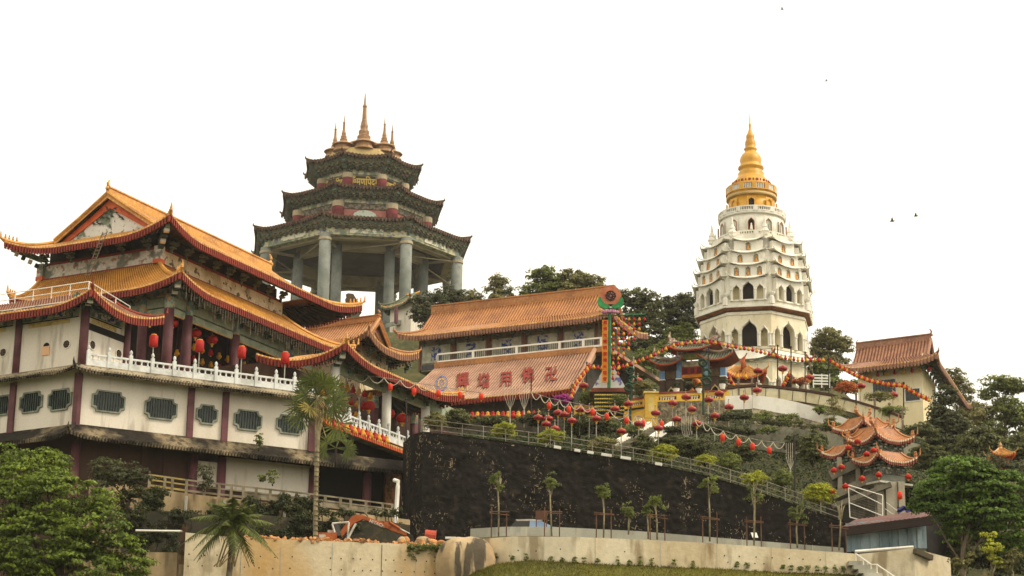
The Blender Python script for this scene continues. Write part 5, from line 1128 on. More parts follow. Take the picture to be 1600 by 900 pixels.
# pipe rails along its top
gr_ = thing('garden_railing', 'galvanised pipe railing following the top edge of the dark wall', 'railing', at(660, 672, 135.4))
ps = [660, 690, 722, 755, 790, 826, 860, 893, 926, 958, 990, 1020, 1050, 1080, 1110, 1142, 1170, 1200, 1228, 1256, 1284, 1312]
RP = [along(DA, p)[0]+Vector((0, .25, 0)) for p in ps]
q = MB(); q.tube([(0, 0, -.1), (0, 0, .95)], .026, 5); PM = mesh_of(q, 'rail_post', STEEL)
for p in RP: inst('rail_post', PM, gr_, p)
for h in (.25, .58, .92):
    q = MB(); q.tube([p+Vector((0, 0, h)) for p in RP], .02, 5); q.build('rail', STEEL, gr_)
q = MB(); q.tube([RP[0]+Vector((0, 0, .3)), at(657, 690, 137)+Vector((0, 0, .2))], .03, 5); q.build('rail', STEEL, gr_)
for i, (p0, p1) in enumerate(((866, 876), (898, 906), (918, 927), (940, 955), (970, 985), (1024, 1034))):
    A_, B_ = along(DA, p0)[0], along(DA, p1)[0]; q = MB(); q.beam(A_+Vector((0, -.12, .08)), B_+Vector((0, -.12, .08)), .3, .18); o = q.build('kerb_block', WHITEP, None, loc=A_); tag(o, 'white kerb block on the dark wall edge, %s from the left' % ORD[i], 'kerb', 'white kerb blocks on the dark wall')
# ---------------------------------------------------------------- lower fence and stained wall below the podium
low = thing('stained_lower_wall', 'water-stained tan concrete wall under the podium terrace fence', 'wall', at(300, 860, 127.5))
tp = [(140, 748, 127), (230, 762, 127), (300, 772, 127), (400, 783, 127.5), (480, 792, 128), (560, 802, 129), (640, 812, 131)]
STAIN = mat('water_stained_concrete', 'b09a74', '7d6b4e', .7, .44, .6, .9, '2e271c', .9, .85, .52, .64, stretch=(1.4, 1.4, .22), val=.15, vs=3)
A_ = [at(*p) for p in tp]
for i in range(len(A_)-1): b = MB(); n_ = Vector((0, .6, 0)); dn = Vector((0, 0, 9)); b.hexa([A_[i]-dn, A_[i+1]-dn, A_[i+1]-dn+n_, A_[i]-dn+n_], [A_[i], A_[i+1], A_[i+1]+n_, A_[i]+n_]); b.build('wall_section', STAIN, low)
for px in (292, 335, 352, 385, 392, 445): P, d = along(A_, px); q = MB(); q.box((P.x, P.y-.1, P.z-2), .35 if px in (335, 385) else .14, .3, 3.6); q.build('buttress', STAIN if px in (335, 385) else WHITEP if px == 392 else PARA, low)
for px, wv in ((343, .9), (372, 1.0)): P, d = along(A_, px); q = MB(); q.box((P.x, P.y-.012, P.z-2.2), wv*.55, .03, 2.6); q.build('dark_gap', BLACKIN, low)
fen = thing('terrace_fence', 'old concrete rail fence along the lower podium terrace', 'fence', A_[0])
fp = [232, 256, 268, 290, 318, 341, 360, 379, 399, 421, 442, 462, 482, 507, 531, 547, 571, 597, 612]
FP = [along(A_, p)[0]+Vector((0, .2, 0)) for p in fp]
FENM = mat('greyed_concrete_rail', '978c74', '6f6650', 1.2, val=.15)
for i, p in enumerate(FP):
    q = MB(); q.box(p+Vector((0, 0, .42)), .16, .16, .95); q.build('fence_post', FENM, fen)
    if i < len(FP)-1:
        a, c = p, FP[i+1]; m_ = mat('yellow_rail', 'b09a58', val=.15) if i < 3 else FENM
        for h in (.2, .55, .85): q = MB(); q.beam(a+Vector((0, 0, h)), c+Vector((0, 0, h)), .08, .09 if h > .3 else .12); q.build('fence_rail', m_, fen)
        if i > 6: q = MB(); q.beam(a+Vector((0, .02, .37)), c+Vector((0, .02, .37)), .04, .24); q.build('fence_panel', FENM, fen)
# white pipes
q = MB(); P0, P1 = at(617, 835, 127), at(622, 752, 127); q.tube([P0, P0.lerp(P1, .9), P1, P1+Vector((-.25, .3, .12))], .13, 8); o = q.build('drain_pipe', WHITEP, None, loc=P0); tag(o, 'upright white drain pipe at the left end of the dark wall', 'pipe')
q = MB(); P0, P1 = at(212, 829, 119), at(285, 830, 119); q.tube([P0, P1], .06, 8); o = q.build('water_pipe', WHITEP, None, loc=P0); tag(o, 'thin horizontal white pipe above the big green tree', 'pipe')
# small block, rebar and lower block left of the foundation wall
q = MB(); P = at(252, 880, 117.8); q.box(P+Vector((0, .5, -.6)), 1.75, 1.2, 2.4); o = q.build('concrete_block', STAIN, None, loc=P); tag(o, 'low stained concrete block beside the foundation wall', 'block')
rb = thing('rebar_bundle', 'rusty reinforcement bars standing at the left end of the foundation wall', 'rebar', at(284, 880, 118))
for k in range(6): q = MB(); P = at(280+k*1.6, 882, 118.2); q.tube([P, P+Vector((0, .02*k, 2.1+.1*(k % 3)))], .018, 4); q.build('bar', mat('rust', '5a3a26', '3e281b', 3, val=.2), rb)
dk = thing('dark_bank', 'dark earth bank behind the foundation wall', 'bank', at(250, 845, 121)); b = MB()
b.grid(lambda u, v: disp(at(190+u*450, 795+v*70+u*25, 124.5-v*2), .25, .5, 2), 40, 10); b.build('earth', mat('dark_earth', '2f2a1c', '1f2214', .8, .4, .6, .9, '4a4028', 2, .5, .55, .66, val=.3), dk)
# ================================================================ terrace, stairs and balustrades before the pagoda
YEL = mat('yellow_wall_paint', 'd9b04a', 'c69a38', .8, .45, .62, .8, val=.08)
YELW = mat('pale_yellow_trim', 'e8d28c', 'd2b869', 1, val=.06)
REDCOP = mat('red_brown_coping', '8a4c3a', '6f3a2c', 1, val=.1)
RUBST = mat('rubble_stone', '8f8468', '6b614c', 1.4, .44, .58, .95, '4a4436', 3.2, .8, .5, .58, val=.25, vs=5, bump=.1, bs=3)
GREYW = mat('grey_garden_wall', '86836f', '6a6757', .9, .44, .6, .9, '4e4b40', 2.4, .6, .54, .64, val=.2, vs=4)
ytr = thing('yellow_terrace', 'yellow terrace wall with white balusters and red coping before the gate', 'terrace wall', at(1010, 660, 168))
def yrun(p0, p1, hpx, n, foot):      # (px, py top, Y)
    A, B = at(*p0), at(*p1); h = A.z-zpx(A, p0[1]+hpx); e = (B-A); L = e.length; e = e/L; up = Vector((0, 0, 1))
    q = MB(); q.beam(A, B, .45, .14); q.build('coping', REDCOP, ytr)
    q = MB(); q.beam(A-up*.19, B-up*.19, .32, .22); q.build('rail_top', YEL, ytr); q = MB(); q.beam(A-up*(h-.1), B-up*(h-.1), .34, .22); q.build('rail_base', YEL, ytr)
    q = MB(); q.beam(A-up*(h+.2+foot/2)+Vector((0, .1, 0)), B-up*(h+.2+foot/2)+Vector((0, .1, 0)), .3, foot); q.build('lower_wall', YEL if foot < .5 else RUBST, ytr)
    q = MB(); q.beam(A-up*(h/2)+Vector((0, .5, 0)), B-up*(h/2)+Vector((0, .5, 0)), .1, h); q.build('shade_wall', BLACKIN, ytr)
    for i in range(n+1):
        p = A+e*(L*i/n); q = MB(); q.box(p-up*(h/2), .5, .36, h, math.atan2(e.y, e.x)); q.build('pier', YEL, ytr)
        if i < n:
            k = max(3, int(L/n/.3)); q = MB()
            for j in range(k): c = p+e*(.35+(L/n-.7)*(j+.5)/k); q.lathe(c-up*(h-.2), [(.07, 0), (.05, .1), (.1, h*.3), (.05, h*.55), (.07, h-.4)], 6)
            q.build('balusters', WHITEP, ytr)
yrun((903, 634, 163), (1006, 622, 166), 14, 3, .4); yrun((1024, 615, 167), (1134, 611, 168), 15, 3, 2.4)
for px, py, w_, h0, h1 in ((1017, 645, 1.0, 616, 668),):
    P = at(px, py, 165); q = MB(); q.box(V3(P, (zpx(P, h0)+zpx(P, h1))/2), 1.0, 1.0, zpx(P, h0)-zpx(P, h1)); q.build('stair_pier', YEL, ytr); q = MB(); q.box(V3(P, zpx(P, h0)+.05), 1.2, 1.2, .14); q.build('pier_cap', YELW, ytr)
    q = MB(); c = V3(P, zpx(P, 645))-Vector((0, .51, 0)); q.poly([c+Vector((x, 0, z)) for x, z in arch_pts(.45, 1.3, .9)]); q.build('arch_panel', YELW, ytr)
A, B = at(978, 652, 164.6), at(1008, 638, 164.6); q = MB(); q.hexa([V3(A, zpx(A, 672)), V3(B, zpx(B, 670)), V3(B, zpx(B, 670))+Vector((0, .4, 0)), V3(A, zpx(A, 672))+Vector((0, .4, 0))], [A, B, B+Vector((0, .4, 0)), A+Vector((0, .4, 0))]); q.build('stair_wall', YEL, ytr)
q = MB()
for k in range(7): c = A.lerp(B, .18+k*.1)-Vector((0, .06, .9)); q.lathe(c-Vector((0, 0, .35)), [(.06, 0), (.1, .25), (.05, .6)], 6)
q.build('balusters', WHITEP, ytr)
# stone wall below
q = MB(); A, B = at(1025, 628, 166.5), at(1134, 625, 167.5); q.hexa([V3(A, zpx(A, 672)), V3(B, zpx(B, 672)), V3(B, zpx(B, 672))+Vector((0, .5, 0)), V3(A, zpx(A, 672))+Vector((0, .5, 0))], [A, B, B+Vector((0, .5, 0)), A+Vector((0, .5, 0))]); o = q.build('rubble_wall', RUBST, None, loc=V3(A, zpx(A, 672))); tag(o, 'grey rubble stone wall right of the yellow stair pier', 'wall')
q = MB(); A, B = at(1133, 619, 166), at(1175, 617, 166); n_ = Vector((0, .4, 0)); dz = Vector((0, 0, 1.15)); q.hexa([A-dz, B-dz, B-dz+n_, A-dz+n_], [A, B, B+n_, A+n_]); o = q.build('white_wall', WHITEP, None, loc=A); tag(o, 'short plain white wall at the right end of the yellow balusters', 'wall')
# stairs with white side walls
st = thing('garden_stairs', 'straight garden staircase with sloping white side walls', 'stairs', at(985, 700, 158))
A, B = at(958, 696, 156), at(1016, 664, 164); C_, D_ = at(1012, 690, 156), at(1050, 664, 164)
for i, (p, q_) in enumerate(((A, B), (C_, D_))): b = MB(); b.beam(p, q_, .3, .55); b.build('side_wall', WHITEP, st)
STEP = mat('stair_concrete', '8d8672', '6f6a5a', 1, val=.12)
for k in range(16):
    t0 = k/16; p, q_ = A.lerp(B, t0), C_.lerp(D_, t0); b = MB(); b.beam(p-Vector((0, 0, .3)), q_-Vector((0, 0, .3)), .6, .3); b.build('step', STEP, st)
# curved white wall with panelled fence
cw = thing('curved_white_wall', 'long curved white wall sweeping down to the right below the pagoda', 'wall', at(1175, 630, 166))
CW = [(1176, 617, 165), (1210, 621, 165), (1245, 628, 165), (1280, 638, 164), (1310, 649, 162), (1340, 661, 159), (1365, 672, 156)]
CA = [at(*p) for p in CW]
for i in range(len(CA)-1): a, c = CA[i], CA[i+1]; q = MB(); dz = Vector((0, 0, 1.55)); n_ = Vector((0, .5, 0)); q.hexa([a-dz, c-dz, c-dz+n_, a-dz+n_], [a, c, c+n_, a+n_]); q.build('wall_section', WHITEP, cw)
fen2 = thing('panelled_fence', 'cream panelled fence with dark posts on the curved terrace edge', 'fence', at(1175, 600, 168))
FW = [(1135, 606, 169), (1154, 604, 169), (1175, 602, 169), (1217, 605, 169), (1259, 610, 169), (1300, 617, 168), (1338, 627, 166), (1367, 636, 164), (1390, 643, 162), (1410, 651, 160)]
FA = [at(*p) for p in FW]; FENC = mat('cream_fence_panel', 'd9cfae', 'c2b690', 1, val=.08); DKB = mat('dark_brown_rail', '4a3428', val=.1)
for i, a in enumerate(FA):
    q = MB(); q.box(a-Vector((0, 0, .3)), .16, .16, 1.5); q.lathe(a+Vector((0, 0, .45)), [(.08, 0), (.12, .1), (.12, .2), (.03, .28)], 6); q.build('fence_post', mat('grey_brown_post', '7a6a5a', val=.1), fen2)
    if i < len(FA)-1:
        c = FA[i+1]; q = MB(); q.beam(a-Vector((0, 0, .02)), c-Vector((0, 0, .02)), .3, .2); q.build('fence_coping', DKB, fen2)
        n_ = 2
        for j in range(n_):
            p, r_ = a.lerp(c, j/n_+.02), a.lerp(c, (j+1)/n_-.02); q = MB(); q.beam(p-Vector((0, 0, .6)), r_-Vector((0, 0, .6)), .12, .8); q.build('fence_panel', FENC, fen2)
        q = MB(); q.beam(a-Vector((0, 0, 1.08)), c-Vector((0, 0, 1.08)), .16, .1); q.build('fence_rail', DKB, fen2)
gy = thing('grey_garden_wall', 'rough grey stone garden wall curving below the hedges', 'wall', at(1175, 690, 152))
GWL = [(1172, 662, 153), (1230, 668, 152), (1290, 676, 151), (1350, 684, 151), (1420, 690, 152), (1460, 700, 153), (1500, 722, 154)]
GA = [at(*p) for p in GWL]
for i in range(len(GA)-1): a, c = GA[i], GA[i+1]; q = MB(); dz = Vector((0, 0, 1.9)); n_ = Vector((0, .5, 0)); q.hexa([a-dz, c-dz, c-dz+n_, a-dz+n_], [a, c, c+n_, a+n_]); q.build('wall_section', GREYW, gy)
g2 = thing('rock_slope_wall', 'sloping band of rough stone under the curved white wall', 'wall', at(1250, 660, 160))
q = MB(); RA = [at(*p) for p in ((1176, 645, 164.4), (1245, 658, 164.2), (1300, 673, 162.2), (1365, 702, 156.2))]
for a, c in zip(RA[:-1], RA[1:]): dz = Vector((0, -1.2, 1.5)); q.quad(a+Vector((0, dz.y, -dz.z)), c+Vector((0, dz.y, -dz.z)), c+Vector((0, 0, .4)), a+Vector((0, 0, .4)))
q.build('stone_face', RUBST, g2)

# ================================================================ gate with grey-green roofs
GXd = -dirv(-72); gx2 = V2(GXd); gd2 = V2(dirv(18))          # along the gate to the right; away from the viewer
PG0 = at(1082, 625, 186); gate = thing('ornamental_gate', 'triple-bay gate with grey-green tiled roofs and red eaves in front of the pagoda', 'gate', PG0)
def gpx(px, z): return wpx(V2(PG0), V2(PG0)+gx2, px, z)
zg0 = PG0.z-.4; GBR = mat('gate_brown_stone', '5a463c', '48372f', 1.2, val=.15); GBL = mat('gate_blue_panel', '6f93b8', '8fa9c2', 2, .45, .6, .8, val=.1)
def gp(t, d, z): p = V2(PG0)+gx2*t+gd2*d; return V3(p, z)
cxs = [1036, 1062, 1104, 1131]
zc_ = [zpx(PG0, 592)]*4
for px in cxs:
    t = gpx(px, zg0+1.5); zt_ = zpx(PG0, 592); q = MB(); q.box(gp(t, 0, (zg0+zt_)/2), .5, .7, zt_-zg0, math.atan2(gx2.y, gx2.x)); q.build('pillar', GBR, gate)
    q = MB(); q.box(gp(t, 0, zt_+.4), .48, .66, .8, math.atan2(gx2.y, gx2.x)); q.build('pillar_head', GBL, gate); q = MB(); q.box(gp(t, 0, zt_), .56, .76, .1, math.atan2(gx2.y, gx2.x)); q.build('pillar_band', WHITEP, gate)
for (l_, r_) in ((1040, 1058), (1108, 1127)):
    t0, t1 = gpx(l_, zg0+1.5), gpx(r_, zg0+1.5); zt_ = zpx(PG0, 576); a, c = V2(PG0)+gx2*t0, V2(PG0)+gx2*t1; arch_wall(gate, a-gd2*.1, c-gd2*.1, zg0, zt_, [((t1-t0)/2, (t1-t0)*.62, 1.7, 1.0, 0, BLACKIN)], GBR, .4, YELW, 'side_bay', .05)
    q = MB(); q.box(gp((t0+t1)/2, -.16, zt_-.55), (t1-t0)*.8, .1, .7, math.atan2(gx2.y, gx2.x)); q.build('plaque', mat('dark_gold_plaque', '6b5334', '4a3a26', 3, val=.2), gate)
t0, t1 = gpx(1064, zg0+2), gpx(1102, zg0+2); tm_ = (t0+t1)/2; zb_ = zpx(PG0, 580)
q = MB(); q.box(gp(tm_, -.05, zb_), t1-t0, .4, .75, math.atan2(gx2.y, gx2.x)); q.build('red_lintel', mat('lintel_red', '9a3226', '7d241c', 2, val=.15), gate)
for k in range(3): q = MB(); q.box(gp(tm_+(k-1)*.62, -.28, zb_), .4, .05, .5, math.atan2(gx2.y, gx2.x)); q.build('lintel_panel', mat('lintel_dark', '5a1c18', val=.1), gate)
q = MB(); q.box(gp(tm_, -.05, zb_-.52), t1-t0, .45, .28, math.atan2(gx2.y, gx2.x)); q.build('gold_beam', mat('gate_gold_beam', 'd08a2c', 'b56c20', 3, val=.15), gate)
zb2 = zpx(PG0, 559); 
for px in (1062, 1104): q = MB(); t = gpx(px, zg0+4); q.box(gp(t, 0, (zb2+zb_)/2), .45, .6, zb2-zb_+.6, math.atan2(gx2.y, gx2.x)); q.build('upper_pillar', GBL, gate)
q = MB(); q.box(gp(tm_, 0, zb2+.1), t1-t0+.4, .5, .5, math.atan2(gx2.y, gx2.x)); q.build('upper_beam', mat('gate_green_beam', '7c8a4c', 'b59a3c', 3, val=.2), gate)
q = MB(); q.box(gp(tm_, .1, zb2-.7), t1-t0, .2, .8, math.atan2(gx2.y, gx2.x)); q.build('white_plaque', mat('cream_plaque', 'c9bf9c', '8a8468', 2, val=.12), gate)
def groof(l_, r_, ye, yr, nm):
    t0, t1 = gpx(l_, zg0+4), gpx(r_, zg0+4); L = t1-t0; ze_ = zpx(PG0, ye); zr_ = zpx(PG0, yr)
    for s_ in (-1, 1):
        def f(u, v): c_ = abs(2*u-1)**3; t = lerp(t0, t1, u)+(u-.5)*.5*v*c_; return gp(t, s_*(.08+1.25*v), lerp(zr_, ze_, v**.8)+.55*c_)
        q = MB(); corr(q, f, L, .24, 6, .06); sl = q.build('roof_slope', [TILE_G, PAN['grey_green_tile']], gate)
        q = MB(); q.tube([f(k/16, 1)-Vector((0, 0, .08)) for k in range(17)], .11, 5); q.build('eave_edge', mat('gate_red_eave', '9a4a2c', '7c3a24', 2, val=.15), sl)
        q = MB(); q.grid(lambda u, v: f(u, v)-Vector((0, 0, .16)), 10, 3); q.build('soffit', REDCOP, sl)
    q = MB(); q.tube([gp(lerp(t0, t1, k/12)+(k/12-.5)*.5*abs(k/6-1)**2, 0, zr_+.18+.7*abs(k/6-1)**2.5) for k in range(13)], .2, 6); q.build('curved_ridge', mat('pale_ridge', 'a08e7a', '7c6c5c', 2, val=.15), gate)
    for k in (0, 1): P = gp((t0, t1)[k]+(.2, -.2)[k], -.3, zr_+.5); q = MB(); q.box(P, .5, .35, .5, .3); q.tube([P, P+GXd*(.25*(1 if k else -1))+Vector((0, 0, .5)), P+GXd*(.15*(1 if k else -1))+Vector((0, 0, .95))], [.16, .12, .04], 5); q.build('ridge_ornament', mat('mosaic_ornament', 'c9bca4', '7a6c6a', 4, .44, .54, 1, 'a0523c', 6, .7, .52, .6, val=.2), gate)
groof(1048, 1121, 551, 541, 'm'); groof(1024, 1067, 572, 563, 'l'); groof(1100, 1146, 569, 556, 'r')
# dragon coil in the gate opening
dr = thing('orange_dragon_sculpture', 'orange coiled sculpture inside the gate opening', 'sculpture', at(1090, 622, 188)); DRM = mat('orange_scales', 'd9772c', 'b5551c', 4, .44, .58, .9, 'f0c070', 7, .6, .55, .6, val=.2)
q = MB(); q.tube([at(x, y, 188+.3*math.sin(x)) for x, y in ((1075, 618), (1082, 612), (1090, 618), (1094, 606), (1088, 596), (1083, 590))], [.25, .4, .45, .45, .35, .15], 8); q.build('coil', DRM, dr, True)
# orange pavilion beside the pagoda
op = thing('orange_pavilion', 'small pavilion with sweeping orange roof and yellow lamps at the pagoda foot', 'pavilion', at(1155, 620, 196)); OC = V2(at(1155, 604, 197)); 
OE = [OC+Vector((x, y)) for x, y in ((-1.6, -1.6), (2.2, -1.6), (2.2, 1.6), (-1.6, 1.6))]; OI = [OC+Vector((x, y)) for x, y in ((-.5, -.3), (.9, -.3), (.9, .3), (-.5, .3))]; zo_ = zpx(OE[0], 588)
skirt(op, OI, zo_+1.35, OE, zo_, sides=(0, 1, 3), up=.7, Lc=1.6, ext=.3, row=.2, tm=TILE_O, em=ORANGE, sof=False, drop=.16, tooth=.08, nt=5, hr=.1, tip=.5)
q = MB(); q.prism([OC+Vector((x, y)) for x, y in ((-1.1, -1.1), (1.7, -1.1), (1.7, 1.1), (-1.1, 1.1))], zo_-2.6, zo_+.1); q.build('wall', mat('rust_brown_wall', '7a4a30', '5a3624', 1.5, val=.2), op)
q = MB(); q.tube([at(1157, 580, 196), at(1162, 572, 196), at(1160, 563, 196), at(1167, 552, 196)], [.15, .3, .25, .08], 7); q.build('dragon_ornament', mat('dull_orange_relief', 'b8623a', '8f4a2c', 3, val=.25), op, True)
q = MB(); q.box(at(1157, 600, 195.2), 2.6, .1, .14); q.build('sill', mat('pale_sill', 'b09a7a', val=.1), op)
for i, px in enumerate((1152, 1165)): lantern(LSMALLY, at(px, 589, 195.2), 'yellow lamp under the orange pavilion roof, %s one' % ('left', 'right')[i], 'yellow lamps of the orange pavilion', 1.0, name='yellow_lantern')

# ================================================================ flower sign on a pole
FY = 160; fs = thing('flower_sign', 'tall green pole sign topped by a pink flower disc with green leaves', 'sign', at(953, 612, FY))
mpx = (at(953, 500, FY)-CAMP).dot(_F)/FPX; fx = Vector((1, 0, 0)); fz = Vector((0, 0, 1)); fyv = Vector((0, -1, 0))
GRP = mat('green_pole_paint', '3f7a52', '2f6040', 2, val=.12); PNK = mat('salmon_disc', 'c07a5a', 'a86548', 1.5, val=.12)
q = MB(); q.tube([at(951.5, 606, FY), at(953, 482, FY)], .13, 8); q.build('pole', GRP, fs)
C0 = at(954, 463, FY)
def disc(c, r0, r1, th, m, nm, n=28, sx=1.0):
    q = MB(); P = lambda r, k, d: c+fx*(r*math.cos(2*math.pi*k/n)*sx)+fz*(r*math.sin(2*math.pi*k/n))+fyv*d
    for k in range(n):
        q.quad(P(r0, k, th), P(r0, k+1, th), P(r1, k+1, th), P(r1, k, th)); q.quad(P(r1, k, th), P(r1, k+1, th), P(r1, k+1, -th), P(r1, k, -th)); q.quad(P(r0, k+1, -th), P(r0, k, -th), P(r1, k, -th), P(r1, k+1, -th))
    return q.build(nm, m, fs)
disc(C0, .42, 17*mpx, .15, PNK, 'flower_disc'); disc(C0, 0, .42, .14, mat('white_centre', 'd8cfc0', val=.05), 'disc_centre')
q = MB()
for k in range(10): a = k*math.pi/5; q.beam(C0+fyv*.22+(fx*math.cos(a)+fz*math.sin(a))*.1, C0+fyv*.22+(fx*math.cos(a+.5)+fz*math.sin(a+.5))*.42, .06, .09, fyv)
q.tube([C0+fyv*.22+(fx*math.cos(k*.4189)+fz*math.sin(k*.4189))*.36 for k in range(16)], .06, 5); q.build('wheel_emblem', mat('dark_maroon', '4a1c18', val=.1), fs)
for s_ in (-1, 1):
    q = MB(); an = [R(188+k*11) for k in range(8)]; pl = [(math.cos(a)*(17.5+7*math.sin(math.pi*(k+.6)/8.2)), math.sin(a)*(17.5+7*math.sin(math.pi*(k+.6)/8.2))) for k, a in enumerate(an)]+[(math.cos(a)*15.5, math.sin(a)*15.5) for a in an[::-1]]
    q.slab([C0+fx*(-s_*x*mpx)+fz*(y*mpx)+fyv*.2 for x, y in pl], -fyv*.22); q.build('leaf', mat('leaf_green_panel', '3c9a5a', '2c7a46', 2, val=.1), fs)
    q = MB(); 
for k in range(7):
    x = (k-3)*3.6; q = MB(); c = at(954+x, 487+abs(k-3)*.5, FY)+fyv*.15; q.lathe(c-fz*.16, [(.05, 0), (.16, .1), (.14, .22), (.02, .34)], 7); q.build('lotus_petal', mat('pink_petal', 'b98aa0', '98607c', 3, val=.1), fs)
q = MB(); q.tube([at(936, 493, FY), at(953, 493, FY), at(1009, 491, FY)], .05, 6); q.build('cross_bar', GRP, fs)
q = MB(); q.box(at(954, 479, FY), .5, .3, .3); q.build('disc_stem', mat('white_stem', 'd9d4cc', val=.05), fs)
PLM = mat('orange_sign_plate', 'e08a2a', 'c96f1c', 2, val=.08); PLR = mat('red_sign_mark', 'a8281c', val=.05)
for k, ch in enumerate('萬佛光時明家接天慈會'):
    c = at(945.5-k*.05, 505+k*9.8, FY)+fyv*.1; q = MB(); q.box(c, 8.6*mpx, .08, 9.0*mpx); pl = q.build('sign_plate', PLM, fs)
    q = MB(); q.box(c-fyv*.03, 9.2*mpx, .05, 9.6*mpx); q.build('plate_edge', mat('yellow_plate_edge', 'ecc35c', val=.05), pl)
    place_text(ch, 'plate_mark', 6.6*mpx, fs, c+fyv*.05, (1, 0, 0), (0, 0, 1), PLR)
ls = 0
colsx = [(959, 13), (967, 12), (975, 9), (983, 7), (991, 5), (999, 3), (1007, 1)]
for ci, (px, n) in enumerate(colsx):
    for k in range(n):
        P = at(px-k*.12, 499+k*7.7, FY+.1); rd = (k+ci) % 2 == 0
        lantern(LSMALLR if rd else LSMALLY, P, '%s lantern, %s from the top in the %s hanging string of the flower sign' % ('red' if rd else 'yellow', ORD[k], ORD[ci]), 'lantern strings hanging from the flower sign', .56, name='red_lantern' if rd else 'yellow_lantern', tassel=False)
    q = MB(); a = at(px, 492, FY+.1); q.tube([a, at(px-n*.12, 499+n*7.7-5, FY+.1)], .015, 4); o = q.build('string', WIRE, fs)
# pedestal and tiered flower cone
ped = thing('flower_sign_pedestal', 'white and blue trapezoid stand with yellow dotted cone below the flower sign', 'pedestal', at(953, 640, FY+1))
def trap(y0, y1, w0, w1, m, nm, dep=2.0):
    a0, a1, b0, b1 = at(952-w0, y0, FY+.6), at(952+w0, y0, FY+.6), at(952-w1, y1, FY+.6), at(952+w1, y1, FY+.6); n_ = Vector((0, dep, 0)); q = MB(); q.hexa([b0, b1, b1+n_, b0+n_], [a0, a1, a1+n_*.7, a0+n_*.7]); return q.build(nm, m, ped)
trap(575, 606, 8, 26, mat('white_blue_board', 'd8d4cc', '5a62a8', 1.6, .54, .6, .9, val=.08), 'board'); trap(606, 612, 27, 30, REDCOP, 'board_base')
for k in range(5):
    y = 614+k*6; trap(y, y+6, 24-k*.3, 24.6-k*.3, mat('dark_green_tier', '3a4028', '2a3020', 2, val=.2), 'tier', 1.6)
    q = MB()
    for j in range(17): q.lathe(at(930+j*2.75, y+3.4, FY+.5), [(.02, -.07), (.09, 0), (.02, .08)], 5)
    q.build('flower_row', mat('yellow_flowers', 'd9c264', 'c4a848', 3, val=.2), ped)

# ================================================================ lantern strings and posts
def polyline(pts, step):
    P = [Vector((x, y, Y)) for x, y, Y in pts]; out = []; d = 0
    for a, c in zip(P[:-1], P[1:]):
        L = math.hypot(c.x-a.x, c.y-a.y)
        while d < L: q_ = a.lerp(c, d/L); out.append((q_.x, q_.y, q_.z)); d += step
        d -= L
    return out
def string(pts, step, sc, lab, grp, kinds=(LSMALLR, LSMALLY), wire=True, nm='lantern_wire'):
    L = polyline(pts, step)
    for i, (x, y, Y) in enumerate(L):
        k = i % 2; lantern(kinds[k], at(x, y, Y), '%s lantern %s from the left on the %s' % (('red', 'yellow')[k], ordn(i), lab), grp, sc, name=('red_lantern', 'yellow_lantern')[k], tassel=False)
    if wire:
        q = MB(); q.tube([at(x, y-4, Y) for x, y, Y in pts], .02, 4); o = q.build(nm, WIRE, None, loc=at(*pts[0])); tag(o, 'thin dark wire carrying the '+lab, 'wire')
string([(921, 573, 166), (945, 576, 167), (975, 573, 168), (1007, 561, 170), (1020, 556, 171), (1037, 547, 172), (1055, 539, 173), (1075, 536, 174), (1100, 534, 175), (1120, 536, 176), (1140, 541, 176), (1172, 546, 176), (1197, 552, 176), (1222, 559, 176), (1250, 563, 176), (1292, 563, 176)], 6.6, .7, 'long rope sweeping past the gate', 'lanterns on the long rope past the gate')
string([(1298, 564, 176), (1312, 573, 175), (1335, 586, 174), (1358, 595, 173), (1385, 601, 172), (1411, 603, 171), (1430, 615, 170), (1455, 627, 169)], 4.3, .7, 'dense rope before the brown-roofed house', 'lanterns on the dense rope before the house')
string([(920, 574, 166), (908, 589, 165), (898, 602, 164.5), (892, 624, 164)], 4.2, .8, 'short dense rope beside the flower sign', 'lanterns on the short rope by the flower sign')
string([(1224, 602, 190), (1235, 582, 190)], 4.2, .85, 'short slanting rope at the pagoda foot', 'lanterns on the rope at the pagoda foot')
string([(1139, 590, 188), (1147, 604, 188), (1152, 612, 188)], 4.2, .9, 'short rope right of the gate', 'lanterns on the rope right of the gate')
DPOLE = mat('dark_post', '3a3430', val=.1)
for i, (px, y0, y1, Y, lab) in enumerate(((917, 568, 640, 165.8, 'left of the flower sign'), (990, 560, 640, 168.5, 'right of the flower sign'), (1107, 543, 640, 175, 'at the right end of the gate'), (1215, 541, 604, 176, 'first right of the pagoda ridge'), (1236, 543, 606, 176, 'second right of the pagoda ridge'), (1258, 552, 612, 176, 'third right of the pagoda ridge'), (1295, 558, 618, 176, 'where the two lantern ropes meet'), (1412, 599, 640, 171, 'before the brown-roofed house'), (830, 585, 660, 166, 'in front of the painted characters'), (635, 625, 690, 143, 'beside the side pavilion'), (541, 560, 690, 146, 'at the side pavilion corner'))):
    q = MB(); q.tube([at(px, y1, Y), at(px, y0, Y)], .06, 6); q.lathe(at(px, y0, Y), [(.06, 0), (.1, .05), (.03, .15)], 6); o = q.build('thin_post', DPOLE if px not in (990, 541) else POLE, None, loc=at(px, y1, Y)); tag(o, 'thin dark post %s' % lab if px not in (990, 541) else 'thin grey post %s' % lab, 'post', 'thin posts')
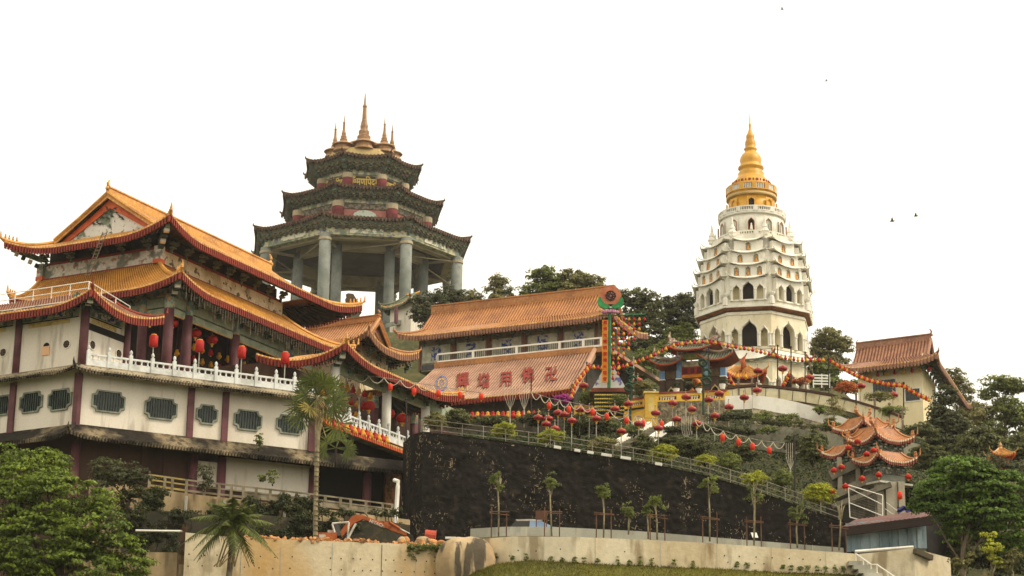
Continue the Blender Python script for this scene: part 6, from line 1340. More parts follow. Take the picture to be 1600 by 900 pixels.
# oval lanterns on garden poles
GL = [(906, 640, 152, 'x'), (921, 644, 151, 'x'), (932, 654, 149, 'x'), (961, 639, 156, 'x'), (982, 631, 158, 'x'), (971, 674, 147, 'x'), (998, 662, 150, 'x'), (1024.5, 645.5, 156, 'x'), (1029, 669, 149, 'x'), (1051, 630, 160, 'x'), (1057, 655, 153, 'x'), (1072, 620.5, 163, 'x'), (1081, 639.5, 158, 'x'), (1107, 624.5, 162, 'x'), (1124, 615, 164, 'x'), (1117, 649.5, 155, 'x'), (1089, 662, 151, 'x'), (1139, 636, 158, 'x'), (1163, 621, 163, 'x'), (1183, 610, 165, 'x'), (1184.5, 579.5, 178, 'x'),
      (912, 602.5, 163, 'x'), (997, 595, 168, 'x'), (1265, 590, 185, 'x'), (1345, 603, 176, 'x'), (1396, 617, 172, 'x'), (841, 652.5, 152, 'x'), (872, 645, 153, 'x'), (882, 648, 152, 'x'), (853.5, 662.5, 149, 'x'), (857, 654.5, 151, 'x'), (867, 670, 148, 'x'), (893.5, 657.5, 149, 'x'), (1223, 576, 200, 'x')]
GL.sort()
for i, (px, py, Y, _) in enumerate(GL):
    P = at(px, py, Y); L = lantern(LOVAL, P, 'dark red oval lantern on a garden pole, %s from the left' % ordn(i), 'oval lanterns on garden poles', .72*Y/152, name='pole_lantern')
    z0 = max(ground_z(P.x, P.y)-.3, zpx(P, py+38)); q = MB(); q.tube([V3(P, z0)+Vector((0, .35, 0)), V3(P, P.z+.55)+Vector((0, .35, 0)), V3(P, P.z+.68)+Vector((0, .2, 0)), V3(P, P.z+.6)], .035, 5); o = q.build('lantern_pole', POLE, L); k = 1/L.scale[0]; o.scale = (k, k, k)
# bright barrel lanterns hanging from light garlands
def garland(pts, lab, Y, sag=10, n=5, drops=()):
    g = thing('light_garland', lab, 'light string', at(*pts[0], Y)); 
    q = MB(); q.tube([at(x, y, Y) for x, y in pts], .022, 4); q.build('carrier_wire', STEEL, g)
    for (a, c) in zip(pts[:-1], pts[1:]):
        for k in range(2):
            x0, y0 = lerp(a[0], c[0], k/2), lerp(a[1], c[1], k/2); x1, y1 = lerp(a[0], c[0], (k+1)/2), lerp(a[1], c[1], (k+1)/2); q = MB(); q.tube([at(lerp(x0, x1, t/8), lerp(y0, y1, t/8)+sag*4*(t/8)*(1-t/8), Y) for t in range(9)], .028, 4); q.build('swag', mat('pale_light_cord', 'c9c2ac', val=.1), g)
    return g
BL = [[((553, 585), (600, 590), (650, 598), (700, 606), (752, 614)), [(610, 605), (647, 612), (685, 615), (719, 618), (752, 620)], 143, 'pale garland of cords beside the side pavilion roof'
      ], [((830, 612), (858, 622), (890, 628), (926, 636), (980, 648), (1005, 652), (1034, 655)), [(858, 634), (889, 640), (926, 644), (948, 651), (979, 657), (1005, 662), (1034, 663)], 150, 'pale garland of cords below the flower sign'
      ], [((1085, 652), (1110, 667), (1150, 679), (1190, 689), (1226, 692)), [(1129, 684), (1154, 691), (1176, 698), (1202, 704)], 143, 'pale garland of cords above the middle of the dark wall']]
for pts, bl, Y, lab in BL:
    garland(pts, lab, Y)
    for i, (x, y) in enumerate(bl): lantern(LBARREL, at(x, y, Y), 'bright red barrel lantern %s from the left, %s' % (ORD[i], lab.split('cords ')[1]), 'barrel lanterns on the '+lab[5:], .5, name='barrel_lantern')
# cord fountains: poles with drooping white light cords
def cordfan(px, ytop, ybase, w_, Y, lab):
    t = thing('light_cord_pole', lab, 'light pole', at(px, ybase, Y)); q = MB(); q.tube([at(px, ybase, Y), at(px, ytop+42, Y)], .06, 6); q.build('pole', POLE, t)
    for k in range(1, 6):
        x = px+(k-3)*w_*1.5; q = MB(); q.tube([at(px, ytop+42, Y), at(px+(k-3)*w_*.75, ytop+34, Y), at(x, ytop+22, Y), at(x, ytop, Y)], .013, 4); q.build('cord', mat('pale_light_cord', 'c9c2ac', val=.1), t)
cordfan(797, 598, 665, 2.8, 160, 'pole with drooping pale light cords left of the dark post'); cordfan(819, 598, 668, 2.4, 160, 'pole with drooping pale light cords right of the dark post'); cordfan(561, 583, 645, 2.4, 146, 'pole with pale light cords before the side pavilion columns')
cordfan(1072, 650, 692, 2.2, 150, 'pole with drooping pale light cords on the garden slope'); cordfan(1235, 692, 755, 2.2, 141, 'pole with drooping pale light cords above the right end of the wall')
q = MB(); q.tube([at(1242, 788, 134), at(1241, 680, 134)], .07, 6); o = q.build('utility_post', DPOLE, None, loc=at(1242, 788, 134)); tag(o, 'tall dark post standing at the railing right end', 'post')
# green lamp standards with ring heads
for i, (px, y0, y1, rings) in enumerate(((985, 578, 668, ((984, 580), (988, 594), (982, 606))), (1099, 566, 648, ((1098, 567), (1104, 583), (1104, 596))))):
    t = thing('green_lamp_standard', 'dark green lamp standard with ring shades %s' % ('right of the flower sign', 'in front of the gate')[i], 'lamp', at(px, y1, 160)); DG = mat('dark_green_metal', '2f4a36', '24382a', 2, val=.15)
    q = MB(); q.tube([at(px, y1, 160), at(px, y0, 160)], .1, 6); q.build('pole', DG, t)
    for (x, y) in rings: c = at(x, y, 159.7); q = MB(); q.tube([c+Vector((.28*math.cos(k*.5236), -.1, .28*math.sin(k*.5236))) for k in range(13)], .11, 6); q.build('ring_shade', DG, t)
for i, (px, py) in enumerate(((1020, 617), (1057, 615), (1092, 615), (1129, 608))):
    t = thing('white_flower_pot', 'white pot with a small green plant on the yellow terrace, %s from the left' % ORD[i], 'pot', at(px, py, 167.5)); q = MB(); q.lathe(at(px, py, 167.5), [(.18, 0), (.27, .4), (.29, .42), (.2, .38)], 10); q.build('pot', WHITEP, t)
    c = at(px, py, 167.5)+Vector((0, 0, .65)); crown(t, [(tuple(c), .35, .35, .3)], 10, 14, .18, .16, mat('pot_leaf', '46562a', '35421f', 2, val=.2, island=.3, transl=.2), name='plant')
# ================================================================ house with brown tiled roof on the right
HY = 205; hL, hR = dirv(-60), dirv(20); hL2, hR2 = V2(hL), V2(hR)
N0 = V2(at(1440, 580, HY)); zN = zpx(N0, 577)
hs_ = thing('brown_roof_house', 'cream-walled house with brown tiled roof and wide eaves beyond the lantern rope', 'house', V3(N0, zN-5.5))
NL = wpx(N0, N0+hL2, 1340, zN); NW = [N0, N0+hR2*9, N0+hR2*9+hL2*NL, N0+hL2*NL]
b = MB(); b.prism(NW, zN-6, zN+.6); b.build('wall', PLAST2, hs_)
NE0 = N0-hR2*1.9-hL2*1.9; upn = .5; zne = zpx(NE0, 553)-upn; NEL = wpx(NE0, NE0+hL2, 1312, zne); tR = wpx(NE0, NE0+hR2, 1515, zne-.6)
NE = [NE0, NE0+hR2*tR, NE0+hR2*tR+hL2*NEL, NE0+hL2*NEL]; NJ = [NE0+hR2*1.6+hL2*1.5, NE[1]-hR2*1.6+hL2*1.5, NE[2]-hR2*1.6-hL2*1.5, NE[3]+hR2*1.6-hL2*1.5]; znj = zne+.85
skirt(hs_, NJ, znj, NE, zne, sides=(3, 0), up=upn, Lc=2.4, ext=.2, row=.34, tm=TILE_B, em=TILE_B, cm=GOLDTRIM, hips=(0, 3), hr=.15, nt=5, tip=.3, rowh=.12)
nra, nrb = (NJ[0]+NJ[1])/2, (NJ[3]+NJ[2])/2; nra = NJ[0]+hR2*2.4; nrb = NJ[3]+hR2*2.4; znr = zpx(nra, 531)
upper_gable(hs_, [NJ[0]+hR2*4.8, NJ[3]+hR2*4.8, NJ[3], NJ[0]], znj, nra, nrb, znr, TILE_B, MURALW, row=.34, framem=TILE_B, over=.4, rh=.6, rowh=.12, gables=(0,), conc=.95)
finial(hs_, V3(nra-hL2*.4, znr+.4), -hL2, .7, TILE_B); finial(hs_, V3(nrb+hL2*.3, znr+.4), hL2, .5, TILE_B)
a_, b_ = NW[3], NW[0]
def hwin(p0, p1, y0, y1, m=WIN, nm='window'):
    t0, t1 = wpx(a_, b_, p0, zN-2), wpx(a_, b_, p1, zN-2); c = onwall(a_, b_, (t0+t1)/2, 0); f = panel(hs_, a_, b_, t0-.12, t1+.12, zpx(c, y1)-.12, zpx(c, y0)+.12, .08, WHITEP, nm+'_frame', .0); panel(hs_, a_, b_, t0, t1, zpx(c, y1), zpx(c, y0), .05, m, nm, .05)
    n = 7
    for k in range(1, n): panel(hs_, a_, b_, lerp(t0, t1, k/n)-.03, lerp(t0, t1, k/n)+.03, zpx(c, y1), zpx(c, y0), .04, BARG, 'window_bar', .1)
hwin(1365, 1400, 594, 622); hwin(1415, 1437, 608, 626)
for k in range(9): lantern(LSMALLY if k % 2 else LSMALLR, onwall(a_, b_, (k+.6)*.9, zN-.15, .5), '%s lamp under the brown-roofed house eave, %s from the left' % ('yellow' if k % 2 else 'red', ORD[k]), 'lamps under the house eave', .95, name='eave_lantern', tassel=False)
for k in range(5): inst('bracket', BRK, hs_, onwall(NW[0], NW[1], .8+k*1.7, zN+.35, .5), math.atan2(hR2.y, hR2.x), 1.1)
for k in range(4): inst('bracket', BRK, hs_, onwall(a_, b_, 1+k*2, zN+.4, .5), math.atan2(-hL2.y, -hL2.x), 1.0)
# awning wall and white bench rail left of the house
bn = thing('white_bench_rail', 'white slatted bench rail left of the brown-roofed house', 'bench', at(1285, 604, 205))
for k in range(4): q = MB(); q.beam(at(1270, 586+k*4.5, 205), at(1297, 587+k*4.5, 205), .1, .14); q.build('slat', WHITEP, bn)
for px in (1271, 1284, 1296): q = MB(); q.tube([at(px, 606, 205), at(px, 584, 205)], .06, 5); q.build('post', WHITEP, bn)

# ================================================================ ornate stair pavilions
SPY = 133; sL, sR = V2(dirv(-35)), V2(dirv(62))
def small_roof(root, px, py, Y, rl, ll, up, zr, inset, m=None, roofz=True, tip=.5):
    m = m or mat('amber_glazed_tile', 'b5743a', '96592a', 2, .44, .62, .8, 'c98e50', 6, .4, .5, .66, rough=.45, spec=.5, val=.15)
    E0 = V2(at(px, py, Y)); ze = zpx(E0, py)-up; E = [E0, E0+sR*rl, E0+sR*rl+sL*ll, E0+sL*ll]; C = (E[0]+E[2])/2; I = [p.lerp(C, inset) for p in E]
    skirt(root, I, ze+zr, E, ze, sides=(3, 0, 1, 2), up=up, Lc=min(rl, ll)*.5, ext=.22, row=.16, tm=m, em=mat('rose_eave', '9a5a48', '7c4436', 2, val=.15), sm=SOFFITG, cm=mat('cream_tile_end', 'd8c4a8', val=.1), drop=.12, tooth=.09, nt=5, hips=(0, 1, 2, 3), hr=.08, tip=tip, rowh=.05, figures=2)
    if roofz:
        a, c = (I[3]+I[0])/2, (I[1]+I[2])/2; q = MB(); q.tube([V3(a.lerp(c, k/6), ze+zr+.12+.35*abs(k/3-1)**2) for k in range(7)], .1, 6); q.build('curved_ridge', m, root)
        for p in (a, c): q = MB(); P = V3(p, ze+zr+.4); q.lathe(P, [(.1, 0), (.14, .12), (.08, .25), (.1, .36), (.02, .5)], 6); q.build('ridge_figure', m, root)
    return E, ze
def brk_zone(root, E, ze, ins, h):     # carved bracket tiers below a small roof
    C = (E[0]+E[2])/2
    for k in range(3):
        I = [p.lerp(C, ins+.09*k) for p in E]; z = ze+.02-.17*k; n_ = 4
        for i in range(4):
            a, c = I[i], I[(i+1) % 4]
            for j in range(5): p = a.lerp(c, (j+.5)/5); q = MB(); e = (c-a); q.box(V3(p, z-.06), .2, .16, .1, math.atan2(e.y, e.x)); q.build('bracket_block', (TEAL, SOFFITG, GREYST)[(j+k) % 3], root)
    I = [p.lerp(C, ins+.14) for p in E]; q = MB(); q.prism(I, ze-h, ze+.12); q.build('frieze_box', mat('dark_carved_frieze', '4a463a', '2e2e28', 3, .44, .58, .9, '8a8a78', 6, .6, .52, .6, val=.2), root); return I
sp1 = thing('front_stair_pavilion', 'front ornate pavilion with two tiers of orange curled roofs over a stair', 'pavilion', at(1395, 800, SPY))
E1, z1_ = small_roof(sp1, 1369, 676, SPY, 2.75, 2.4, .42, .95, .5); I1 = brk_zone(sp1, E1, z1_, .1, 1.5)
E2, z2_ = small_roof(sp1, 1373, 709, SPY-.4, 2.75, 2.1, .42, .75, .42, roofz=False); I2 = brk_zone(sp1, E2, z2_, .12, .75)
P = at(1355, 662, SPY+1); 
q = MB(); C = (I2[0]+I2[2])/2; q.prism([p.lerp(C, .05) for p in I2], zpx(C, 757), z2_-.6); q.build('grey_box', mat('grey_balcony_box', '62655a', '4c4f46', 1.5, val=.12), sp1)
q = MB(); q.prism([p.lerp(C, -.3) for p in I2], zpx(C, 760), zpx(C, 757)); q.build('balcony_edge', PARA, sp1)
PIL = mat('concrete_pillar', 'a29a86', '857d6a', .9, .45, .6, .8, stretch=(1, 1, .3), val=.1)
for px, w_ in ((1374, .5), (1391, .75), (1407, .42)):
    A, B = at(px, 815, SPY+.3), at(px+1, 757, SPY+.3); q = MB(); q.box((A+B)/2, w_, .5, (B-A).length+.3, .2); q.build('pillar', PIL, sp1)
sp2 = thing('rear_stair_pavilion', 'rear left ornate pavilion with orange curled roofs higher on the stair', 'pavilion', at(1335, 760, SPY+3))
E3, z3_ = small_roof(sp2, 1349, 658, SPY+2.5, 2.3, 2.6, .4, .9, .5); I3 = brk_zone(sp2, E3, z3_, .12, 1.0)
E4, z4_ = small_roof(sp2, 1325, 698, SPY+2, 2.0, 2.2, .4, .7, .42, roofz=False); I4 = brk_zone(sp2, E4, z4_, .12, .8)
E5, z5_ = small_roof(sp2, 1366, 672, SPY+1.2, 1.1, 2.1, .35, .7, .42, roofz=False); I5 = brk_zone(sp2, E5, z5_, .12, .8)
for px, y0, y1 in ((1340, 700, 760), (1352, 705, 770), (1312, 715, 770)): A, B = at(px, y1, SPY+2.3), at(px, y0, SPY+2.3); q = MB(); q.box((A+B)/2, .28, .28, (B-A).length); q.build('pillar', PIL, sp2)
stp = thing('concrete_stair', 'dark concrete stair ramps rising under the ornate pavilions', 'stairs', at(1330, 810, SPY+1))
RAMP = mat('grey_ramp', '7a7464', '565044', 1, .45, .6, .8, val=.15)
for (a, c, w_, h_) in (((1300, 792, 133), (1392, 757, 132.6), .5, .3), ((1300, 776, 134), (1372, 742, 134), .6, .5), ((1296, 745, 135.5), (1365, 712, 135.5), .8, .6), ((1290, 762, 136), (1352, 742, 136), .8, .5), ((1338, 718, 135), (1372, 712, 135), .8, .5), ((1315, 790, 133.5), (1375, 770, 133.2), .15, .12)):
    q = MB(); q.beam(at(*a), at(*c), w_, h_); q.build('ramp', RAMP, stp)
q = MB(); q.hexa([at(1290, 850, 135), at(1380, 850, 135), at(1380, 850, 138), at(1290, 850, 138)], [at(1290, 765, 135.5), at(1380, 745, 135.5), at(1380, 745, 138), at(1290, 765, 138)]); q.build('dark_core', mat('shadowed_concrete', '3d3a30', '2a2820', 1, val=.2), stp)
# wire mesh gate panel
wm = thing('mesh_panel', 'white framed wire mesh panel below the front stair pavilion', 'panel', at(1350, 805, 131.5)); WY = 131.5
fr = [(1325.5, 758), (1379, 774), (1379, 822), (1328, 808)]
for a, c in zip(fr, fr[1:]+fr[:1]): q = MB(); q.tube([at(*a, WY), at(*c, WY)], .035, 5); q.build('frame_bar', WHITEP, wm)
for (a, c) in (((1327, 763), (1378, 788)), ((1328, 786), (1379, 806))): q = MB(); q.tube([at(*a, WY), at(*c, WY)], .028, 5); q.build('frame_bar', WHITEP, wm)
q = MB()
for k in range(26): x = 1327+k*2; q.tube([at(x, 760+k*.6, WY+.02), at(x, 806+k*.55, WY+.02)], .008, 3)
for k in range(12): q.tube([at(1326, 762+k*4, WY+.02), at(1379, 778+k*4, WY+.02)], .008, 3)
stuff(q.build('wire_mesh', STEEL, wm))
q = MB(); A = at(1405, 792, 132.5); q.beam(at(1385, 785, 132.5), at(1415, 808, 132), .06, .06); q.beam(at(1383, 795, 132.5), at(1408, 812, 132), .06, .06); o = q.build('stair_rail', WHITEP, None, loc=A); tag(o, 'short white handrail beside the concrete pillars', 'railing')
q = MB(); q.grid(lambda u, v: at(1402+u*20, 791+v*9+1.5*math.sin(u*9), 131.8)+Vector((0, .12*math.sin(v*9+u*4), 0)), 14, 8); o = q.build('blue_tarpaulin', mat('blue_tarp', '4a4a86', '2f2f5c', 3, val=.2, rough=.4), None, loc=at(1402, 800, 131.8)); tag(o, 'crumpled blue tarpaulin behind the shed roof', 'tarpaulin')
RL = [(1326, 700, 131), (1354, 710, 131.5), (1365, 704, 131), (1315, 730, 132), (1303, 735, 132), (1347, 748, 131), (1373, 742, 130.5), (1419, 745, 130.5), (1321, 760, 131), (1299, 768, 131.5), (1340, 690, 131)]
RL.sort()
for i, (px, py, Y) in enumerate(RL): lantern(LROUND, at(px, py, Y), 'round red lantern hanging about the ornate stair pavilions, %s from the left' % ORD[i], 'round lanterns of the stair pavilions', .52)
lantern(LBARREL, at(1406, 774, 130), 'single red barrel lantern beside the tree right of the concrete pillars', None, .5, name='barrel_lantern')
# far little orange roof among the trees
kf = thing('tree_kiosk', 'tiny orange-roofed kiosk peeking out of the trees at far right', 'kiosk', at(1565, 725, 150)); KC = V2(at(1564, 712, 150)); Ek = [KC+Vector((x, y)) for x, y in ((-.75, -.7), (.75, -.7), (.75, .7), (-.75, .7))]
skirt(kf, [p.lerp(KC, .75) for p in Ek], zpx(KC, 702), Ek, zpx(KC, 714), up=.2, Lc=.6, ext=.12, row=.12, tm=TILE_O, em=ORANGE, sof=False, drop=.08, tooth=.05, nt=4, hr=.06, tip=.25)
q = MB(); q.lathe((KC.x, KC.y, zpx(KC, 702)), [(.2, 0), (.12, .15), (.14, .3), (.02, .55)], 7); q.build('finial', TILE_O, kf); q = MB(); q.prism([p.lerp(KC, .3) for p in Ek], zpx(KC, 735), zpx(KC, 714)); q.build('body', REDCOP, kf)

# ================================================================ shed with corrugated wall, base and steps
shd = thing('corrugated_shed', 'low shed with brown metal roof and blue-grey corrugated wall', 'shed', at(1390, 860, 121))
e0, e1 = at(1322, 834, 121), at(1447, 822, 122.5); bk = Vector((.8, 4.5, 0))
f0, f1 = at(1314, 824, 120.3), at(1458, 806, 121.8); r0, r1 = at(1336, 812, 123), at(1470, 794, 125)
SROOF = mat('brown_metal_roof', '6e4a42', '5a3a34', .6, .44, .6, .8, val=.1, rough=.6)
q = MB(); corr(q, lambda s, t: f0.lerp(f1, s).lerp(r0.lerp(r1, s), t), 6, .3, 2, .03); q.build('roof', SROOF, shd)
q = MB(); q.hexa([f0-Vector((0, 0, .5)), f1-Vector((0, 0, .5)), f1-Vector((0, -.2, .5)), f0-Vector((0, -.2, .5))], [f0, f1, f1+Vector((0, .2, 0)), f0+Vector((0, .2, 0))]); q.build('fascia', mat('dark_fascia', '2b201c', val=.1), shd)
CORW = mat('blue_grey_sheet', '8fa0a6', '6f828a', .7, .45, .6, .8, '55646c', 2.6, .6, .56, .66, stretch=(1, 1, .2), val=.1)
N = 17
for k in range(N):
    a, c = e0.lerp(e1, k/N), e0.lerp(e1, (k+1)/N); d_ = Vector((0, -.05 if k % 2 else 0, 0)); q = MB(); zb0 = zpx(a, 862-(k/N)*6); q.hexa([V3(a, zb0)+d_, V3(c, zb0)+d_, V3(c, zb0)+Vector((0, .1, 0)), V3(a, zb0)+Vector((0, .1, 0))], [V3(a, a.z+.6)+d_, V3(c, c.z+.6)+d_, V3(c, c.z+.6)+Vector((0, .1, 0)), V3(a, a.z+.6)+Vector((0, .1, 0))]); q.build('wall_sheet', CORW, shd)
q = MB(); a = e1; c = at(1482, 850, 125); q.hexa([V3(a, zpx(a, 870)), V3(c, zpx(c, 880)), V3(c, zpx(c, 880))+Vector((0, .2, 0)), V3(a, zpx(a, 870))+Vector((0, .2, 0))], [a+Vector((0, 0, .6)), V3(c, zpx(c, 815)), V3(c, zpx(c, 815))+Vector((0, .2, 0)), a+Vector((0, .2, .6))]); q.build('end_wall', mat('dark_shed_end', '2e2a26', '221f1c', 1, val=.15), shd)
q = MB(); q.tube([at(1336, 862, 120.6), at(1427, 855, 121.2)], .1, 8); q.build('gutter_pipe', WHITEP, shd)
sb = thing('shed_base_wall', 'pale concrete base wall under the corrugated shed', 'wall', at(1400, 900, 119))
for (a, c, yt0, yt1) in ((at(1338, 866, 119.5), at(1396, 862, 119.8), 866, 860), (at(1396, 860, 119.8), at(1428, 858, 120), 860, 856), (at(1428, 856, 120), at(1485, 872, 122.5), 857, 872)):
    n_ = Vector((0, .4, 0)); q = MB(); q.hexa([V3(a, a.z-4), V3(c, c.z-4), V3(c, c.z-4)+n_, V3(a, a.z-4)+n_], [V3(a, zpx(a, yt0)), V3(c, zpx(c, yt1)), V3(c, zpx(c, yt1))+n_, V3(a, zpx(a, yt0))+n_]); q.build('wall_section', CONC, sb)
q = MB(); q.beam(at(1429, 861, 119.9), at(1455, 872, 120.9), .3, .3); q.build('coping_beam', mat('dark_coping', '5a5240', val=.15), sb)
es = thing('entrance_steps', 'concrete steps with white pipe handrail at the right end of the lawn wall', 'stairs', at(1350, 900, 116))
for k in range(9): p = at(1337+k*8, 880+k*6.2, 116-k*.35); q = MB(); q.box(p-Vector((0, 0, .1)), 1.0, 1.4, .24); q.build('step', PARA, es)
SA, SB, SC_, SD = at(1337, 865, 115.6), at(1361, 882, 114.8), at(1370, 882, 114.6), at(1405, 906, 113.6); RW = mat('white_pipe', 'e4e0d4', val=.05, rough=.5)
for dz in (0, .45): q = MB(); q.tube([p-Vector((0, 0, dz)) for p in (SA, SB, SC_, SD)], .04, 6); q.build('handrail', RW, es)
for p in (SA, SA.lerp(SB, .5), SB, SC_, SC_.lerp(SD, .5), SD): q = MB(); q.tube([p, p-Vector((0, 0, .95))], .035, 6); q.build('rail_post', RW, es)

# ================================================================ excavator
EY = 121.5; ex = thing('excavator', 'small orange excavator with bent boom on the rubble below the podium', 'excavator', at(545, 848, EY)); EXO = mat('excavator_orange', 'b8622c', '96491e', 1.5, .45, .6, .8, '6b4a34', 4, .5, .58, .66, val=.12, rough=.5); EXD = mat('machine_dark', '2c2825', '3c352e', 3, val=.15); EXW = mat('machine_white', 'd4cfc2', 'b0a896', 2, val=.1)
def ep(px, py, d=0): return at(px, py, EY+d)
def eslab(pts, m, nm, d=0, th=.5): q = MB(); q.slab([ep(x, y, d) for x, y in pts], Vector((0, th, 0))); return q.build(nm, m, ex)
bd = eslab([(497, 832), (526, 832), (526, 847), (497, 847)], EXO, 'body', 0, 1.6); eslab([(498.5, 835), (509, 835.3), (509, 840), (498.5, 840)], EXW, 'body_stripe', -.01, .02)
eslab([(512, 828), (522, 828), (522, 832), (512, 832)], EXW, 'engine_cover', .3, .9)
q = MB()
for a, c in (((519, 818), (523, 832)), ((519, 818), (545, 816)), ((545, 816), (543, 846))): q.tube([ep(*a, .1), ep(*c, .1)], .06, 5)
q.build('cab_frame', EXW, ex); eslab([(523, 820), (530, 819), (533, 836), (524, 838)], mat('cab_glass', '3c3a34', val=.05, rough=.2, spec=.5), 'cab_glass', .12, .9)
eslab([(529, 834), (534, 839), (553, 817), (563, 813), (568, 810), (566, 804.5), (556, 804), (549, 808), (543, 815)], EXO, 'boom', .35, .35); eslab([(566, 804.5), (568, 811), (600, 824), (603, 818)], EXO, 'boom', .36, .33)
q = MB(); c = ep(590, 818.5, .34); place_text('HITACHI', 'boom_lettering', .26, ex, c, ep(600, 822, .34)-ep(580, 814.5, .34), (0, 0, 1), EXW)
eslab([(600, 815), (607, 816), (611, 822), (606, 826), (600, 824)], EXO, 'stick_joint', .3, .45); eslab([(607, 817), (640, 833), (637, 838), (604, 826)], EXO, 'stick', .38, .28)
q = MB(); q.tube([ep(609, 816, .3), ep(625, 826, .3)], .08, 6); q.build('cylinder', EXO, ex); q = MB(); q.tube([ep(625, 826, .3), ep(640, 834, .3)], .045, 6); q.build('piston', EXW, ex)
q = MB(); q.tube([ep(562, 804, .4), ep(566, 802, .4), ep(571, 803, .4), ep(575, 807, .4)], .03, 5); q.build('hose', EXD, ex)
for d in (0, .7): q = MB(); q.tube([ep(541, 846, d), ep(556, 818, d)], .07, 6); q.build('boom_cylinder', EXO if d else EXW, ex)
eslab([(636, 832), (645, 836), (648, 846), (641, 850), (634, 846)], EXD, 'bucket', .2, .7)
for d in (.1, 1.2):
    q = MB(); q.slab([ep(x, y, d) for x, y in ((498, 847), (545, 847), (548, 851), (545, 856), (498, 856), (495, 851))], Vector((0, .4, 0))); q.build('track', EXD, ex)
q = MB(); A, B = at(664, 836, 120.5), at(681, 838, 120.5); q.tube([A, B], .32, 12); o = q.build('red_drum', mat('faded_red_drum', 'b5523e', '94402f', 2, val=.12), None, loc=A); tag(o, 'faded red drum lying on the rubble beside the boulder', 'drum')
for i, (px, py, s_) in enumerate(((628, 846, .35), (634, 844, .28), (663, 846, .5), (672, 849, .45), (654, 849, .25), (690, 850, .3))):
    q = MB(); c = at(px, py, 119.6); q.grid(lambda u, v: disp(c+Vector((math.cos(6.283*u)*math.sin(3.1416*v), math.sin(6.283*u)*math.sin(3.1416*v), -math.cos(3.1416*v)*.7))*s_, s_*.35, 1.2/s_*.5, i), 10, 7); o = q.build('loose_rock', RUB if i % 2 else BOU, None, loc=c); tag(o, 'loose rock on the foundation wall top, %s from the left' % ORD[i], 'rock', 'loose rocks by the boulder')
q = MB(); A = at(704, 841, 121); q.box(A, .6, .4, .12); o = q.build('white_slab', WHITEP, None, loc=A); tag(o, 'small white slab lying between boulder and parapet', 'slab')
# van behind the parapet
vn = thing('parked_van', 'van parked behind the low parapet, only its roof and blue windscreen showing', 'van', at(835, 840, 126)); VY = 126
def vp(px, py, d=0): return at(px, py, VY+d)
q = MB(); q.slab([vp(x, y) for x, y in ((790, 830), (798, 822), (807, 812.5), (828, 812), (846, 813), (858, 819), (866, 824), (870, 832), (870, 845), (788, 845))], Vector((0, 1.7, 0))); q.build('body', mat('dark_van_paint', '33302c', val=.05, rough=.35, spec=.5), vn)
q = MB(); q.slab([vp(x, y, -.02) for x, y in ((806, 811.5), (828, 811), (848, 812), (846, 813.5), (808, 814))], Vector((0, 1.74, 0))); q.build('roof', EXW, vn)
q = MB(); q.slab([vp(x, y, -.03) for x, y in ((828, 814), (846, 814), (860, 821), (864, 825), (827, 825))], Vector((0, .04, 0))); q.build('side_window', mat('sky_blue_glass', '86a4cc', 'a5bcd8', .7, val=.05, rough=.15, spec=.6), vn)
for cx in (803, 858): q = MB(); c = vp(cx, 843, -.04); q.tube([c, c+Vector((0, .25, 0))], .33, 14); q.build('wheel', EXD, vn)
q = MB(); A = at(846, 805, 125); q.box(A, .7, .08, .55); q.tube([A-Vector((.3, 0, .2)), A-Vector((.3, 0, 1.7))], .03, 5); q.tube([A-Vector((-.3, 0, .2)), A-Vector((-.3, 0, 1.7))], .03, 5); o = q.build('brown_board', mat('rust_board', '5f4234', val=.15), None, loc=A); tag(o, 'small brown board on posts in front of the van', 'board')
q = MB(); A = at(1180, 838, 121.5); q.slab([at(1173, 832, 121.5), at(1182, 832, 121.5), at(1185, 840, 121.3), at(1176, 840, 121.3)], Vector((0, .04, 0))); o = q.build('white_notice', WHITEP, None, loc=A); tag(o, 'small white notice board leaning at the foot of a young tree', 'notice')
# birds
for i, (px, py, s_, lab) in enumerate(((1394, 346, 1.0, 'left of two birds level with the golden crown'), (1431, 338, .9, 'right of two birds level with the golden crown'), (1291, 127, .6, 'small bird high right of the spire'), (1222, 15, .7, 'topmost bird near the upper edge'))):
    bd_ = thing('flying_bird', 'dark bird in flight, the %s' % lab, 'bird', at(px, py, 160), 'birds in the sky'); c = at(px, py, 160); m = mat('bird_dark', '3a342c', val=.1); q = MB(); s_ *= .22
    q.tube([c+Vector((-s_*.9, 0, 0)), c+Vector((-s_*.3, 0, .02)), c+Vector((s_*.5, 0, .03)), c+Vector((s_*.85, 0, .06)), c+Vector((s_*1.05, 0, .05))], [s_*.08, s_*.25, s_*.26, s_*.15, s_*.03], 6)
    q.add([c+Vector((s_*.4, 0, 0)), c+Vector((-s_*.2, 0, 0)), c+Vector((-s_*.5, -s_*.7, s_*.75)), c+Vector((-s_*.1, -s_*1.1, s_*1.3)), c+Vector((s_*.2, -s_*.6, s_*.8)), c+Vector((-s_*.4, s_*.7, s_*.6)), c+Vector((0, s_*1.1, s_*1.1)), c+Vector((s_*.25, s_*.6, s_*.7))], [(0, 1, 2, 3, 4), (1, 0, 7, 6, 5)]); q.build('body', m, bd_)
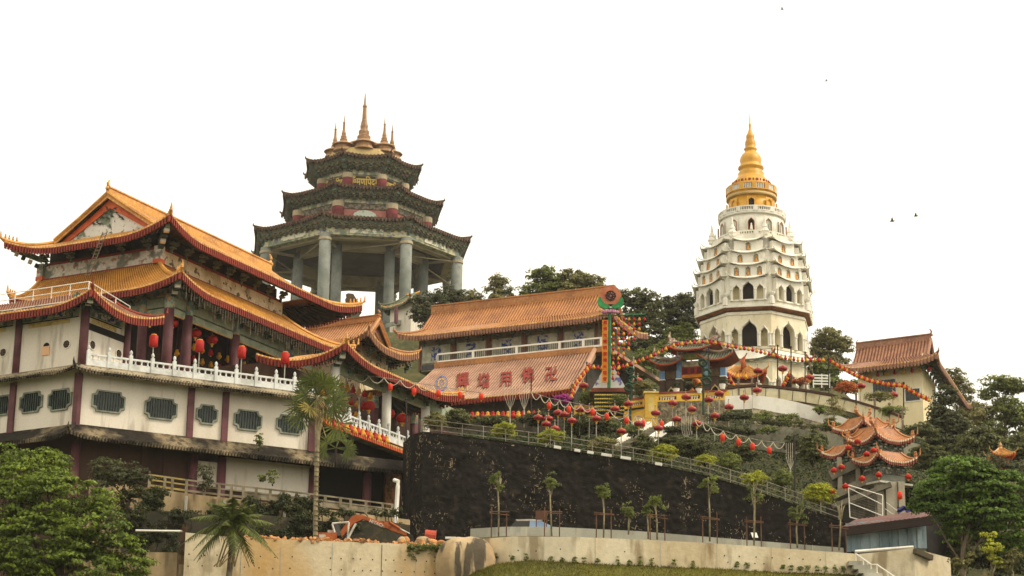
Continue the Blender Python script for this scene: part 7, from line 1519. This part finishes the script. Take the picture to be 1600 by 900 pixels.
# small grey temple between tower and trees
gt = thing('small_grey_temple', 'small white-walled temple with grey curved roof at the tower foot', 'temple', at(625, 510, 250)); GT = V2(at(632, 480, 250)); ET = [V2(at(597, 480, 250)), V2(at(640, 490, 246)), V2(at(700, 480, 252)), V2(at(650, 480, 258))]
CT_ = (ET[0]+ET[2])/2; zt_ = zpx(GT, 484)
q = MB(); q.prism([p.lerp(CT_, .25) for p in ET], zt_-3.5, zt_+.2); q.build('wall', PLASTER, gt); skirt(gt, [p.lerp(CT_, .75) for p in ET], zt_+2.0, ET, zt_, sides=(0, 3, 1), up=.5, Lc=1.6, ext=.2, row=.3, tm=TILE_G, em=TILE_G, sof=True, drop=.2, tooth=.1, hr=.15, tip=.4, hm=TILE_G)
q = MB(); q.tube([V3(CT_, zt_+2.1)-Vector((1.2, 0, 0)), V3(CT_, zt_+2.3), V3(CT_, zt_+2.6)+Vector((.6, 0, 0))], .2, 6); q.build('orange_ridge', TILE_O, gt)
q = MB(); P = at(619, 505, 246); q.tube([P, at(619, 480, 246)], .25, 8); q.build('column', MAROON, gt)
q = MB(); q.beam(at(606, 508, 248), at(640, 500, 250), 1.0, .5); q.build('base', GREYST, gt)
tf = thing('tower_terrace', 'pale stone terrace at the foot of the octagonal tower', 'terrace', V3(TP, tz(530))); b = MB(); b.prism(oc(165), tz(620), tz(572)); b.build('plinth', GREYST, tf)
# ================================================================ plants
def leafm(name, a, c, island=.35, tr=.35, val=.1): return mat(name, a, c, .5, .42, .6, .9, val=val, vs=2.5, island=island, transl=tr, rough=.55, spec=.3)
LBRIGHT = leafm('bright_leaf', '758628', '4f5f1a', .5); LMID = leafm('mid_leaf', '7f8842', '626c30'); LDARK = leafm('dark_leaf', '6c7040', '525632'); LOLIVE = leafm('olive_leaf', '8d8850', '6e6a3c')
LLIME = leafm('lime_leaf', 'b4b634', '909428'); LPALM = leafm('palm_leaf', '6b7434', '4f5828', .4, tr=.3); LDEEP = leafm('deep_leaf', '585c36', '424628'); LCREEP = leafm('creeper_leaf', '454c22', '32391a')
LMAG = leafm('magenta_flower', 'b03a8c', '8c2a70'); LORF = leafm('orange_flower', 'c8743a', 'a85a2c')
BARK = mat('grey_bark', '6b5f4c', '4c4336', 2, .44, .6, .9, val=.2, vs=6); BARKP = mat('pale_bark', '9c9070', '7a6f56', 2, .44, .6, .9, val=.2, vs=6); BARKD = mat('dark_bark', '3c3228', '2a231c', 2, val=.2)
def blobs_px(L, Y):           # (px, py, rx px, rz px, depth offset)
    out = []
    for px, py, rx, rz, d in L: p = at(px, py, Y+d); k = (p-CAMP).dot(_F)/FPX; out.append((tuple(p), rx*k, rx*k*.8, rz*k))
    return out
def ptree(name, label, base, Y, L, nclump, per, cr, leaf, lm, tm=BARK, r0=.25, group=None, cat='tree', **kw):
    P = at(*base, Y); bl = blobs_px(L, Y); top = sum((Vector(b_[0]) for b_ in bl), Vector())/len(bl); return tree(name, label, P, top, bl, nclump, per, cr, leaf, lm, tm, r0, cat, group, **kw)
# big tree bottom left
ptree('broadleaf_tree', 'big bright green leafy tree filling the bottom left corner', (95, 985), 112, [(20, 740, 70, 45, 0), (70, 735, 45, 35, .5), (5, 800, 70, 60, -.5), (80, 790, 70, 50, -1), (135, 780, 45, 35, -.5), (50, 850, 90, 55, -1.5), (140, 830, 60, 45, -1.5), (170, 850, 50, 45, -1), (110, 890, 80, 40, -2), (200, 880, 35, 30, -1), (10, 890, 60, 50, -2)], 700, 56, .6, .2, LBRIGHT, r0=.4, shell=.7, asp=.62, flat=.55)
ptree('background_shrub_tree', 'dark shrubby tree overhanging the podium fence behind the big bright tree', (205, 800), 122, [(165, 735, 25, 20, 0), (195, 745, 30, 22, 0), (225, 760, 22, 30, 0), (205, 790, 30, 35, .5), (170, 765, 25, 30, 0)], 110, 45, .5, .18, LDEEP, BARKD, r0=.12)
for i, (px, py, rx, rz, Y, lab) in enumerate(((318, 745, 16, 24, 126, 'dark shrub rooted on the fence left of the lower white wall'), (405, 690, 6, 14, 127.2, 'small tuft of plant growing from the ledge'), (426, 745, 9, 14, 127, 'spindly plant in front of the lower white wall'), (408, 747, 6, 5, 127, 'little sprig left of the spindly plant'))):
    ptree('wall_shrub', lab, (px, py+rz), Y, [(px, py-rz*.3, rx, rz*.7, 0), (px+rx*.2, py+rz*.4, rx*.8, rz*.5, 0)], 34 if rx > 10 else 14, 30, .3 if rx > 10 else .16, .13, LDEEP if rx > 10 else LMID, BARKD, r0=.05)
for i, (x0, y0, x1, y1, Y, n, lab) in enumerate(((385, 778, 480, 815, 126.3, 170, 'creeper mass hanging over the stained wall left of the tall palm'), (300, 800, 372, 835, 125.5, 50, 'dark weeds behind the low coconut palm'), (430, 800, 560, 838, 124, 60, 'weeds and creepers along the dark bank behind the tall palm'), (190, 800, 300, 835, 123.5, 60, 'undergrowth along the dark bank beside the big tree'), (225, 770, 255, 850, 125, 150, 'creeper mass hanging between the big tree and the stained wall'), (380, 825, 500, 850, 123.5, 60, 'low weeds growing behind the foundation wall'), (575, 800, 625, 850, 124.5, 70, 'dark bushy growth behind the excavator arm'), (215, 830, 285, 872, 120, 70, 'dark undergrowth below the thin white pipe'), (470, 782, 500, 800, 127, 30, 'creeper tuft on the fence beside the tall palm'))):
    t = thing('creeper', lab, 'creeper', at((x0+x1)/2, y1, Y), 'creepers on the lower walls'); bl = []
    for k in range(30): p = at(random.uniform(x0, x1), lerp(y0, y1, random.random()**1.5), Y+random.uniform(-.3, .3)); bl.append((tuple(p), random.uniform(.15, .5), .3, random.uniform(.15, .5)))
    crown(t, bl, int(n*2.2), 22, .26, .15, LCREEP, name='foliage', shell=.2, flat=1.0)
    q = MB(); 
    for k in range(5): p = at(random.uniform(x0, x1), y0, Y); q.tube([p, p+Vector((.1, 0, -.8)), p+Vector((-.1, 0, -1.5))], .025, 4)
    q.build('stems', BARKD, t)
# vines on the foundation wall right end
for i, (px, w_) in enumerate(((648, 16), (683, 12))):
    t = thing('hanging_vine', 'green vine trailing over the foundation wall %s' % ('left of the red drum', 'beside the boulder')[i], 'vine', at(px, 852, 117.8)); bl = [(tuple(at(px+random.uniform(-w_, w_), 853+random.uniform(0, 6), 117.8)), .3, .15, .15) for k in range(8)]+[(tuple(at(px-8+k*7, 862+6*(k % 2), 117.85)), .08, .08, .4) for k in range(3)]
    crown(t, bl, 44, 26, .18, .1, LMID, name='foliage')
# weeds along the retaining wall foot and lawn edge
for i, px in enumerate((775, 800, 822, 862, 878, 898, 913, 934, 965, 983, 1000, 1018, 1052, 1083, 1150, 1166, 1222, 1235, 1249, 1260, 1276, 1289, 1304, 1316)):
    P, d = along(rA, px); z = zpx(P, 874+(px-800)*.043+(3 if px < 1000 else 0)); c = Vector((P.x, P.y-.12, z+.2)); t = thing('wall_weed', 'small weed at the foot of the tan retaining wall, %s from the left' % ordn(i), 'weed', c-Vector((0, 0, .25)), 'weeds along the tan wall'); h = random.uniform(.12, .32)
    crown(t, [(tuple(c), .1, .06, h)], 8, 14, .12, .09, LMID, name='foliage')
# coconut palm, lower left
def frond(q, base, d, L, droop, wid, n=16, lm=0):
    side = Vector((-d.y, d.x, 0)).normalized(); pts = []
    for k in range(n+1): t = k/n; pts.append(base+d*L*t+Vector((0, 0, L*(.55*t*d.z*0-droop*t*t))))
    for k in range(1, n):
        t = k/n; p = pts[k]; f = (pts[k+1]-pts[k-1]).normalized(); w_ = wid*math.sin(math.pi*min(1, .12+t*.9))
        for s_ in (-1, 1):
            for j in range(2):
                o = p+f*(j*L/n*.5); tip = o+side*s_*w_*random.uniform(.75, 1.1)+f*w_*.55-Vector((0, 0, w_*random.uniform(.35, .8))); q.add([o-f*.03, o+f*.05, o.lerp(tip, .55)+f*.03, tip, o.lerp(tip, .55)-f*.012], [(0, 1, 2, 3, 4)])
    return pts
t = thing('coconut_palm', 'low coconut palm with drooping feathery fronds before the foundation wall', 'palm', at(357, 965, 113)); top_ = at(363, 818, 113); q = MB(); q.tube([at(355, 975, 113), at(357, 910, 113), at(361, 865, 113), top_], [.2, .17, .15, .13], 8); q.build('trunk', BARK, t, True)
for k in range(26):
    a = k*2.399; el = 1.25-1.75*(k/26); d = Vector((math.cos(a)*math.cos(el), math.sin(a)*math.cos(el)*.8, math.sin(el))); q = MB(); L = random.uniform(2.1, 2.8); pts = frond(q, top_, d, L, .42 if el > .2 else .55, .58, 22); q.tube(pts, [.035]*10+[.015]*(len(pts)-10), 4, False); q.build('frond', LPALM, t)
q = MB()
for k in range(11): p = top_+Vector((random.uniform(-.2, .2), -.1, -.25)); q.tube([p, p+Vector((random.uniform(-.7, .7), random.uniform(-.2, .2), -.7)), p+Vector((random.uniform(-.9, .9), 0, -2.1))], .04, 4)
q.build('dead_fronds', mat('dry_palm', 'a08c62', '7a6844', 2, val=.2), t)
# tall fan palm
FPY = 121; t = thing('tall_fan_palm', 'tall slim fan palm standing in front of the podium corner', 'palm', at(492, 960, FPY)); top_ = at(497, 618, FPY)
q = MB(); pp = [at(491.5, 960, FPY), at(492.5, 900, FPY), at(493, 800, FPY), at(495.5, 700, FPY), at(497, 655, FPY), top_]; q.tube(pp, [.17, .15, .13, .13, .2, .12], 8); q.build('trunk', BARKP, t, True)
q = MB()
for k in range(26): p = pp[1].lerp(pp[3], k/26) if k < 26 else pp[3]; q.tube([p, p+Vector((0, 0, .05))], .16, 8)
q.build('trunk_rings', BARK, t)
def fan(q, base, d, L, r, n=16):
    hub = base+d*L; up_ = d; side = d.cross(Vector((0, 1, 0))); side = side.normalized() if side.length > .1 else Vector((1, 0, 0)); nrm = side.cross(up_).normalized()
    q.tube([base, base.lerp(hub, .5), hub], [.03, .025, .02], 4)
    for k in range(n):
        a = (k/(n-1)-.5)*4.2; dr = (up_*math.cos(a)+side*math.sin(a)); tip = hub+dr*r*random.uniform(.85, 1.08)-Vector((0, 0, r*.28*random.random()))+nrm*random.uniform(-.1, .1); wv = nrm.cross(dr)*.05; mid_ = hub.lerp(tip, .6); q.add([hub, mid_-wv, tip, mid_+wv], [(0, 1, 2, 3)])
for k in range(30):
    a = k*2.399; el = 1.35-2.1*(k/30); d = Vector((math.cos(a)*math.cos(el), math.sin(a)*math.cos(el)*.8, math.sin(el))).normalized(); q = MB(); fan(q, top_+Vector((0, 0, -.15*(k/30))), d, random.uniform(.8, 1.2), random.uniform(.7, 1.0)); q.build('fan_leaf', LPALM if k < 28 else mat('yellowing_palm', '8c7d3c', '6b5f30', 1, val=.2, island=.3), t)
for k in range(5):      # lower hanging fans left and right
    px, py = ((455, 668), (470, 645), (452, 640), (535, 640), (548, 690))[k]; d = (at(px, py, FPY)-top_); L = d.length*.62; q = MB(); fan(q, top_, d.normalized(), L, 1.15); q.build('fan_leaf', LPALM, t)
q = MB()
for k in range(14): p = top_+Vector((random.uniform(-.15, .3), random.uniform(-.2, 0), random.uniform(-.6, 0))); q.tube([p, p+Vector((random.uniform(-.2, .5), -.1, -.5)), p+Vector((random.uniform(-.2, .6), -.1, -1.5*random.random()-.5))], [.05, .05, .02], 4)
q.build('dry_skirt', mat('dry_palm', 'a08c62', '7a6844', 2, val=.2), t)
# second small palm fan right of it
t = thing('small_fan_palm', 'small fan palm tuft right of the tall palm trunk', 'palm', at(525, 720, 138)); c = at(525, 700, 138); q = MB(); q.tube([at(525, 730, 138), c], .1, 6); q.build('trunk', BARKD, t)
for k in range(9): a = k*.7; q = MB(); fan(q, c, Vector((math.cos(a)*.8, -.3*math.sin(a), .7-abs(math.cos(a))*.9)).normalized(), .8, .75); q.build('fan_leaf', LPALM, t)
# staked young trees on the terrace
STK = mat('brown_stake', '6f4f38', '563c2a', 2, val=.15)
YT = [(779, 838, 752, 13, 15, 121, 1), (862, 838, 752, 13, 17, 120.5, 1), (943, 840, 768, 12, 13, 120, 1), (982, 835, 797, 10, 12, 121.5, 0), (1027, 843, 787, 12, 12, 120, 1), (1013, 842, 800, 7, 12, 121, 0), (1109, 846, 757, 15, 13, 119.8, 1), (1178, 852, 776, 15, 15, 119.5, 1), (1178, 851, 746, 13, 9, 121.5, 0), (1246, 856, 803, 15, 17, 119.5, 1), (1311, 860, 800, 6, 6, 119.2, 2)]
labs = ['left of the parked van', 'beside the brown board right of the van', 'third staked one along the terrace', 'small unstaked one between the third and fourth staked trees', 'fourth staked one along the terrace', 'thin one just left of the fourth staked tree', 'fifth staked one with a tall bare stem', 'sixth staked one beside the white notice', 'yellow-topped one behind the white notice', 'seventh staked one near the right end', 'bare leafless one at the right end by the shed']
def young(i):
    px, yb, yc, rx, rz, Y, kind = YT[i]; P = at(px, yb, Y); t = thing('young_tree', 'young terrace tree, %s' % labs[i], 'tree', P, 'young trees on the terrace'); bl = blobs_px([(px+random.uniform(-4, 4), yc+random.uniform(-5, 3), rx*random.uniform(.6, .95), rz*random.uniform(.6, 1), 0), (px+rx*random.uniform(.1, .7), yc+rz*random.uniform(.2, .7), rx*.5, rz*.4, 0), (px-rx*random.uniform(.1, .7), yc-rz*random.uniform(-.3, .5), rx*.5, rz*.4, .2), (px+rx*random.uniform(-.6, .6), yc-rz*.8, rx*.3, rz*.4, 0)], Y); top_ = Vector(bl[0][0])
    b = MB(); m_ = P.lerp(top_, .5)+Vector((random.uniform(-.06, .06), 0, 0)); b.tube([P, m_, top_], [.06, .05, .03], 6)
    for k in range(6): e = top_+Vector((random.uniform(-1, 1)*bl[0][1], random.uniform(-.5, .5)*bl[0][1], random.uniform(.1, .9)*bl[0][3])); s_ = P.lerp(top_, random.uniform(.68, .95)); b.tube([s_, s_.lerp(e, .5)+Vector((0, 0, -.05)), e], [.03, .022, .01], 4)
    if kind == 2:
        for dx, dz in ((-.35, .75), (.1, .85), (.3, .6), (-.1, .5)): b.tube([top_-Vector((0, 0, .5)), top_+Vector((dx*.6, 0, dz*.35)), top_+Vector((dx, 0, dz*.7))], [.05, .035, .012], 5)
    b.build('trunk', BARKP, t, True)
    if kind != 2: crown(t, bl, 30+(i*7) % 16, 20, .17, .13, LLIME if i == 8 else (leafm('young_leaf', '84903e', '66722e'), LMID)[i % 2], asp=.42, flat=1.0)
    if kind:
        k_ = (at(px+1, yb, Y)-at(px, yb, Y)).length; hh = 1.55
        for dx in (-.42, .45): q = MB(); a = P+Vector((dx, -.25 if dx < 0 else .2, -.1)); q.tube([a, a+Vector((0, 0, hh+random.uniform(-.1, .25)))], .035, 5); q.build('stake', STK, t)
        for dz in (0, .1): q = MB(); a = P+Vector((-.55, -.25, hh-.25+dz)); q.tube([a, a+Vector((1.15, .45, random.uniform(-.08, .08)))], .03, 5); q.build('stake_crossbar', STK, t)
for i in range(len(YT)): young(i)
# shrubs on top of the dark wall
SH = [(679, 658, 17, 12, 137, LOLIVE, 'loose olive shrub at the left end of the garden railing'), (715, 655, 20, 14, 140, LDARK, 'dark bushy shrub behind the garden railing, second from its left end'), (790, 672, 18, 11, 136, LLIME, 'spiky lime shrub on the railing left of centre'), (862, 682, 20, 9, 136, LLIME, 'flat-topped lime shrub on the railing below the pole lanterns'), (943, 694, 20, 10, 135, LOLIVE, 'loose shrub on the railing left of the stairs'), (1037, 708, 20, 13, 135, LLIME, 'round lime shrub on the railing right of the stairs'), (1102, 720, 16, 7, 135, LLIME, 'small lime shrub on the railing above the fifth staked tree'), (1178, 748, 19, 9, 133.5, LLIME, 'lime shrub on the railing above the sixth staked tree'), (1280, 772, 24, 16, 131.5, LLIME, 'large lime shrub at the right end of the railing'),
      (1005, 696, 18, 15, 142, LDARK, 'dark clipped bush at the foot of the garden stairs'), (1140, 722, 16, 13, 138, LMID, 'rounded green bush behind the right half of the railing'), (1222, 747, 16, 12, 136, LMID, 'rounded green bush left of the tall dark post'), (1160, 708, 22, 14, 144, LDARK, 'big dark bush below the grey garden wall'), (1270, 700, 22, 25, 142, LDARK, 'big dark bush left of the ornate pavilions'), (1240, 692, 14, 14, 148, LDEEP, 'clipped dark shrub in front of the grey wall'), (1080, 700, 30, 16, 144, LDARK, 'broad dark bush in the middle of the slope'), (1052, 690, 25, 8, 150, LDEEP, 'low hedge mass beside the stairs'), (940, 665, 25, 14, 152, LDARK, 'dark bush left of the garden stairs'), (905, 665, 22, 18, 153, LDARK, 'dark bush below the yellow wall left end'), (990, 672, 14, 10, 155, LMID, 'small green bush beside the stair wall'),
      (1195, 652, 16, 9, 161, LMID, 'grassy shrub left on the hedge terrace'), (1230, 655, 18, 9, 160, LMID, 'grassy shrub in the middle of the hedge terrace'), (1298, 663, 14, 9, 157, LMID, 'grassy shrub right on the hedge terrace'), (1200, 672, 13, 6, 151, LMID, 'low green shrub before the grey wall'), (1250, 596, 14, 6, 180, LORF, 'orange-flowered shrub right of the pagoda foot'), (1322, 605, 14, 9, 172, LORF, 'reddish shrub behind the panelled fence'), (1375, 620, 22, 7, 167, LOLIVE, 'spiky shrub behind the fence before the house'), (1395, 642, 20, 8, 162, LMID, 'green shrub at the fence right end'), (1440, 672, 25, 10, 158, LDARK, 'dark shrub at the right end of the curved fence'),
      (878, 625, 12, 7, 157, LMAG, 'magenta flowering bush left of the yellow wall'), (872, 640, 18, 12, 158, LDEEP, 'dark leaves under the magenta flowers'), (840, 655, 30, 10, 160, LDEEP, 'dark hedge before the inscribed hall'), (770, 657, 30, 8, 162, LDARK, 'dark hedge under the lantern row'), (1003, 608, 16, 14, 166, LOLIVE, 'orange-green shrub between the flower sign and the gate'), (920, 620, 14, 10, 163, LMID, 'shrub left of the dotted cone'), (968, 625, 12, 10, 159, LMID, 'shrub right of the dotted cone'), (1280, 640, 9, 7, 163, LMID, 'little shrub on the white wall'), (1345, 735, 25, 30, 140, LDEEP, 'dark growth behind the ornate pavilions'), (1450, 715, 30, 20, 146, LDARK, 'dark shrub right of the ornate pavilions'), (1420, 780, 25, 25, 136, LDEEP, 'dark growth right of the concrete pillars')]
for px, py, rx, rz, Y, lm, lab in SH:
    rx, rz = rx*1.18, rz*1.2
    P = at(px, py+rz, Y); t = thing('garden_shrub', lab, 'shrub', P); n = int(max(24, rx*rz*.3)); bl = blobs_px([(px-rx*.35, py+rz*.1, rx*.6, rz*.75, 0), (px+rx*.35, py, rx*.6, rz*.8, .3), (px, py-rz*.15, rx*.6, rz*.8, -.3)], Y)
    lf_ = .13 if lm in (LLIME, LMID, LOLIVE) else .17; crown(t, bl, n, 34, .3, lf_, lm, name='foliage', shell=.6)
    q = MB()
    for k in range(4): q.tube([P, P.lerp(Vector(bl[k % 3][0]), .6)+Vector((random.uniform(-.1, .1), 0, 0)), Vector(bl[k % 3][0])], [.04, .03, .015], 4)
    q.build('stems', BARKD, t)
# hedge terraces between the stairs and the grey wall
for i, (x0, y0, x1, y1, Y, lab) in enumerate(((1110, 652, 1172, 650, 157, 'upper'), (1040, 672, 1110, 668, 153, 'left'), (1120, 670, 1178, 676, 152, 'lower'), (1180, 658, 1320, 672, 158, 'long'))):
    t = thing('clipped_hedge', 'dark clipped hedge strip on the slope, the %s one' % lab, 'hedge', at(x0, y0+8, Y), 'hedge strips on the slope'); bl = [(tuple(at(lerp(x0, x1, k/10), lerp(y0, y1, k/10), Y)), .5, .5, .3) for k in range(11)]; crown(t, bl, 120, 34, .3, .13, LDEEP, name='foliage', shell=.3)
# feathery tree on the curved wall
ptree('feathery_sapling', 'feathery pale green sapling in front of the curved white wall', (1303, 668), 154, [(1302, 625, 10, 18, 0), (1298, 648, 9, 10, 0), (1310, 640, 10, 10, 0)], 40, 24, .3, .16, LOLIVE, r0=.05, asp=.3)
# trees behind
BT = [('dark round tree left of the inscribed hall roof', (690, 530), 235, [(675, 480, 34, 26, 0), (705, 470, 32, 22, 2), (690, 500, 40, 20, -2), (655, 495, 16, 14, 0)], 220, LDEEP), ('tree rising behind the left end of the inscribed hall ridge', (740, 520), 240, [(735, 470, 22, 16, 0), (725, 485, 20, 15, 0), (755, 478, 14, 12, 0)], 110, LOLIVE),
      ('sparse tree standing out above the inscribed hall ridge', (778, 510), 240, [(778, 440, 14, 12, 0), (772, 455, 16, 10, 0), (788, 458, 16, 10, 0), (780, 470, 20, 10, 0)], 75, LOLIVE), ('tall wide tree above the middle of the inscribed hall ridge', (850, 510), 240, [(850, 432, 28, 17, 0), (835, 455, 25, 14, 0), (868, 448, 22, 16, 0), (845, 470, 30, 12, 0)], 170, LMID), ('tree left of the flower disc behind the ridge', (905, 510), 240, [(895, 435, 22, 15, 0), (918, 440, 26, 12, 0), (885, 455, 25, 14, 0), (930, 452, 18, 10, 0)], 150, LOLIVE),
      ('big dark tree right of the flower sign', (1005, 590), 232, [(990, 468, 24, 20, 0), (1012, 480, 28, 26, 0), (985, 510, 28, 30, 0), (1020, 520, 30, 28, 0), (1000, 550, 40, 25, 0)], 330, LDARK), ('tall dark tree left of the pagoda', (1062, 590), 236, [(1050, 475, 22, 16, 0), (1072, 472, 20, 14, 0), (1055, 500, 30, 22, 0), (1078, 500, 18, 22, 0), (1050, 535, 30, 20, 0)], 260, LDEEP), ('lighter green round bush tree left of the pagoda', (1065, 580), 222, [(1065, 520, 22, 16, 0), (1055, 538, 25, 12, 0), (1080, 535, 16, 14, 0)], 130, LMID), ('dark bush behind the gate left roof', (1020, 590), 205, [(1015, 560, 30, 16, 0), (1000, 580, 25, 14, 0), (1035, 545, 15, 10, 0)], 110, LMID),
      ('dark thicket seen through the gate opening', (1085, 625), 200, [(1075, 600, 26, 14, 0), (1100, 605, 24, 12, 0), (1050, 600, 22, 14, 0), (1085, 585, 20, 12, 0)], 120, LDARK), ('low thicket right of the pagoda foot', (1300, 620), 232, [(1270, 598, 20, 10, 0), (1300, 600, 20, 12, 0), (1330, 605, 20, 10, 0)], 80, LMID), ('tree right behind the pagoda', (1298, 600), 245, [(1295, 528, 22, 16, 0), (1312, 540, 20, 18, 0), (1280, 545, 18, 20, 0), (1300, 565, 28, 16, 0)], 190, LOLIVE), ('dark bush between the pagoda and the house', (1285, 610), 225, [(1278, 575, 15, 14, 0), (1300, 580, 14, 10, 0)], 60, LMID),
      ('tree just behind the right eave of the brown-roofed house', (1495, 680), 240, [(1490, 590, 18, 14, 0), (1505, 612, 20, 16, 0), (1515, 640, 24, 18, 0), (1500, 660, 25, 18, 0)], 170, LOLIVE), ('tall spreading tree at the right edge', (1570, 720), 220, [(1560, 600, 25, 12, 0), (1585, 605, 25, 14, 0), (1545, 615, 14, 10, 0), (1575, 640, 30, 20, 0), (1595, 660, 25, 25, 0), (1555, 670, 20, 18, 0)], 230, LMID), ('olive tree between the two right edge trees', (1540, 720), 225, [(1535, 650, 22, 22, 0), (1545, 685, 28, 20, 0), (1525, 690, 20, 18, 0)], 150, LOLIVE),
      ('dark conifer-like tree before the brown-roofed house corner', (1480, 720), 185, [(1478, 620, 14, 18, 0), (1472, 650, 22, 22, 0), (1490, 665, 25, 24, 0), (1480, 690, 34, 20, 0), (1465, 670, 18, 16, 0)], 260, LDEEP), ('dark tree mass right of the conifer', (1530, 740), 165, [(1530, 690, 30, 22, 0), (1510, 710, 25, 18, 0), (1560, 700, 30, 20, 0), (1590, 700, 20, 25, 0)], 220, LDARK)]
for lab, base, Y, L, n, lm in BT: ptree('hill_tree', lab, base, Y, L, int(n*1.5), 36, .58, .3, lm, r0=.28, group='trees on the hill', shell=.4, flat=.8)
# trees bottom right
ptree('broadleaf_tree', 'large leafy green tree spreading over the shed at lower right', (1500, 930), 117, [(1500, 735, 45, 22, 0), (1470, 765, 40, 22, 0), (1530, 760, 45, 28, 0), (1450, 790, 28, 16, 0), (1490, 800, 40, 20, 0), (1540, 800, 45, 30, 0), (1575, 770, 40, 35, 0), (1580, 830, 40, 35, 0), (1500, 830, 30, 18, .5)], 520, 52, .5, .2, leafm('large_green_leaf', '66802a', '47601f', .45), r0=.22, shell=.72, asp=.62, flat=.55)
ptree('broadleaf_tree', 'darker tree behind the large lower right tree', (1560, 930), 124, [(1560, 740, 45, 25, 0), (1590, 790, 40, 40, 0), (1530, 850, 50, 40, 0), (1580, 870, 40, 40, 0), (1490, 870, 30, 30, 1)], 260, 50, .7, .22, LDEEP, BARKD, r0=.22)
for i, (px, yb, L, lm) in enumerate(((1412+100, 930, [(1500, 880, 14, 9, 0), (1515, 872, 10, 8, 0)], LOLIVE), (1554, 930, [(1552, 855, 16, 9, 0), (1548, 868, 12, 8, 0), (1560, 880, 10, 8, 0), (1545, 838, 10, 8, 0)], LLIME), (1582, 930, [(1585, 868, 12, 9, 0), (1575, 885, 12, 9, 0)], LOLIVE))):
    ptree('sapling', 'slender sapling in the lower right corner, %s from the left' % ORD[i], (px, yb), 112, L, 30, 22, .25, .17, lm, BARKP, r0=.05, group='saplings in the lower right corner')
# slope cover
n = 46000; px_ = rng.uniform(640, 1560, n); Y_ = rng.uniform(138, 200, n); P = []
for a, c in zip(px_, Y_):
    x = (a-800)/3440*c; P.append((x, c, ground_z(x, c)-.2))
P = np.array(P); P[:, 2] += rng.uniform(0, .3, n); gc = fast_mesh('slope_ground_cover', leaf_verts(P, np.tile((0, -.3, 1.0), (n, 1)), .26, .6), 4, leafm('cover_leaf', '3f4a20', '2c3618', .45), None, (0, 0, 0)); tag(gc, 'low green ground cover over the garden slope', 'ground cover', kind='stuff')
# ================================================================ thin warm haze over the hill
hz = bpy.data.materials.new('thin_haze'); hz.use_nodes = True; t_ = hz.node_tree; t_.nodes.clear(); ov = t_.nodes.new('ShaderNodeOutputMaterial'); pv = t_.nodes.new('ShaderNodeVolumePrincipled')
pv.inputs['Color'].default_value = (.95, .92, .86, 1); pv.inputs['Density'].default_value = .00012; pv.inputs['Anisotropy'].default_value = .3; t_.links.new(pv.outputs[0], ov.inputs['Volume'])
b = MB(); b.box((0, 200, 66), 7400, 7000, 140); o = b.build('haze', hz); stuff(o)
